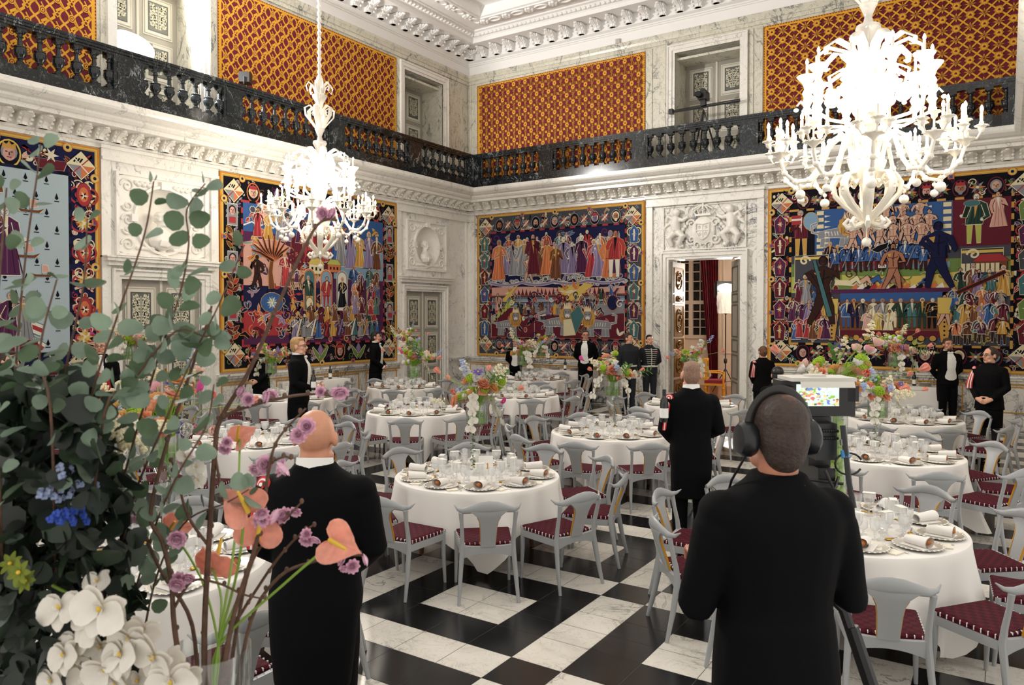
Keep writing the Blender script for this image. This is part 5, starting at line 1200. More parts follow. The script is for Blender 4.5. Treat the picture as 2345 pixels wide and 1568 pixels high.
def lamp_on_stand(loc, rz, label, h, wdt, cloth, power):
    t = thing('floodlight', label, 'lamp', loc, rz, None)
    mb = MB()
    for a in (0, 2.1, 4.2): mb.tube([(0, 0, .75), (.42 * math.cos(a), .42 * math.sin(a), .02)], .014, 8); mb.tube([(0, 0, .35), (.23 * math.cos(a), .23 * math.sin(a), .38)], .009, 6)
    mb.obj('tripod', M['black'], t)
    mb = MB(); mb.tube([(0, 0, .3), (0, 0, h)], .018, 10); mb.lathe([(.035, .9), (.05, .95), (.05, 1.02), (.03, 1.05)], 12); mb.lathe([(.03, h - .6), (.045, h - .57), (.03, h - .52)], 12); mb.obj('pole', M['black'], t)
    mb = MB(); mb.box(-wdt / 2, wdt / 2, -.02, .12, h - .05, h + .38); mb.tube([(-wdt / 2 - .03, .05, h + .3), (-wdt / 2 - .05, .05, h - .1), (0, .05, h - .12), (wdt / 2 + .05, .05, h - .1), (wdt / 2 + .03, .05, h + .3)], .014, 8); mb.obj('lamp_housing', M['black'], t, smooth=False)
    mb = MB(); mb.lathe([(.02, 0), (wdt * .46, .0), (wdt * .5, .03), (wdt * .42, .12), (.02, .16)], 24, T=Matrix.Translation((0, -.03, h + .17)) @ rot(PI / 2) @ Matrix.Diagonal((1, .45, 1, 1))); mb.obj('lit_lens', EM['flood'], t)
    if cloth:
        mb = MB(); n = 26; rws = []
        for i in range(8): rws.append([((wdt * .5 - .02 * i * .3 + .02 * math.sin(j * 1.9 + i)) * math.cos(2 * PI * j / n), -.02 + (.14 + .02 * math.sin(j * 2.7 + i * .5)) * math.sin(2 * PI * j / n), h + .06 - i * .09) for j in range(n)])
        mb.loft(rws, cap=False); mb.obj('diffuser_cloth', M['white'], t)
    L = bpy.data.lights.new('flood_light', 'SPOT'); L.energy = power; L.spot_size = math.radians(165); L.shadow_soft_size = .25; L.color = (1, .97, .93)
    lo = bpy.data.objects.new('flood_light', L); C.objects.link(lo); lo.parent = t; lo.location = (0, -.25, h + .17); lo.rotation_euler = (PI / 2 + .35, 0, PI)
    return t
EM = {'flood': mat('flood_lens', (1, .98, .95), .5, emit=14.0), 'bulb': mat('candle_bulb', (1, .93, .8), .5, emit=9.0)}
for m_ in EM.values():
    try: m_.cycles.emission_sampling = 'NONE'
    except Exception: pass
p = at(1662, 700, 22.2); lamp_on_stand((p.x, p.y, 0), YAW + .3, 'lit floodlight wrapped in white cloth in the room beyond the doorway', 2.95, .62, True, 1000)
p = wl(7.95, 6.0, -.28); lamp_on_stand((p[0], p[1], 6.0), math.radians(105), 'lit white floodlight on the balcony at the upper left', 1.22, 1.05, False, 2600)
# gilt armchair
p = at(1638, 700, 21.3); T = thing('gilded_armchair', 'gilded armchair with crimson upholstery standing beyond the open doorway', 'armchair', (p.x, p.y, 0), YAW - 1.9); CR = mat('crimson_velvet', '#7A0F24', .7)
MB().box(-.29, .29, -.27, .27, .4, .5).obj('seat', CR, T, smooth=False); MB().box(-.25, .25, -.3, -.22, .56, 1.02).obj('backrest', CR, T, smooth=False)
q = MB(); frame(q, lambda a, b, d: (a, -.24 - d, b), -.25, .25, .55, 1.04, .05, -.05, .08, True); q.box(-.3, .3, -.28, .28, .35, .41); q.obj('gilt_frame', M['goldp'], T, smooth=False)
for sx in (-1, 1):
    for sy in (-1, 1): q = MB(); q.lathe([(.035, .38), (.03, .3), (.045, .28), (.03, .25), (.035, .12), (.02, .05), (.03, .02), (.02, 0)], 10, (sx * .26, sy * .24, 0)); q.obj('leg', M['goldp'], T)
    q = MB(); q.tube([(sx * .3, -.26, .72), (sx * .32, .1, .72), (sx * .32, .24, .68), (sx * .3, .24, .4)], .024, 8); q.obj('armrest', M['goldp'], T)
# balcony equipment
p = wb(-6.25, 6.0, .2); T = thing('video_camera', 'video camera on a slider tripod standing in the balcony doorway', 'camera', (p[0], p[1], 6.0))
q = MB(); [q.tube([(0, 0, 1.35), (.4 * math.cos(a), .25 * math.sin(a), .02)], .02, 8) for a in (.4, 2.6, 4.7)]; q.obj('tripod', M['black'], T)
q = MB(); q.tube([(-.82, .05, 1.42), (.9, -.02, 1.42)], .022, 8); q.tube([(-.82, .05, 1.46), (.9, -.02, 1.46)], .014, 8); q.box(-.9, -.8, 0, .1, 1.38, 1.5); q.obj('slider_rail', M['black'], T)
q = MB(); q.box(-.1, .1, -.14, .16, 1.58, 1.78); q.lathe([(.07, 0), (.08, .1), (.06, .12)], 16, T=Matrix.Translation((-.08, -.14, 1.68)) @ rot(PI / 2, 0, .3)); q.box(-.05, .05, -.1, .1, 1.8, 1.84); q.box(-.06, .06, -.06, .06, 1.44, 1.58); q.obj('camera_body', M['black'], T, smooth=False)
p = wl(9.85, 6.93, DB - .1); T = thing('stage_light', 'small black stage light on the balustrade handrail at left', 'lamp', p, -.9)
q = MB(); q.box(-.13, .13, -.1, .1, .1, .3); q.lathe([(.02, 0), (.11, .0), (.11, .02)], 16, T=Matrix.Translation((0, -.1, .2)) @ rot(PI / 2)); q.obj('lamp_housing', M['black'], T, smooth=False)
q = MB(); q.tube([(-.15, 0, .2), (-.15, 0, .05), (0, 0, .02), (.15, 0, .05), (.15, 0, .2)], .012, 6); q.lathe([(.05, 0), (.05, .02)], 12); q.obj('yoke', M['black'], T)
p = wb(-.2, 5.99, DB + .02); tag(MB().box(p[0] - .07, p[0] + .07, p[1] - .09, p[1], p[2], p[2] + .2).obj('junction_box', M['black'], smooth=False), 'small black box at the foot of the balustrade by the upper right edge', 'box')
p = wb(-8.62, 9.46, .02); tag(MB().box(p[0] - .06, p[0] + .06, p[1] - .06, p[1] + .01, p[2] + .01, p[2] + .13).obj('wall_vent', mat('vent_grey', '#B9B4AC', .5), smooth=False), 'small grey vent box on the plaster cornice above the middle balcony hanging', 'vent')

# ---------------------------------------------------------------- chandeliers
GL = mat('milk_glass', '#EFE8DA', .12, spec=.7, coat=.3)
_b = GL.node_tree.nodes['Principled BSDF']; _b.inputs['Transmission Weight'].default_value = .0
GL2 = clear('frosted_clear_glass', (.97, .96, .93), .55, .2, (.95, .92, .86))
def cup_mb(q, c, r=.075):
    q.lathe([(.012, -.07), (.03, -.05), (r * .6, -.02), (r, .0), (r * .95, .015), (r * .35, .005), (.025, .01), (.022, .05)], 14, c)
    for i in range(8): a = 2 * PI * i / 8; q.ell((c[0] + r * math.cos(a), c[1] + r * math.sin(a), c[2] + .004), (.02, .02, .01), 5, 4)
def candle(parent, c, h=.14):
    q = MB(); q.lathe([(.016, .02), (.016, h), (.01, h + .004)], 10, c); k = q.obj('candle', GL, parent)
    q = MB(); q.lathe([(.004, h), (.014, h + .015), (.019, h + .04), (.014, h + .068), (.003, h + .095)], 10, c); q.obj('bulb', EM['bulb'], k)
def chandelier(loc, label, top):
    """hanging glass chandelier; z = 0 at its lowest scrolls"""
    o = thing('chandelier', label, 'chandelier', loc, .2, 'white glass chandeliers')
    q = MB(); q.ell((0, 0, -.17), .055, 14, 10); q.tube([(0, 0, -.12), (0, 0, .06)], .008, 6); q.obj('pendant_ball', GL, o)
    for i in range(8):       # big scrolls under the bowl
        a = 2 * PI * i / 8; q = MB(); c_, s_ = math.cos(a), math.sin(a)
        pr = [(.04, .06), (.12, .02), (.2, .0), (.24, .05), (.2, .1), (.15, .08), (.17, .05)]
        q.tube([(r * c_, r * s_, z) for r, z in pr], [.03, .032, .03, .026, .022, .016, .01], 8)
        pr = [(.05, .08), (.12, .16), (.24, .26), (.34, .38), (.36, .5), (.3, .6), (.2, .62), (.15, .55), (.19, .49), (.24, .53)]
        q.tube([(r * c_, r * s_, z) for r, z in pr], [(.045, .03), (.05, .03), (.055, .03), (.06, .03), (.06, .03), (.055, .028), (.045, .024), (.036, .02), (.028, .016), (.014, .01)], 8)
        for k in range(9): t = k / 8; q.ell(((.22 + .16 * math.sin(t * 2.6)) * c_, (.22 + .16 * math.sin(t * 2.6)) * s_, .24 + .36 * t), .018, 5, 4)
        q.obj('glass_scroll', GL, o)
    q = MB(); q.lathe([(.02, .04), (.06, .06), (.05, .12), (.03, .2), (.05, .4), (.07, .5), (.1, .55), (.17, .64), (.2, .72), (.21, .76), (.16, .77), (.14, .8), (.17, .84), (.12, .86), (.06, .9), (.05, 1.1), (.09, 1.16), (.13, 1.3), (.16, 1.5), (.14, 1.7), (.08, 1.85), (.05, 2.0), (.05, 2.3)], 24); q.obj('bowl_and_stem', GL, o)
    for i in range(12):      # upright feathers round the stem
        a = 2 * PI * i / 12; q = MB(); q.tube([(.1 * math.cos(a), .1 * math.sin(a), .82), (.16 * math.cos(a), .16 * math.sin(a), 1.0), (.3 * math.cos(a), .3 * math.sin(a), 1.14), (.36 * math.cos(a), .36 * math.sin(a), 1.12)], [(.03, .012), (.03, .012), (.024, .01), (.008, .006)], 6); q.obj('glass_leaf', GL, o)
    for i in range(10):      # lower ring of arms
        a = 2 * PI * (i + .5) / 10; c_, s_ = math.cos(a), math.sin(a); q = MB()
        pr = [(.16, .78), (.2, .98), (.3, 1.08), (.42, 1.0), (.52, .74), (.66, .56), (.82, .54), (.94, .64), (.99, .8)]
        q.tube([(r * c_, r * s_, z) for r, z in pr], [.026, .026, .026, .026, .024, .024, .024, .022, .02], 8)
        for r, z in pr[1:-1]: q.ell((r * c_, r * s_, z), .038, 8, 6)
        cup_mb(q, (.99 * c_, .99 * s_, .87), .1)
        arm = q.obj('arm', GL, o)
        sp = [(.99, .0, 1.08)] + [(.99 + .15 * math.cos(t), .15 * math.sin(t), 1.0) for t in (.2, 1.8, 3.3, 4.7)]
        q = MB()
        for k, (r, t, z) in enumerate(sp):
            x, y = r * c_ - t * s_, r * s_ + t * c_
            q.tube([(.99 * c_, .99 * s_, .88), ((.99 * c_ + x) / 2 + .2 * (x - .99 * c_), (.99 * s_ + y) / 2 + .2 * (y - .99 * s_), .87), (x, y, z - .05)], .012, 6); cup_mb(q, (x, y, z), .055)
        q.obj('candle_cups', GL, arm)
        for r, t, z in sp: candle(arm, (r * c_ - t * s_, r * s_ + t * c_, z))
        q = MB(); x, y = .76 * c_, .76 * s_; q.tube([(x, y, .54), (x, y, .4)], .004, 5); q.ell((x, y, .49), .026, 8, 6); q.ell((x, y, .39), .058 if i % 2 else .045, 12, 8); q.obj('hanging_balls', GL, arm)
    for i in range(10):      # upper tier of columns
        a = 2 * PI * i / 10; c_, s_ = math.cos(a), math.sin(a); q = MB()
        pr = [(.1, 1.1), (.28, 1.2), (.5, 1.22), (.64, 1.3), (.66, 1.44)]
        q.tube([(r * c_, r * s_, z) for r, z in pr], .024, 8)
        q.lathe([(.03, 1.42), (.06, 1.48), (.035, 1.53), (.06, 1.6), (.035, 1.66), (.055, 1.74), (.03, 1.8), (.05, 1.88), (.1, 1.95), (.12, 1.99), (.05, 1.98), (.03, 2.02)], 12, (.66 * c_, .66 * s_, 0))
        for k in range(3):
            t = 2 * PI * k / 3 + a; q.tube([(.66 * c_, .66 * s_, 1.55 + .1 * k), (.66 * c_ + .07 * math.cos(t), .66 * s_ + .07 * math.sin(t), 1.62 + .1 * k), (.66 * c_ + .11 * math.cos(t), .66 * s_ + .11 * math.sin(t), 1.56 + .1 * k)], [.02, .018, .012], 6); q.ell((.66 * c_ + .12 * math.cos(t), .66 * s_ + .12 * math.sin(t), 1.5 + .1 * k), .03, 8, 6)
        col = q.obj('column', GL, o); candle(col, (.66 * c_, .66 * s_, 2.0), .16)
        q = MB(); q.tube([(.08 * c_, .08 * s_, 1.9), (.22 * c_, .22 * s_, 2.28), (.42 * c_, .42 * s_, 2.36), (.56 * c_, .56 * s_, 2.26), (.56 * c_, .56 * s_, 2.16), (.5 * c_, .5 * s_, 2.18)], [(.05, .014), (.06, .016), (.06, .016), (.05, .014), (.04, .012), (.016, .01)], 8); q.obj('crown_leaf', GL, o)
        b = a + .31; q = MB(); q.tube([(.05 * math.cos(b), .05 * math.sin(b), 1.7), (.3 * math.cos(b), .3 * math.sin(b), 2.0), (.44 * math.cos(b), .44 * math.sin(b), 1.9), (.4 * math.cos(b), .4 * math.sin(b), 1.7)], [(.05, .014), (.06, .016), (.05, .014), (.016, .01)], 8); q.ell((.4 * math.cos(b), .4 * math.sin(b), 1.62), (.09, .09, .1), 10, 7); q.obj('glass_leaf', GL, o)
    q = MB(); q.lathe([(.04, 2.3), (.08, 2.4), (.14, 2.52), (.13, 2.56), (.06, 2.58), (.04, 2.66), (.07, 2.74), (.1, 2.8), (.07, 2.84), (.04, 2.9), (.04, 3.2), (.06, 3.26), (.08, 3.34), (.14, 3.44), (.15, 3.48), (.1, 3.5), (.06, 3.56), (.08, 3.76), (.05, 3.86), (.03, 3.9)], 20); q.obj('upper_stem', GL2, o)
    for i in range(6):
        a = 2 * PI * i / 6; c_, s_ = math.cos(a), math.sin(a)
        q = MB(); q.tube([(r * c_, r * s_, z) for r, z in ((.05, 2.78), (.16, 2.92), (.28, 3.06), (.3, 3.2), (.2, 3.26), (.12, 3.2), (.14, 3.1), (.2, 3.12))], [(.04, .012), (.05, .014), (.055, .014), (.05, .014), (.045, .012), (.04, .012), (.03, .01), (.014, .008)], 8); q.obj('glass_leaf', GL, o)
        q = MB(); q.tube([(r * c_, r * s_, z) for r, z in ((.08, 3.5), (.13, 3.66), (.22, 3.72), (.27, 3.64), (.24, 3.54), (.2, 3.58))], [(.03, .012), (.035, .012), (.035, .012), (.03, .01), (.024, .008), (.01, .006)], 8); q.obj('glass_leaf', GL, o)
    q = MB(); z = 3.9; H_ = (top - loc[2]) / .951 + .22; pr = []
    while z < H_: pr += [(.025, z), (.045, z + .04), (.045, z + .07), (.025, z + .1)]; z += .13
    q.lathe(pr, 12); q.lathe([(.2, H_ - .08), (.12, H_ - .14), (.03, H_ - .2)], 16); q.obj('hanging_rod', GL2, o)
    for k in range(6):
        a = 2 * PI * k / 6 + .25
        for r, z, e in ((.85, 1.3, 1.0), (.5, 2.0, .35)):
            if k % 2 and r < .7: continue
            L = bpy.data.lights.new('candle_glow', 'POINT'); L.energy = CHAND_W * e / 6; L.color = (1, .93, .82); L.shadow_soft_size = .16
            lo = bpy.data.objects.new('candle_glow', L); C.objects.link(lo); lo.parent = o; lo.location = (r * math.cos(a), r * math.sin(a), z)
    return o
p = at(1983, 700, 8.4); ch1 = chandelier((p.x, p.y, 3.29), 'larger white glass chandelier with candle bulbs hanging at the right', 10.8)
def lower_top(o):
    for k in o.children:
        if k.type == 'MESH':
            for v in k.data.vertices: z = v.co.z; v.co.z = z if z < 1.2 else 1.2 + (z - 1.2) * .8 if z < 2.3 else z - .22
        elif k.location.z > 1.2: k.location.z = 1.2 + (k.location.z - 1.2) * .8
        lower_top(k)
lower_top(ch1); ch1.scale = (.955, .955, .955); p = at(734, 700, 14.4); ch2 = dup(ch1, (p.x, p.y, 3.417), .05, 'smaller looking white glass chandelier hanging by the left wall tapestry'); ch2.scale = (.947, .947, .947)
# ---------------------------------------------------------------- tables, chairs, place settings
PAINT = mat('pale_grey_paint', '#9FA1A2', .38)
WEAVE = mat('burgundy_webbing', '#5C1726', .75, bump=0)
_nt = WEAVE.node_tree; _tc = _nt.nodes.new('ShaderNodeTexCoord'); _ck = _nt.nodes.new('ShaderNodeTexChecker'); _ck.inputs['Scale'].default_value = 26
_ck.inputs[1].default_value = (*srgb('#521322'), 1); _ck.inputs[2].default_value = (*srgb('#3D0E19'), 1)
_nt.links.new(_tc.outputs['Object'], _ck.inputs[0]); _nt.links.new(_ck.outputs[0], _nt.nodes['Principled BSDF'].inputs['Base Color'])
_nt.nodes['Principled BSDF'].inputs['Specular IOR Level'].default_value = .15
_bp = _nt.nodes.new('ShaderNodeBump'); _bp.inputs['Strength'].default_value = .5; _nt.links.new(_ck.outputs['Fac'], _bp.inputs['Height']); _nt.links.new(_bp.outputs[0], _nt.nodes['Principled BSDF'].inputs['Normal'])
LINEN = mat('white_linen', '#EEEAE4', .85, sheen=.1, var=.015, vscale=3)
SILVER = mat('silver', '#EAE6DC', .28, .75); GOLDC = mat('gilt_cutlery', '#D9A844', .18, 1.0); BREAD = mat('bread_crust', '#A9683A', .7, var=.25, vscale=40)
CRYS = clear('cut_crystal', (.995, .995, .99), .3, .05, (1, 1, 1), .12); WOOD = mat('table_wood', '#6B4226', .4, var=.2, vscale=10)
def make_chair(label, group):
    t = thing('dining_chair', label, 'chair', (0, 0, 0), 0, group)
    q = MB(); fr, bk = .235, .205
    ring = lambda z, g: [(-fr - g, .235 + g, z), (fr + g, .235 + g, z), (bk + g, -.2 - g, z), (-bk - g, -.2 - g, z)]
    q.loft([ring(.425, -.012), ring(.432, .0), ring(.455, .0), ring(.468, -.018), ring(.47, -.05)]); 
    for i in range(10):
        f = -.9 + .2 * i
        q.box(f * fr - .0022, f * fr + .0022, .232, .2375, .436, .462, mi=1); q.box(f * bk - .0022, f * bk + .0022, -.2045, -.19, .45, .4655, mi=1)
        for s in (-1, 1): y = .0175 + f * .2175; x = s * (bk + (fr - bk) * (y + .2) / .435); q.box(x - .0045, x + .0045, y - .0022, y + .0022, .436, .462, mi=1)
    q.obj('seat', [WEAVE, M['white']], t, smooth=False)
    for s in (-1, 1):
        q = MB(); q.tube([(s * .24, -.31, 0), (s * .225, -.262, .2), (s * .208, -.222, .42), (s * .208, -.235, .52), (s * .214, -.265, .64), (s * .222, -.285, .735)], [(.013, .015), (.018, .022), (.021, .026), (.017, .021), (.015, .018), (.02, .018)], 10); q.obj('rear_leg', PAINT, t)
        q = MB(); q.tube([(s * .232, .228, 0), (s * .226, .215, .25), (s * .225, .21, .455)], [.013, .019, .021], 10); q.obj('front_leg', PAINT, t)
    q = MB(); q.box(-.215, .215, .2, .225, .375, .43)
    for s in (-1, 1): q.add([(s * .19, -.2, .375), (s * .215, -.2, .375), (s * .24, .21, .375), (s * .215, .21, .375), (s * .19, -.2, .43), (s * .215, -.2, .43), (s * .24, .21, .43), (s * .215, .21, .43)], [(0, 1, 2, 3), (4, 5, 6, 7), (0, 1, 5, 4), (1, 2, 6, 5), (2, 3, 7, 6), (3, 0, 4, 7)])
    n = 12; q.loft([[(-.2 + .4 * i / n, y, z + (.035 * (1 - (2 * i / n - 1) ** 2) if lo else -.012 * (1 - (2 * i / n - 1) ** 2))) for y, z, lo in ((-.205, .35, 1), (-.235, .35, 1), (-.24, .452, 0), (-.21, .452, 0))] for i in range(n + 1)]); q.obj('seat_frame', PAINT, t, smooth=False)
    q = MB(); pts = [(-.27, -.222, .782), (-.245, -.255, .755), (-.2, -.286, .748), (-.13, -.318, .768), (-.06, -.335, .784), (0, -.34, .788)]
    pts = pts + [(-x, y, z) for x, y, z in pts[-2::-1]]; rr_ = [(.003, .004), (.011, .014), (.019, .024), (.018, .034), (.016, .042), (.016, .045)]
    q.tube(pts, rr_ + rr_[-2::-1], 12, up=(0, 0, 1))
    o = q.obj('crest_rail', PAINT, t)
    rows = []
    for z, hw, y in ((.44, .058, -.228), (.52, .062, -.25), (.6, .066, -.278), (.66, .074, -.3), (.7, .092, -.314), (.728, .122, -.322), (.75, .15, -.322)):
        rows.append([(x, y - .012 * (1 - (x / max(hw, .1)) ** 2) + d, z) for d, xs in ((-.011, (-1, -.5, 0, .5, 1)), (.011, (1, .5, 0, -.5, -1))) for x in [hw * k for k in xs]])
    q = MB(); q.loft(rows); q.obj('back_splat', PAINT, t)
    q = MB()
    for s in (-1, 1): q.tube([(s * (hw + .001), y, z) for z, hw, y in ((.45, .058, -.23), (.52, .062, -.25), (.6, .066, -.278), (.66, .074, -.3), (.7, .092, -.314))], [(.004, .009)] * 5, 6)
    q.obj('gilt_edge', M['goldp'], t)
    return t
def goblet(h, r, foot, stem):
    q = MB(); q.lathe([(foot, 0), (foot, .003), (.008, .008), (.006, .012), (.006, stem * .5), (.009, stem * .6), (.006, stem), (r * .5, stem + .008), (r * .85, stem + (h - stem) * .25), (r, stem + (h - stem) * .6), (r * .98, h)], 14, cap=False); return q
GLASS = [goblet(.175, .041, .036, .075).mesh('wine_glass', CRYS), goblet(.145, .036, .033, .06).mesh('wine_glass', CRYS), goblet(.12, .047, .033, .07).mesh('champagne_coupe', CRYS), goblet(.1, .034, .03, .03).mesh('water_glass', CRYS)]
GN = ['wine_glass', 'wine_glass', 'champagne_coupe', 'water_glass']; GD = ['tall crystal goblet', 'smaller crystal goblet', 'shallow crystal coupe', 'short crystal water glass']
def plate_thing():
    q = MB(); q.lathe([(.09, 0), (.1, .0), (.145, .014), (.155, .016), (.155, .02), (.14, .018), (.1, .006), (.02, .005)], 28)
    for i in range(28): a = 2 * PI * i / 28; q.ell((.153 * math.cos(a), .153 * math.sin(a), .018), (.012, .012, .004), 5, 4)
    return q.mesh('charger_plate', SILVER)
PLATE = plate_thing()
q = MB(); prof = []       # rolled napkin along +Y (outer end open)
for i in range(44):
    a = i / 43 * 2 * PI * 1.45; r = .046 - .0035 * a / PI; prof.append((.98 * r * math.cos(a - 1.2), .037 + r * .78 * math.sin(a - 1.2)))
rows = [[(x * k, y, z * k) for x, z in prof] for y, k in ((-.085, .8), (-.05, .92), (.04, 1.02), (.085, 1.1))]
q.loft(rows, closed=False); q.box(-.07, .07, -.09, .09, .0, .004); NAPKIN = q.mesh('napkin', LINEN)
q = MB(); q.ell((0, 0, .024), (.026, .04, .024), 12, 8); ROLL = q.mesh('bread_roll', BREAD)
q = MB(); q.box(-.009, .009, -.1, -.02, 0, .007); q.loft([[(-.011, -.02, .002), (.011, -.02, .002), (.011, -.02, .005), (-.011, -.02, .005)], [(-.012, .06, .002), (.01, .06, .002), (.01, .06, .004), (-.012, .06, .004)], [(-.002, .105, .002), (.002, .105, .002), (.002, .105, .003), (-.002, .105, .003)]]); KNIFE = q.mesh('table_knife', SILVER)
q = MB(); q.tube([(0, -.1, .004), (0, -.02, .006), (0, .04, .008)], [(.008, .003), (.004, .003), (.006, .002)], 6); q.box(-.013, .013, .04, .06, .005, .008)
for i in range(4): q.box(-.013 + .007 * i, -.009 + .007 * i, .06, .1, .004, .008)
FORK = q.mesh('table_fork', SILVER)
q = MB(); q.tube([(-.09, 0, .004), (-.02, 0, .006), (.035, 0, .008)], [(.003, .007), (.003, .004), (.002, .006)], 6, up=(0, 0, 1)); q.ell((.06, 0, .008), (.032, .02, .007), 12, 6); SPOON = q.mesh('gilt_spoon', GOLDC)
q = MB(); q.box(-.05, .05, -.07, .07, 0, .004); q.box(-.05, .05, -.07, .07, .006, .009); MENU = q.mesh('menu_card', mat('ivory_card', '#EFE8D6', .7), False)
q = MB(); q.box(-.045, .045, -.026, .026, 0, .003); q.box(-.045, .045, .023, .026, -.05, .002); CARD = q.mesh('place_card', mat('white_card', '#F4F2EC', .7), False)
TD = {1: ('table numbered 11', 1093, 7.35, 6), 2: ('table left of the ribboned guard', 1400, 10.1, 12), 3: ('table behind the one numbered 11', 953, 12.3, 0), 4: ('table nearest the corner door', 925, 16.6, 0),
      5: ('table before the lion tapestry', 1186, 14.8, 11), 6: ('rearmost table below the lion tapestry', 1222, 18.6, 4), 7: ('table in front of the open doorway', 1582, 13.2, 23), 8: ('table left of the bald head', 575, 9.4, -7),
      9: ('table behind the blond waiter', 665, 14.3, -9), 10: ('table under the cherry branches', 306, 4.7, 10), 11: ('table beside the cameraman', 1943, 5.6, 22), 12: ('middle table of the right row', 2030, 8.5, -7),
      13: ('farthest table of the right row', 2072, 11.35, -5), 15: ('table by the left double door', 233, 11.2, 0)}
HOURS = ['twelve', 'one', 'two', 'three', 'four', 'five', 'six', 'seven', 'eight', 'nine', 'ten', 'eleven']
def hour(deg): return HOURS[int(round((180 - deg) / 30.0)) % 12]      # deg clockwise-right from the viewer's side = six o'clock
def seat_dir(deg):
    a = YAW - PI / 2 + math.radians(deg); return Vector((math.sin(-YAW) * -math.cos(math.radians(deg)) + math.cos(YAW) * math.sin(math.radians(deg)), -math.cos(YAW) * math.cos(math.radians(deg)) + math.sin(YAW) * math.sin(math.radians(deg)), 0))
def pix(p):
    x, y, z = p[0], p[1], p[2] - CH; c, s = math.cos(YAW), math.sin(YAW); r = x * c + y * s; f = -x * s + y * c
    fw = f * math.cos(PITCH) - z * math.sin(PITCH); up_ = f * math.sin(PITCH) + z * math.cos(PITCH)
    return CXP + FPX * r / fw, CYP - FPX * up_ / fw
TR, TZ = .8, .745
def cloth_mesh(seed, corner):
    rg = random.Random(seed); n = 120; ph = [rg.uniform(0, 6.28) for _ in range(4)]; rows = []
    top = [(.3, 0), (.6, 0), (.76, 0), (TR - .012, -.0005), (TR, -.006), (TR + .006, -.02)]
    for r, dz in top: rows.append([(r * math.cos(2 * PI * i / n), r * math.sin(2 * PI * i / n), TZ + dz) for i in range(n)])
    m = 12
    for k in range(1, m + 1):
        t = k / m; row = []
        for i in range(n):
            a = 2 * PI * i / n; b = a - corner - PI / 4; d = 1.12 / max(abs(math.cos(b)), abs(math.sin(b))) - TR; d = min(d, .7)
            cf = max(0, math.cos(4 * (a - corner))) ** 2
            z = TZ - .02 - d * t * (1 - .03 * cf); r = TR + .006 + t * (.03 + .045 * math.sin(8 * a + ph[0]) + .035 * math.sin(13 * a + ph[1]) + .02 * math.sin(21 * a + ph[3]) - .01) + t * cf * (.05 + .1 * math.sin(10 * (a - corner) + ph[2]) * t)
            row.append((r * math.cos(a), r * math.sin(a), max(z, .03)))
        rows.append(row)
    q = MB(); q.loft(rows, cap=False); q.add(rows[0], [tuple(range(n))]); return q.mesh('tablecloth', LINEN)
def make_table(label):
    t = thing('round_table', label, 'table', (0, 0, 0), 0, 'round banquet tables'); q = MB(); q.lathe([(.02, .7), (.77, .7), (.79, .715), (.79, .735), (.77, .74), (.02, .74)], 40); q.obj('table_top', WOOD, t)
    for i in range(4): a = PI / 4 + i * PI / 2; q = MB(); q.tube([(.5 * math.cos(a), .5 * math.sin(a), .71), (.55 * math.cos(a), .55 * math.sin(a), 0)], [.03, .022], 10); q.obj('leg', WOOD, t)
    return t
chair0 = table0 = None; n_glass = 0; rest = MB(); TC = {}
NEAR = {1, 2, 11, 12, 10, 3, 13, 8}
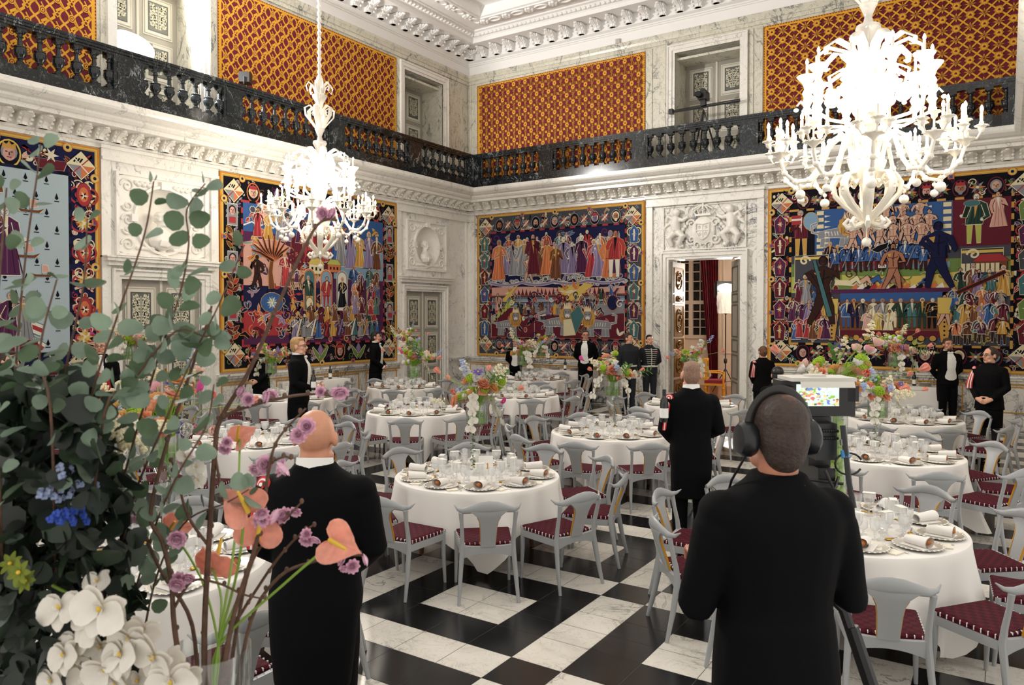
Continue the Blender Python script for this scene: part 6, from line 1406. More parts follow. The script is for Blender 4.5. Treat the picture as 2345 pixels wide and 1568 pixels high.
for k in (1, 11, 12, 2, 10, 13, 8, 3, 5, 7, 9, 15, 4, 6):
    desc, px, dep, ph = TD[k]; c = at(px, 700, dep); c.z = 0; TC[k] = c
    lab = 'round banquet table standing under the white cloth, the ' + desc
    if table0 is None: table0 = make_table(lab)
    else: dup(table0, c, rnd.uniform(0, 1), lab)
    if k == 1: table0.location = c
    cl = link('tablecloth', cloth_mesh(k, math.atan2(-c.y, -c.x) + {1: .06, 2: -.35, 11: .9}.get(k, rnd.uniform(-.5, .5))), loc=c)
    tag(cl, 'white linen tablecloth draped over the ' + desc, 'tablecloth', 'white tablecloths')
    for i in range(10):
        deg = ph + 36 * i; deg = (deg + 180) % 360 - 180; d = seat_dir(deg); rz = math.atan2(-d.y, -d.x) - PI / 2; H_ = hour(deg)
        jit = rnd.uniform(-.04, .04); cp = c + d * (1.12 + jit)
        x, y = pix((cp.x, cp.y, .5))
        if -120 < x < 2460 and y < 1750 and cp.y > 1.2 and cp.x < .6 and min((cp - v_).length for v_ in CROWD) > .52 and not (k == 10 and abs(deg) > 100 and x < 0):
            l2 = 'grey chair at %s o\'clock of the %s' % (H_, desc)
            if chair0 is None: chair0 = make_chair(l2, 'grey dining chairs'); chair0.location = cp; chair0.rotation_euler = (0, 0, rz + rnd.uniform(-.1, .1))
            else: dup(chair0, cp, rz + rnd.uniform(-.1, .1), l2)
        sx = Vector((d.y, -d.x, 0)) * -1; base = c + Vector((0, 0, TZ + .0015))
        if not (-60 < x < 2420): continue
        def put(name, me, r, s_, z, rz_, label, cat, group):
            o = link(name, me, loc=base + d * r + sx * s_ + Vector((0, 0, z))); o.rotation_euler = (0, 0, rz_); return tag(o, label + ' at %s o\'clock of the %s' % (H_, desc), cat, group)
        rzo = math.atan2(d.y, d.x) - PI / 2
        put('charger_plate', PLATE, .61, 0, 0, rzo, 'silver charger plate', 'plate', 'silver plates on the tables')
        rn = rnd.uniform(-.5, .5)
        put('napkin', NAPKIN, .61, 0, .0065, rzo + rn, 'rolled white napkin', 'napkin', 'rolled napkins on the plates')
        put('bread_roll', ROLL, .665, -.055 * math.sin(rn) * -1, .026, rzo + rn, 'bread roll', 'bread roll', 'bread rolls in the napkins')
        put('place_card', CARD, .36, .0, .177, rzo + rnd.uniform(-.6, .6), 'white name card', 'card', 'white name cards on the goblets')
        for gi, (r, s_) in enumerate(((.36, .0), (.4, .11), (.4, -.1), (.27, .06))):
            if k in (1, 2, 11, 12, 10) or (k in (13, 8, 3, 5) and gi != 2 and gi != 3):
                if n_glass < 298: put(GN[gi], GLASS[gi], r, s_, 0, 0, GD[gi], 'glass', 'crystal glasses on the tables'); n_glass += 1; continue
            if gi < 3:
                src = GLASS[gi]; off = base + d * r + sx * s_; v0_ = len(rest.v)
                rest.v.extend([(v.co.x + off.x, v.co.y + off.y, v.co.z + off.z) for v in src.vertices])
                for pl in src.polygons: rest.f.append([vi + v0_ for vi in pl.vertices]); rest.m.append(0); rest.c.append(None)
        if k in NEAR:
            put('table_knife', KNIFE, .6, .19, 0, rzo + PI, 'silver knife', 'knife', 'silver knives'); put('table_fork', FORK, .6, -.19, 0, rzo + PI, 'silver fork', 'fork', 'silver forks')
            put('gilt_spoon', SPOON, .425, .0, 0, rzo, 'gilt dessert spoon', 'spoon', 'gilt spoons')
            if k in (1, 11, 2): put('menu_card', MENU, .62, -.27, 0, rzo + .2, 'ivory menu card', 'card', 'ivory menu cards')
tag(rest.obj('wine_glasses', CRYS), 'crystal glasses crowding the more distant tables', 'glasses', kind='stuff')
def carafe(k, dx, dy, label):
    t = thing('carafe', label, 'carafe', TC[k] + Vector((dx, dy, TZ + .001)), 0, 'crystal carafes'); q = MB(); q.lathe([(.05, 0), (.052, .01), (.045, .05), (.025, .11), (.018, .13), (.018, .17), (.025, .175), (.025, .19)], 18); q.obj('carafe_body', CRYS, t)
    q = MB(); q.lathe([(.012, .185), (.022, .2), (.03, .215), (.028, .23), (.01, .24)], 14); q.obj('stopper', CRYS, t)
carafe(1, -.17, .02, 'crystal carafe with stopper on the table numbered 11'); carafe(12, .1, -.1, 'crystal carafe with stopper on the middle table of the right row')
def numcard(k, dx, dy, digits, label):
    t = thing('table_number_card', label, 'card', TC[k] + Vector((dx, dy, TZ + .001)), YAW, 'table number cards'); q = MB(); w_ = .045 * max(1, len(digits) * .8)
    q.add([(-w_, -.03, 0), (w_, -.03, 0), (w_, 0, .17), (-w_, 0, .17), (w_, .03, 0), (-w_, .03, 0)], [(0, 1, 2, 3), (3, 2, 4, 5)]); q.obj('folded_card', mat('number_card', '#F4F1EA', .7), t, smooth=False)
    q = MB()
    for i, ch in enumerate(digits):
        x = (i - (len(digits) - 1) / 2) * .038; f = lambda a, b: (x + a, -.0315 + .03 * b / .17, b)
        for a in ((-.005, .005, .05, .1), (-.013, .013, .045, .053)): q.add([f(a[0], a[2]), f(a[1], a[2]), f(a[1], a[3]), f(a[0], a[3])], [(0, 1, 2, 3)])
        q.add([f(-.015, .087), f(-.005, .1), f(-.005, .09)], [(0, 1, 2)])
    q.obj('gold_numeral', M['goldp'], t, smooth=False)
numcard(1, .03, .1, '11', 'white folded card with gold number 11'); numcard(13, -.14, .02, '1', 'white folded card with gold number 1')
# serving tables along the walls
def serving(px, dep, P, w_, label, bx, extra):
    p = at(px, 700, dep); u = p.y if P is wl else p.x; t = thing('serving_table', label, 'table', P(u, 0, .42), 0); off = -Vector(t.location)
    q = MB(); q.pbox(P, u - w_, u + w_, .8, .84, .2, .72); q.obj('table_top', WOOD, t, smooth=False, loc=off)
    for a in (-1, 1):
        for d in (.25, .67): q = MB(); q.tube([P(u + a * (w_ - .06), .8, d), P(u + a * (w_ - .06), 0, d)], .025, 8); q.obj('leg', WOOD, t, loc=off)
    q = MB(); rows = []; e = [(u - w_ - .01, .19), (u + w_ + .01, .19), (u + w_ + .01, .73), (u - w_ - .01, .73)]; loop = []
    for i in range(4):
        a, b = e[i], e[(i + 1) % 4]
        for j in range(12): loop.append((a[0] + (b[0] - a[0]) * j / 12, a[1] + (b[1] - a[1]) * j / 12))
    um = u; dm = .46
    for z, g_ in ((.846, 0), (.84, .006), (.6, .012), (.35, .02), (.2, .026)): rows.append([P(um + (x - um) * (1 + g_ * (1 + .5 * math.sin(i * 1.7))), z, dm + (y - dm) * (1 + g_ * (1 + .5 * math.sin(i * 1.7)) * 1.5)) for i, (x, y) in enumerate(loop)])
    q.loft(rows, cap=False); q.add(rows[0], [tuple(range(len(loop)))]); o = q.obj('tablecloth', LINEN); tag(o, 'white cloth over the ' + label.split(' with ')[0], 'tablecloth', 'white tablecloths')
    for i, (du, n_) in enumerate(extra):
        for j in range(n_):
            o = tag(link('plate', SPLATE, loc=Vector(P(u + du, .848 + .0145 * j, .5))), '%s plate of the %s stack, %s' % (['bottom', 'second', 'middle', 'fourth', 'top'][j], 'right' if i else 'left', label.split(' with ')[0]), 'plate', 'stacked plates on the serving tables')
    bottle_thing(P(u + bx, .847, .5), 'dark wine bottle standing on the ' + label.split(' with ')[0])
q = MB(); q.lathe([(.07, 0), (.08, .0), (.125, .012), (.125, .0145), (.08, .006), (.01, .005)], 24); SPLATE = q.mesh('plate', mat('porcelain', '#D9D3C4', .3))
serving(752, 16.9, wl, .75, 'white serving table by the crimson tapestry with bottle', .35, ((-.45, 5), (.0, 5)))
serving(1292, 20.2, wb, .5, 'white serving table below the lion tapestry with bottle', .0, ((-.3, 5), (.28, 5)))
serving(2090, 15.3, wb, .45, 'white serving table below the large right tapestry with bottle', .0, ((-.25, 5), (.2, 5)))
# ---------------------------------------------------------------- flower heads (each looks along +Z)
def pet(q, L_, wd, cup, tilt, az, z0=0.0, r0=0.0, n=6, curl=0.0, M_=None):
    """one petal: a curved blade from the centre outwards"""
    rows = []
    for i in range(n + 1):
        t = i / n; hw = wd * math.sin(PI * min(.97, .1 + .86 * t)) ** .8; th = tilt + curl * t
        rows.append([(r0 + L_ * t * math.cos(th), hw * k, z0 + L_ * t * math.sin(th) + cup * abs(k) ** 2 * hw) for k in (-1, -.5, 0, .5, 1)])
    T = rot(0, 0, az)
    q.loft(rows, closed=False, T=T); q.loft([[(x, y, z - .0015) for x, y, z in r] for r in rows], closed=False, T=T)
FM = {n: petal('petal_' + n, h) for n, h in dict(peach='#F5BC9C', pink='#F6C2CC', rose='#F8D8CA', salmon='#F3B4A0', magenta='#C94C92', white='#FAF7F0', olive='#8E9A3C', cream='#F8F0D8', lime='#BAD748', violet='#7E6EBA', sky='#C3D0EC', blue='#4A68C8', orange='#F4C184', blossom='#F6D3E4').items()}; FM['orchid'] = petal('petal_orchid', '#EAE5DB', .2, .05)
FM['leaf'] = petal('green_leaf', '#54783A', .35, .35, 20); FM['stem'] = mat('green_stem', '#7FA03C', .5); FM['euc'] = petal('eucalyptus_leaf', '#7F927F', .3, .35, 9); FM['heart'] = mat('deep_green_leaf', '#2B3A28', .5, var=.4, vscale=9); FM['heart2'] = mat('blackish_green_leaf', '#1B251C', .5, var=.4, vscale=9); FM['euc2'] = petal('dark_leaf', '#55694F', .3, .4, 9)
FM['yellow'] = mat('pollen_yellow', '#D9B43C', .6); FM['bark'] = mat('cherry_bark', '#5A4030', .7, var=.3, vscale=60); FM['lime_fruit'] = mat('lime_peel', '#8FB025', .35, var=.1); FM['water'] = clear('vase_water', (.72, .86, .5), .02, .05)
GLV = clear('vase_glass', (.97, .985, .975), .02, .12)
def fl_(name, build, mats):
    q = MB(); build(q); return q.mesh(name, [FM[m] for m in mats])
def b_carn(q):
    for k, (n, L_, ti) in enumerate(((9, .06, .1), (9, .055, .5), (8, .046, .85), (6, .036, 1.2))):
        for i in range(n): pet(q, L_, .02, .5, ti, 2 * PI * i / n + k * .35, 0, .004, 4, .3)
def b_rose(q):
    for k, (n, L_, ti) in enumerate(((5, .05, .45), (5, .046, .85), (5, .04, 1.15), (4, .034, 1.35))):
        for i in range(n): pet(q, L_, .027, .9, ti, 2 * PI * i / n + k * .6, 0, .006, 5, .5)
def b_tulip(q):
    for k in range(2):
        for i in range(3): pet(q, .065, .023, .9, 1.02 + .1 * k, 2 * PI * i / 3 + k * PI / 3, 0, .008, 6, .45)
def b_anth(q):
    m = 40; hb = []
    for i in range(m):
        a = 2 * PI * i / m; hb.append((.0034 * (-(13 * math.cos(a) - 5 * math.cos(2 * a) - 2 * math.cos(3 * a) - math.cos(4 * a))) + .012, .0034 * 16 * math.sin(a) ** 3))
    for dz in (0, -.002):
        rows = [[(x * k, y * k, .018 * k * k * abs(y) / .05 + .004 * math.sin(9 * k + 14 * y / .05) * k - .02 * k * k * max(0, x) / .07 + dz) for x, y in hb] for k in (.04, .3, .6, .85, 1.0)]
        q.loft(rows, cap=False, mi=0)
    q.tube([(-.01, 0, .005), (.02, 0, .03), (.045, 0, .05)], [.006, .005, .003], 8, mi=1)
def b_vib(q):
    for i in range(60):
        z = 1 - 2 * (i + .5) / 60; a = i * 2.4; r = math.sqrt(1 - z * z); q.ell((.032 * r * math.cos(a), .032 * r * math.sin(a), .028 * z), .0088, 6, 4)
def b_orch(q, s=1.0):
    for a in (PI / 2, PI / 2 + 2.2, PI / 2 - 2.2): pet(q, .045 * s, .017 * s, .25, .05, a, 0, .002, 5)
    for a in (.15, PI - .15): pet(q, .05 * s, .03 * s, .2, .12, a, .003, .002, 5)
    q.ell((0, -.003 * s, .007 * s), (.0045 * s, .006 * s, .005 * s), 8, 6, mi=1); pet(q, .022 * s, .01 * s, .5, .6, -PI / 2, .004, .0, 4); [pet(q, .014 * s, .007 * s, .5, .7, a, .004, .0, 4) for a in (-.5, PI + .5)]
def b_clem(q):
    for i in range(7): pet(q, .045, .011, .3, .1, 2 * PI * i / 7, 0, .003, 5)
    q.ell((0, 0, .006), .008, 8, 5, mi=1)
def b_calla(q):
    rows = []
    for i in range(8):
        t = i / 7; r = .006 + .03 * t ** 1.6; rows.append([(r * math.cos(a) * (1 + .25 * t * math.cos(a)), r * math.sin(a), .075 * t + .03 * t * t * math.cos(a)) for a in [2 * PI * j / 14 for j in range(14)]])
    q.loft(rows, cap=False); q.tube([(0, 0, .01), (0, 0, .07)], .005, 6, mi=1)
def b_delph(q, n=16, L_=.16):
    for i in range(n):
        t = i / n; a = i * 2.4; r = .024 * (1 - .6 * t); c = (r * math.cos(a), r * math.sin(a), L_ * t)
        for k in range(5): b = 2 * PI * k / 5; q.ell((c[0] * 1.15 + .008 * math.cos(b), c[1] * 1.15 + .008 * math.sin(b), c[2] + .003 * math.sin(b * 2)), (.0085, .0085, .005), 5, 4)
def b_stock(q): b_delph(q, 12, .12)
def b_leaf(q):
    for i in range(9):
        t = i / 9; a = i * 2.1; q.loft([[(.003 * math.cos(a) + L_ * (x * math.cos(a)) - w_ * math.sin(a) * k, .003 * math.sin(a) + L_ * x * math.sin(a) + w_ * math.cos(a) * k, .16 * t + .03 * x) for k in (-1, 0, 1)] for x, w_, L_ in ((0, .002, .06), (.35, .016, .06), (.7, .014, .06), (1, .001, .06))], closed=False)
    q.tube([(0, 0, 0), (0, 0, .16)], .002, 5)
FL = {'carnation': fl_('carnation', b_carn, ['peach']), 'rose': fl_('rose', b_rose, ['rose']), 'peony': fl_('peony', b_rose, ['pink']), 'ranunculus': fl_('ranunculus', b_carn, ['orange']), 'tulip': fl_('tulip', b_tulip, ['salmon']), 'anthurium': fl_('anthurium', b_anth, ['salmon', 'yellow']),
      'viburnum': fl_('viburnum', b_vib, ['lime']), 'orchid': fl_('orchid', b_orch, ['orchid', 'yellow']), 'clematis': fl_('clematis', b_clem, ['violet', 'yellow']), 'calla': fl_('calla', b_calla, ['magenta', 'yellow']), 'delphinium': fl_('delphinium', b_delph, ['sky']), 'stock': fl_('stock', b_stock, ['cream']),
      'sweet_pea': fl_('sweet_pea', b_rose, ['white']), 'leaf_spray': fl_('leaf_spray', b_leaf, ['leaf']), 'blossom': fl_('blossom', b_carn, ['blossom']), 'hellebore': fl_('hellebore', b_clem, ['olive', 'yellow']), 'blue_delphinium': fl_('blue_delphinium', b_delph, ['blue'])}
def aim(o, d, roll=0.0, s=1.0):
    o.rotation_mode = 'QUATERNION'; o.rotation_quaternion = Vector(d).to_track_quat('Z', 'Y') @ Euler((0, 0, roll)).to_quaternion(); o.scale = (s, s, s)
def arrangement(loc, zb, label, seed, kind='trumpet', spread=1.0, height=1.2, lean=0.0):
    """bouquet in a tall glass vase; zb = height of the vase mouth above the table"""
    rg = random.Random(seed); t = thing('flower_arrangement', label, 'flowers', loc, 0.0 if lean else rg.uniform(0, 6), 'spring flower arrangements'); bh = .2
    if kind == 'trumpet':
        q = MB(); q.lathe([(.09, 0), (.085, .008), (.03, .02), (.014, .05), (.012, .3), (.016, zb - bh - .16), (.03, zb - bh - .09), (.06, zb - bh - .02), (.062, zb - bh - .01)], 20, cap=False); q.obj('trumpet_stem', GLV, t)
        q = MB(); q.lathe([(.105, zb - bh), (.108, zb - bh + .01), (.108, zb), (.104, zb), (.104, zb - bh + .012), (.01, zb - bh + .01)], 24, cap=False); q.obj('glass_bowl', GLV, t); r0, z0, nl = .1, zb - bh + .01, 7
    else:
        q = MB(); q.lathe([(.01, .004), (.072, 0), (.075, .01), (.075, zb), (.071, zb), (.071, .012), (.01, .01)], 24, cap=False); q.obj('glass_cylinder', GLV, t); r0, z0, nl = .068, .01, 40
    for i in range(nl):
        a = i * 2.3; r = .055 if kind == 'trumpet' else .034; q = MB(); q.ell((0, 0, 0), (.031, .031, .035), 10, 8); k = q.obj('lime', FM['lime_fruit'], t) if i == 0 else link('lime', L0, t)
        if i == 0: L0 = k.data
        k.location = (r * math.cos(a), r * math.sin(a), z0 + .035 + (.0 if kind == 'trumpet' else .0185 * i)); k.rotation_euler = (a, i, 0)
    if kind == 'trumpet': q = MB(); q.lathe([(.01, z0), (.1, z0), (.1, z0 + .11), (.01, z0 + .11)], 20, cap=False); q.obj('water', FM['water'], t)
    C0 = Vector((0, 0, zb - .04)); st = MB(); plan = []
    mix = ['carnation', 'carnation', 'rose', 'rose', 'peony', 'ranunculus', 'ranunculus', 'viburnum', 'viburnum', 'viburnum', 'viburnum', 'viburnum', 'clematis', 'clematis', 'viburnum', 'delphinium', 'stock', 'sweet_pea', 'stock', 'stock', 'stock', 'anthurium', 'anthurium', 'sweet_pea', 'sweet_pea', 'sweet_pea', 'rose', 'orchid', 'orchid', 'leaf_spray', 'leaf_spray', 'leaf_spray']
    mix = mix + [m_ for m_ in mix if m_ not in ('anthurium', 'orchid', 'leaf_spray', 'clematis')] + ['stock', 'sweet_pea', 'sweet_pea', 'rose', 'sweet_pea', 'viburnum', 'rose', 'sweet_pea', 'stock', 'carnation', 'rose', 'rose', 'viburnum', 'viburnum', 'peony', 'anthurium', 'sweet_pea', 'sweet_pea', 'sweet_pea']; rg.shuffle(mix)
    for i, nm in enumerate(mix):
        a = i * 2.4 + rg.uniform(-.3, .3); el = math.asin(min(.98, -.1 + 1.05 * ((i * .618) % 1))); L_ = (rg.uniform(.1, .2) if i % 2 else rg.uniform(.18, .33)) * spread * (1.15 if nm in ('delphinium', 'stock', 'leaf_spray', 'clematis') else .9)
        plan.append((nm, a, el, L_))
    for i in range(6): plan.append((('tulip', 'tulip', 'calla', 'tulip', 'tulip', 'tulip')[i], i * 1.05 + rg.uniform(-.3, .3), rg.uniform(-.05, .5), rg.uniform(.36, .5) * spread))
    for nm, a, el, L_ in plan:
        d = Vector((math.cos(a) * math.cos(el), math.sin(a) * math.cos(el), math.sin(el) * height)); p = C0 + Vector((0, 0, .08)) + d * L_ + Vector((0, 0, .02)) + Vector((math.cos(YAW), math.sin(YAW), 0)) * lean; m_ = C0 + Vector((0, 0, .1)) + d * L_ * .45 + Vector((0, 0, .03))
        st.tube([(d.x * .02, d.y * .02, z0 + .02), C0 + d * .03, m_, p], .0028, 5)
        o = link(nm, FL[nm], t); o.location = p; aim(o, d + Vector((0, 0, .25)) if nm != 'anthurium' else Vector((d.x, d.y, .3)), rg.uniform(0, 6), rg.uniform(.9, 1.2) * {'carnation': 1.15, 'calla': .75, 'anthurium': .9}.get(nm, 1))
    st.obj('stems', FM['stem'], t)
    # white orchid sprays hanging from the rim
    for k in range(2):
        a = rg.uniform(0, 6); q = MB(); pts = []
        for j in range(9): u = j / 8; pts.append(Vector((math.cos(a) * (.08 + .2 * u), math.sin(a) * (.08 + .2 * u), zb + .06 + .1 * u - .36 * u * u)))
        q.tube(pts, .0028, 5); q.obj('orchid_stem', FM['stem'], t)
        for j in range(2, 9): o = link('orchid', FL['orchid'], t); o.location = pts[j] + Vector((rg.uniform(-.02, .02), rg.uniform(-.02, .02), rg.uniform(-.02, .02))); aim(o, Vector((math.cos(a + rg.uniform(-.7, .7)), math.sin(a + rg.uniform(-.7, .7)), .1)), rg.uniform(-.4, .4), 1.05)
    if kind == 'trumpet':      # ivy trailing down the stem
        q = MB(); pts = [Vector((.1 - .06 * min(1, j / 8), .02 * math.sin(j), zb - bh * .6 - (zb - bh * .6 - .05) * j / 26)) for j in range(27)]; q.tube(pts, .002, 5)
        for j in range(1, 27):
            a = j * 2.4; L_ = .03; c = pts[j]; q.add([c, c + Vector((L_ * .6 * math.cos(a) - .012 * math.sin(a), L_ * .6 * math.sin(a) + .012 * math.cos(a), .004)), c + Vector((L_ * 1.1 * math.cos(a), L_ * 1.1 * math.sin(a), -.012)), c + Vector((L_ * .6 * math.cos(a) + .012 * math.sin(a), L_ * .6 * math.sin(a) - .012 * math.cos(a), .0))], [(0, 1, 2, 3)])
        q.obj('ivy_trail', FM['leaf'], t, smooth=False)
    return t
def on_table(k, px, zc, label, seed, **kw):
    d = TD[k][2]; p = at(px, 700, d); arrangement((p.x, p.y, TZ + .001), zc, label, seed, **kw)
on_table(1, 1092, .69, 'flower arrangement with peach carnation above limes on the table numbered 11', 5)
on_table(2, 1403, .68, 'flower arrangement with hanging white orchids on the table left of the ribboned guard', 8)
on_table(3, 947, .74, 'flower arrangement with peach anthurium on the table behind the one numbered 11', 12)
on_table(4, 930, .95, 'tall flower arrangement before the small corner door', 14)
on_table(5, 1197, .78, 'flower arrangement on the table before the lion tapestry, nearer one', 17)
on_table(6, 1240, .75, 'flower arrangement on the rearmost table below the lion tapestry', 19)
on_table(7, 1590, .72, 'flower arrangement in front of the open doorway', 23)
on_table(9, 620, .66, 'flower arrangement before the crimson tapestry left of the blond waiter', 29)
on_table(10, 372, .82, 'flower arrangement behind the cherry branches on the front left table', 31, spread=1.1)
on_table(11, 1919, .95, 'large flower arrangement in a tall cylinder of limes beside the camera monitor', 53, kind='cylinder', spread=1.2, height=1.15, lean=.09)
on_table(12, 2012, .6, 'flower arrangement on a trumpet vase on the middle table of the right row', 41)
on_table(13, 2052, .98, 'flower arrangement on the farthest table of the right row', 43)
on_table(15, 292, 1.1, 'flower arrangement before the left double door', 47)
# ---------------------------------------------------------------- near flowers on pedestals and the television camera
struct(MB().box(-2.6, .8, -1.2, 2.3, 0, .25).obj('floor_platform', mat('platform_black', '#141416', .6), smooth=False))
VX = at(480, 1560, 1.55); VY = at(150, 1560, 1.5)
def pedestal(c, top, label):
    t = thing('pedestal', label, 'pedestal', (c.x, c.y, .25), 0, 'plain white pedestals'); q = MB(); q.box(-.17, .17, -.17, .17, .03, top - .28); q.obj('shaft', M['plaster'], t, smooth=False); q = MB(); q.box(-.2, .2, -.2, .2, top - .28, top - .25); q.box(-.2, .2, -.2, .2, 0, .03); q.obj('cap_and_foot', M['plaster'], t, smooth=False)
pedestal(VX, 1.2, 'white pedestal under the cherry branch vase'); pedestal(VY + Vector((-.28, -.12, 0)), 1.2, 'white pedestal under the eucalyptus vase')
T = thing('cherry_branch_arrangement', 'clear glass vase of cherry branches and peach anthuriums close to the camera', 'flowers', (VX.x, VX.y, 1.2)); off = -Vector(T.location)
q = MB(); zt = at(480, 1483, 1.55).z - 1.2; q.lathe([(.01, .004), (.08, 0), (.083, .01), (.083, zt), (.079, zt), (.079, .012), (.01, .01)], 32, cap=False); q.obj('glass_vase', GLV, T)
q = MB(); q.lathe([(.01, .012), (.078, .012), (.078, zt * .6), (.01, zt * .6)], 24, cap=False); q.obj('water', FM['water'], T)
def path(pts): return [at(*p) for p in pts]
def smooth_path(P_, n=5):
    out = []
    for i in range(len(P_) - 1):
        p0, p1, p2, p3 = P_[max(0, i - 1)], P_[i], P_[i + 1], P_[min(len(P_) - 1, i + 2)]
        for k in range(n):
            t = k / n; out.append(.5 * ((2 * p1) + (p2 - p0) * t + (2 * p0 - 5 * p1 + 4 * p2 - p3) * t * t + (3 * p1 - p0 - 3 * p2 + p3) * t ** 3))
    return out + [P_[-1]]
base = VX + Vector((0, 0, -.2))
rg = random.Random(4)
CB = [([(470, 1620, 1.55), (468, 1450, 1.55), (478, 1250, 1.53), (492, 1040, 1.5), (505, 960, 1.5), (570, 850, 1.48), (640, 690, 1.46), (700, 560, 1.45), (735, 508, 1.45), (772, 504, 1.45)], 8, 2.2), ([(430, 1640, 1.52), (400, 1440, 1.5), (392, 1330, 1.5), (372, 1240, 1.49), (345, 1180, 1.48), (375, 1040, 1.46), (430, 870, 1.45), (468, 760, 1.44), (485, 700, 1.44)], 7, 2),
      ([(455, 1640, 1.6), (440, 1430, 1.58), (370, 1310, 1.56), (330, 1220, 1.55), (300, 1160, 1.54)], 6, 1.6), ([(500, 1640, 1.5), (530, 1430, 1.5), (585, 1250, 1.49), (605, 1150, 1.48), (618, 1060, 1.47), (640, 1000, 1.47), (700, 935, 1.46)], 6.5, 1.4),
      ([(505, 960, 1.5), (545, 938, 1.49), (640, 912, 1.47), (720, 902, 1.46), (790, 912, 1.45)], 4.5, 1.6), ([(515, 1640, 1.58), (545, 1420, 1.56), (580, 1280, 1.54), (640, 1205, 1.52), (690, 1150, 1.5)], 5, 1.5),
      ([(530, 1640, 1.55), (575, 1420, 1.54), (640, 1320, 1.52), (720, 1285, 1.5), (790, 1272, 1.48), (838, 1272, 1.47)], 5, 1.6), ([(490, 1640, 1.62), (520, 1470, 1.6), (600, 1330, 1.58), (660, 1250, 1.56), (700, 1215, 1.55), (720, 1200, 1.55)], 4.5, 1.5),
      ([(400, 1390, 1.5), (440, 1330, 1.5), (500, 1335, 1.5), (555, 1360, 1.5), (600, 1370, 1.5)], 3.5, 1.4), ([(618, 1060, 1.47), (650, 1045, 1.46), (668, 1052, 1.46)], 2.6, 1.4), ([(478, 1250, 1.53), (430, 1180, 1.53), (405, 1090, 1.52), (392, 1050, 1.52)], 4, 1.5), ([(492, 1040, 1.5), (520, 1180, 1.5), (548, 1225, 1.5)], 3, 1.3)]
for pts, r0, r1 in CB:
    pp = smooth_path(path(pts)); n = len(pp); q = MB(); q.tube(pp, [(r0 + (r1 - r0) * i / n) * .00075 + .0006 for i in range(n)], 8)
    for i in range(2, n, 3): q.ell(pp[i] + Vector((rg.uniform(-.004, .004), rg.uniform(-.004, .004), .003)), (.0045, .0045, .006), 6, 4)
    q.obj('cherry_branch', FM['bark'], T, loc=off)
def blossom(px, py, d, n=3, s=.3, parent=T, o_=off):
    for i in range(n):
        o = link('cherry_blossom', FL['blossom'], parent); o.location = at(px + rg.uniform(-14, 14) * (n > 1), py + rg.uniform(-12, 12) * (n > 1), d + rg.uniform(-.02, .02)) + o_; aim(o, (rg.uniform(-.6, .9), rg.uniform(-1, -.3), rg.uniform(-.7, .4)), rg.uniform(0, 6), s * rg.uniform(.85, 1.2))
for b in ((754, 500, 1.45, 2, .26), (770, 895, 1.45, 3, .3), (735, 897, 1.46, 1, .22), (618, 905, 1.48, 2, .26), (596, 1062, 1.48, 2, .3), (650, 1076, 1.46, 2, .32), (780, 1000, 1.45, 0, .3), (640, 1190, 1.52, 3, .26), (678, 1168, 1.5, 1, .22), (712, 1222, 1.52, 4, .24), (800, 1290, 1.48, 3, .24), (842, 1280, 1.47, 1, .24), (420, 1325, 1.5, 3, .26), (395, 1225, 1.5, 3, .28), (312, 1178, 1.53, 2, .22), (430, 1042, 1.5, 3, .34), (600, 1180, 1.48, 3, .26), (690, 985, 1.46, 3, .3), (565, 905, 1.5, 2, .22), (505, 1020, 1.5, 2, .24)):
    blossom(*b)
for px, py, d, dr, roll, s, col in ((485, 1300, 1.75, (-.3, .8, .25), 1.6, 1.05, 0), (395, 1215, 1.7, (.2, -.8, .5), .4, .75, 0), (560, 1165, 1.45, (.9, -.3, .3), 2.2, .85, 0), (592, 1225, 1.5, (.7, -.6, .35), 1.4, .88, 0), (765, 1240, 1.45, (.5, -.8, .3), -.4, .82, 0), (550, 1005, 1.9, (.1, -.9, .4), .9, .75, 0)):
    o = link('anthurium', FL['anthurium'], T); o.location = at(px, py, d) + off; aim(o, dr, roll, s)
    pp = smooth_path([at(px, py, d), at((px + 505) / 2 + 12, (py + 1480) / 2 - 20, (d + 1.55) / 2), at(500, 1480, 1.55), at(490, 1600, 1.55)]); q = MB(); q.tube(pp, .0028, 6); q.obj('anthurium_stem', FM['stem'], T, loc=off)
T2 = thing('eucalyptus_arrangement', 'large eucalyptus arrangement with white orchids at the left edge close to the camera', 'flowers', (VY.x - .28, VY.y - .12, 1.2)); off2 = -Vector(T2.location)
q = MB(); q.lathe([(.01, .004), (.1, 0), (.11, .1), (.1, .22), (.09, .25), (.085, .25), (.095, .2), (.1, .1), (.01, .01)], 24, cap=False); q.obj('vase', mat('stone_vase', '#8A8A84', .5), T2)
def round_leaf(q, c, d, n, s, mi):
    d = d.normalized(); n = (n - d * n.dot(d)); n = n.normalized() if n.length > 1e-3 else d.orthogonal().normalized(); sd = d.cross(n); m = 10; pts = []
    for i in range(m):
        a = 2 * PI * i / m; x = .5 + .5 * math.cos(a); y = .46 * math.sin(a) * (1 - .25 * math.cos(a)); pts.append(c + d * x * s + sd * y * s + n * (.16 * s * (abs(math.sin(a)) ** 2 * .6 - .3 * x * x)))
    ctr = c + d * s * .5 - n * s * .05
    q.add(pts + [ctr], [(i, (i + 1) % m, m) for i in range(m)], mi=mi)
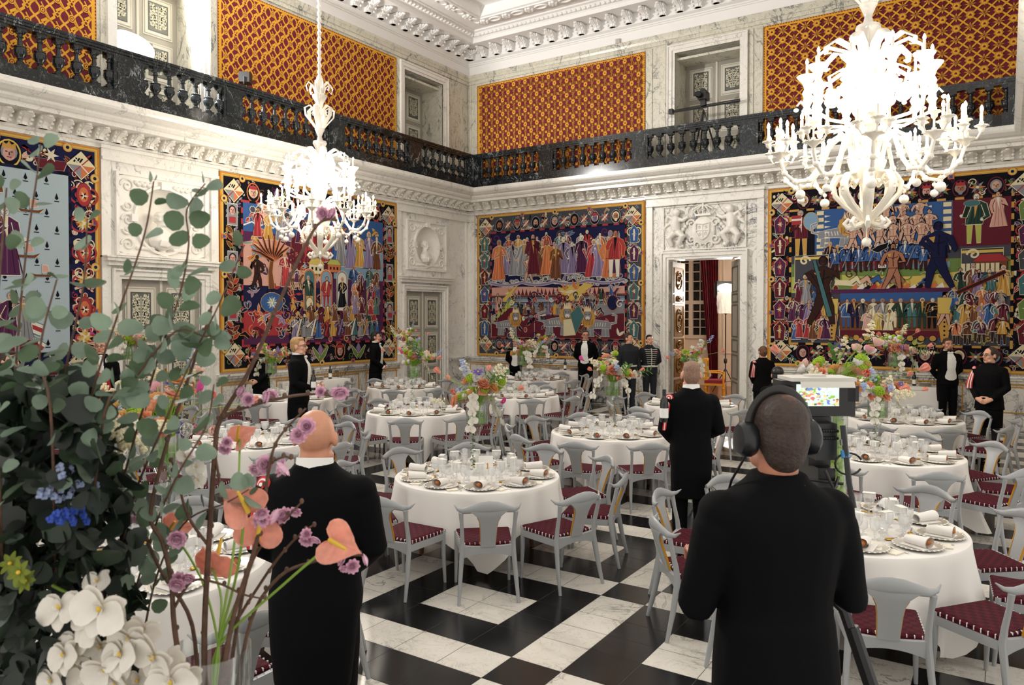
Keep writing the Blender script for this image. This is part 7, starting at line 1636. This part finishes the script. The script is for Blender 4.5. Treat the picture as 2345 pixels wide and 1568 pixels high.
EB = [[(60, 1620, 1.72), (45, 1250, 1.58), (30, 1000, 1.4), (42, 760, 1.4), (62, 560, 1.4), (85, 400, 1.4), (92, 330, 1.4)], [(150, 1620, 1.72), (165, 1250, 1.58), (200, 950, 1.38), (270, 720, 1.36), (330, 540, 1.35), (352, 415, 1.35)], [(200, 1620, 1.72), (260, 1200, 1.58), (350, 860, 1.4), (410, 680, 1.38), (432, 560, 1.37), (428, 480, 1.37), (470, 420, 1.37)],
      [(220, 1620, 1.72), (290, 1200, 1.58), (380, 960, 1.38), (450, 800, 1.36), (500, 700, 1.35), (560, 560, 1.35)], [(100, 1620, 1.72), (110, 1150, 1.5), (150, 850, 1.48), (190, 660, 1.46), (200, 500, 1.45)], [(20, 1620, 1.72), (0, 1150, 1.3), (-10, 800, 1.3), (5, 560, 1.3), (15, 430, 1.3)], [(240, 1620, 1.72), (330, 1280, 1.58), (400, 1100, 1.42), (470, 980, 1.4), (490, 880, 1.4)],
      [(180, 1620, 1.72), (230, 1000, 1.35), (300, 880, 1.35), (400, 760, 1.35), (470, 770, 1.35), (500, 760, 1.35)], [(130, 1620, 1.72), (120, 1000, 1.3), (90, 820, 1.3), (130, 640, 1.3)], [(300, 1640, 1.72), (350, 1350, 1.58), (420, 1200, 1.58), (520, 1150, 1.44), (570, 1120, 1.44)]]
for bi, pts in enumerate(EB):
    pp = smooth_path(path(pts), 6); n = len(pp); q = MB(); q.tube(pp, [.002 * (1 - .7 * i / n) + .0007 for i in range(n)], 6); b_ = q.obj('eucalyptus_branch', FM['bark'], T2, loc=off2)
    q = MB(); q.v = []
    for i in range(n // 5, n):
        tng = (pp[min(n - 1, i + 1)] - pp[i - 1]).normalized()
        if i % 3 == 0 or (i < n * .55): 
            for s in (-1, 1):
                a = i * 1.3 + rg.uniform(-.5, .5); o1 = tng.orthogonal().normalized(); o2 = tng.cross(o1); d = (o1 * math.cos(a) + o2 * math.sin(a)) * s + tng * .4
                round_leaf(q, pp[i] + d.normalized() * .006, d, Vector((rg.uniform(-1, 1), -1, rg.uniform(-.2, 1))), rg.uniform(.026, .046) * (.75 if i > n * .85 else 1), rg.choice([0, 0, 1]))
    f = link('eucalyptus_leaves', q.mesh('eucalyptus_leaves', [FM['euc'], FM['euc2']]), b_); f['kind'] = 'stuff'
q = MB()      # the dense heart of the bouquet
for i in range(1500):
    t = rg.random() ** .8; py = 1640 - 760 * t + rg.uniform(-30, 30); px = rg.uniform(-60, 330 - 190 * abs(t - .35) + 20 * math.sin(i)); d = rg.uniform(1.32, 1.75)
    if 120 < px and py > 1330 and d < 1.5: d += .22
    round_leaf(q, at(px, py, d), Vector((rg.uniform(-1, 1), rg.uniform(-1, 1), rg.uniform(-.8, 1))), Vector((rg.uniform(-1, 1), -1, rg.uniform(-.5, 1))), rg.uniform(.03, .06), rg.choice([0, 1, 1]))
o = link('foliage', q.mesh('foliage', [FM['heart'], FM['heart2']]), T2, off2); o['kind'] = 'stuff'
ob = []
ORL = MB(); b_orch(ORL, 1.0); 
for px, py, d, s, r in ((140, 1392, 1.32, 1.02, .2), (232, 1395, 1.28, 1.25, -.3), (175, 1470, 1.34, 1.0, .5), (300, 1462, 1.3, 1.05, .1), (355, 1505, 1.28, 1.15, -.5), (245, 1530, 1.3, 1.1, .4), (195, 1560, 1.34, .9, -.2), (395, 1560, 1.27, 1.1, .2), (320, 1560, 1.33, .95, .6), (225, 1330, 1.36, .7, .2), (120, 1560, 1.34, .8, .1), (270, 1395, 1.34, .9, .6), (205, 1430, 1.31, 1.0, -.6), (150, 1500, 1.33, .9, .3), (330, 1440, 1.32, .8, -.2), (280, 1500, 1.29, 1.0, .2), (385, 1520, 1.31, .9, .5), (230, 1480, 1.35, .9, -.4), (270, 1565, 1.31, .9, .2), (180, 1520, 1.36, .8, .1), (430, 1540, 1.3, .7, -.4), (450, 1070, 1.44, .5, .2), (425, 1045, 1.44, .48, -.3), (455, 1100, 1.44, .45, .5)):
    o = link('orchid', FL['orchid'], T2); o.location = at(px, py, d) + off2; aim(o, (rg.uniform(.0, .7), -1, rg.uniform(-.3, .5)), r + PI, s * .82)
q = MB(); q.tube(smooth_path([at(120, 1340, 1.4), at(230, 1400, 1.36), at(320, 1480, 1.33), at(400, 1570, 1.3)]), .003, 6); q.obj('orchid_stem', FM['stem'], T2, loc=off2)
for px, py, d, nm, s in ((45, 1310, 1.3, 'hellebore', .5), (25, 1290, 1.32, 'hellebore', .45), (60, 1330, 1.31, 'hellebore', .45), (190, 1180, 1.36, 'blue_delphinium', .5), (215, 1100, 1.42, 'delphinium', .6), (178, 1135, 1.4, 'delphinium', .5), (300, 1020, 1.6, 'stock', .7), (322, 1035, 1.6, 'stock', .6), (240, 1050, 1.6, 'stock', .6), (20, 925, 1.5, 'orchid', .7), (22, 1010, 1.5, 'tulip', .6)):
    o = link(nm, FL[nm], T2); o.location = at(px, py, d) + off2; aim(o, (rg.uniform(.1, .6), -1, rg.uniform(.2, 1.2)), rg.uniform(0, 6), s)
# ---------------------------------------------------------------- television camera on its pedestal
cc = at(1862, 1000, 2.9); T = thing('television_camera', 'black television camera with lit viewfinder monitor in front of the cameraman', 'camera', (cc.x, cc.y, .25), YAW)
Z = lambda py: CH - (py - 723.6) / FPX * 2.9 - .25
Xc = lambda px: (px - 1862) / FPX * 2.9
BK = mat('camera_black', '#101114', .35)
def pane(q, x0, x1, y0, y1, d0, d1, **k): q.box(Xc(x0), Xc(x1), d0, d1, Z(y1), Z(y0), **k)
q = MB(); pane(q, 1775, 1942, 868, 948, -.06, .03); pane(q, 1780, 1800, 880, 940, -.1, -.05); pane(q, 1925, 1950, 880, 915, -.06, .02); q.obj('monitor_housing', BK, T, smooth=False)
q = MB(); pane(q, 1790, 1934, 860, 868, -.1, .05); pane(q, 1838, 1876, 855, 860, -.06, .0); q.add([(Xc(1800), -.14, Z(866)), (Xc(1918), -.14, Z(866)), (Xc(1918), -.15, Z(879)), (Xc(1800), -.15, Z(879))], [(0, 1, 2, 3)]); q.obj('white_hood', mat('hood_card', '#CFCBC3', .6), T, smooth=False)
# the picture on the screen: a bright blur of flowers
cl = MB(); SC = random.Random(9); x0, x1, y0, y1 = 1809, 1905, 876, 925
scr = lambda px, py, e: (Xc(px), -.062 - e, Z(py)); cl.add([scr(x0, y0, 0), scr(x1, y0, 0), scr(x1, y1, 0), scr(x0, y1, 0)], [(0, 1, 2, 3)], col=(.75, .9, .82))
for i in range(170):
    c_ = SC.choice([(.9, .35, .15), (.35, .6, .08), (.85, .9, .85), (.9, .75, .3), (.1, .25, .08), (.2, .3, .7), (.8, .2, .2), (.95, .95, .9), (.5, .75, .2)]); px, py, r = SC.uniform(x0 + 4, x1 - 4), SC.uniform(y0 + 3, y1 - 3), SC.uniform(1.2, 4)
    if px > 1862 and py < 898 and i % 4: c_ = (.85, .97, .95)
    cl.add([scr(min(x1, max(x0, px + r * 1.4 * math.cos(a))), min(y1, max(y0, py + r * math.sin(a))), .00002 * (i + 1)) for a in [2 * PI * j / 9 for j in range(9)]], [tuple(range(9))], col=c_)
SM = dyed('screen_picture', .3, 0); nt = SM.node_tree; nt.links.new(nt.nodes['Attribute'].outputs['Color'], nt.nodes['Principled BSDF'].inputs['Emission Color']); nt.nodes['Principled BSDF'].inputs['Emission Strength'].default_value = .9; nt.nodes['Principled BSDF'].inputs['Base Color'].default_value = (0, 0, 0, 1)
for l_ in list(nt.links):
    if l_.to_socket.name == 'Base Color': nt.links.remove(l_)
cl.obj('screen', SM, T, smooth=False)
q = MB(); pane(q, 1840, 1890, 950, 1060, -.05, .3); pane(q, 1840, 1886, 960, 1040, -.12, -.05); pane(q, 1850, 1888, 1060, 1110, -.1, .2); pane(q, 1800, 1860, 940, 952, -.02, .1)
for i in range(14): q.ell((Xc(1855 + 5 * (i % 7)), -.13, Z(975 + 16 * (i // 7))), .006, 6, 4)
q.obj('camera_body', BK, T, smooth=False)
q = MB(); q.lathe([(.05, 0), (.07, .05), (.07, .2), (.085, .3), (.085, .34)], 20, T=Matrix.Translation((Xc(1885), .3, Z(1005))) @ rot(-PI / 2)); q.obj('lens', BK, T)
q = MB(); q.tube([(Xc(1888), -.16, Z(960)), (Xc(1892), -.2, Z(1080)), (Xc(1897), -.22, Z(1130))], .01, 8); q.tube([(Xc(1912) + .05 * math.cos(a), -.12, Z(1048) + .04 * math.sin(a)) for a in [.4 + 5.4 * i / 16 for i in range(17)]], .004, 6); q.tube([(Xc(1855), -.14, Z(1060)), (Xc(1870), -.16, Z(1100)), (Xc(1895), -.1, Z(1080))], .006, 6); q.tube([(Xc(1830), -.1, Z(1085)), (Xc(1900), -.12, Z(1092))], .006, 6); q.obj('cables_and_rods', BK, T)
q = MB(); q.tube([(Xc(1889.5), -.17, Z(1013)), (Xc(1890.5), -.178, Z(1028))], .0145, 10); q.obj('blue_tape', dye('#3C8FD0', .5), T)
q = MB(); q.tube([(Xc(1888.5), -.163, Z(990)), (Xc(1889), -.167, Z(1002))], .013, 10); q.obj('connector', M['steel'], T)
q = MB(); q.tube([(Xc(1885), .1, Z(1110)), (Xc(1885), .1, .85)], .045, 14); q.lathe([(.09, Z(1128)), (.1, Z(1118)), (.09, Z(1110))], 16, (Xc(1885), .1, 0)); q.obj('pedestal_column', BK, T)
for a in (-.6, 1.4, 3.6): q = MB(); c0 = Vector((Xc(1885), .1, 1.0)); q.tube([c0, c0 + Vector((.12 * math.cos(a), .12 * math.sin(a), -.1)), c0 + Vector((.42 * math.cos(a), .42 * math.sin(a), -1.0))], [.022, .022, .016], 8); q.tube([c0 + Vector((.15 * math.cos(a), .15 * math.sin(a), -.16)), c0 + Vector((.3 * math.cos(a), .3 * math.sin(a), -.6))], .026, 8); q.obj('tripod_leg', BK, T)
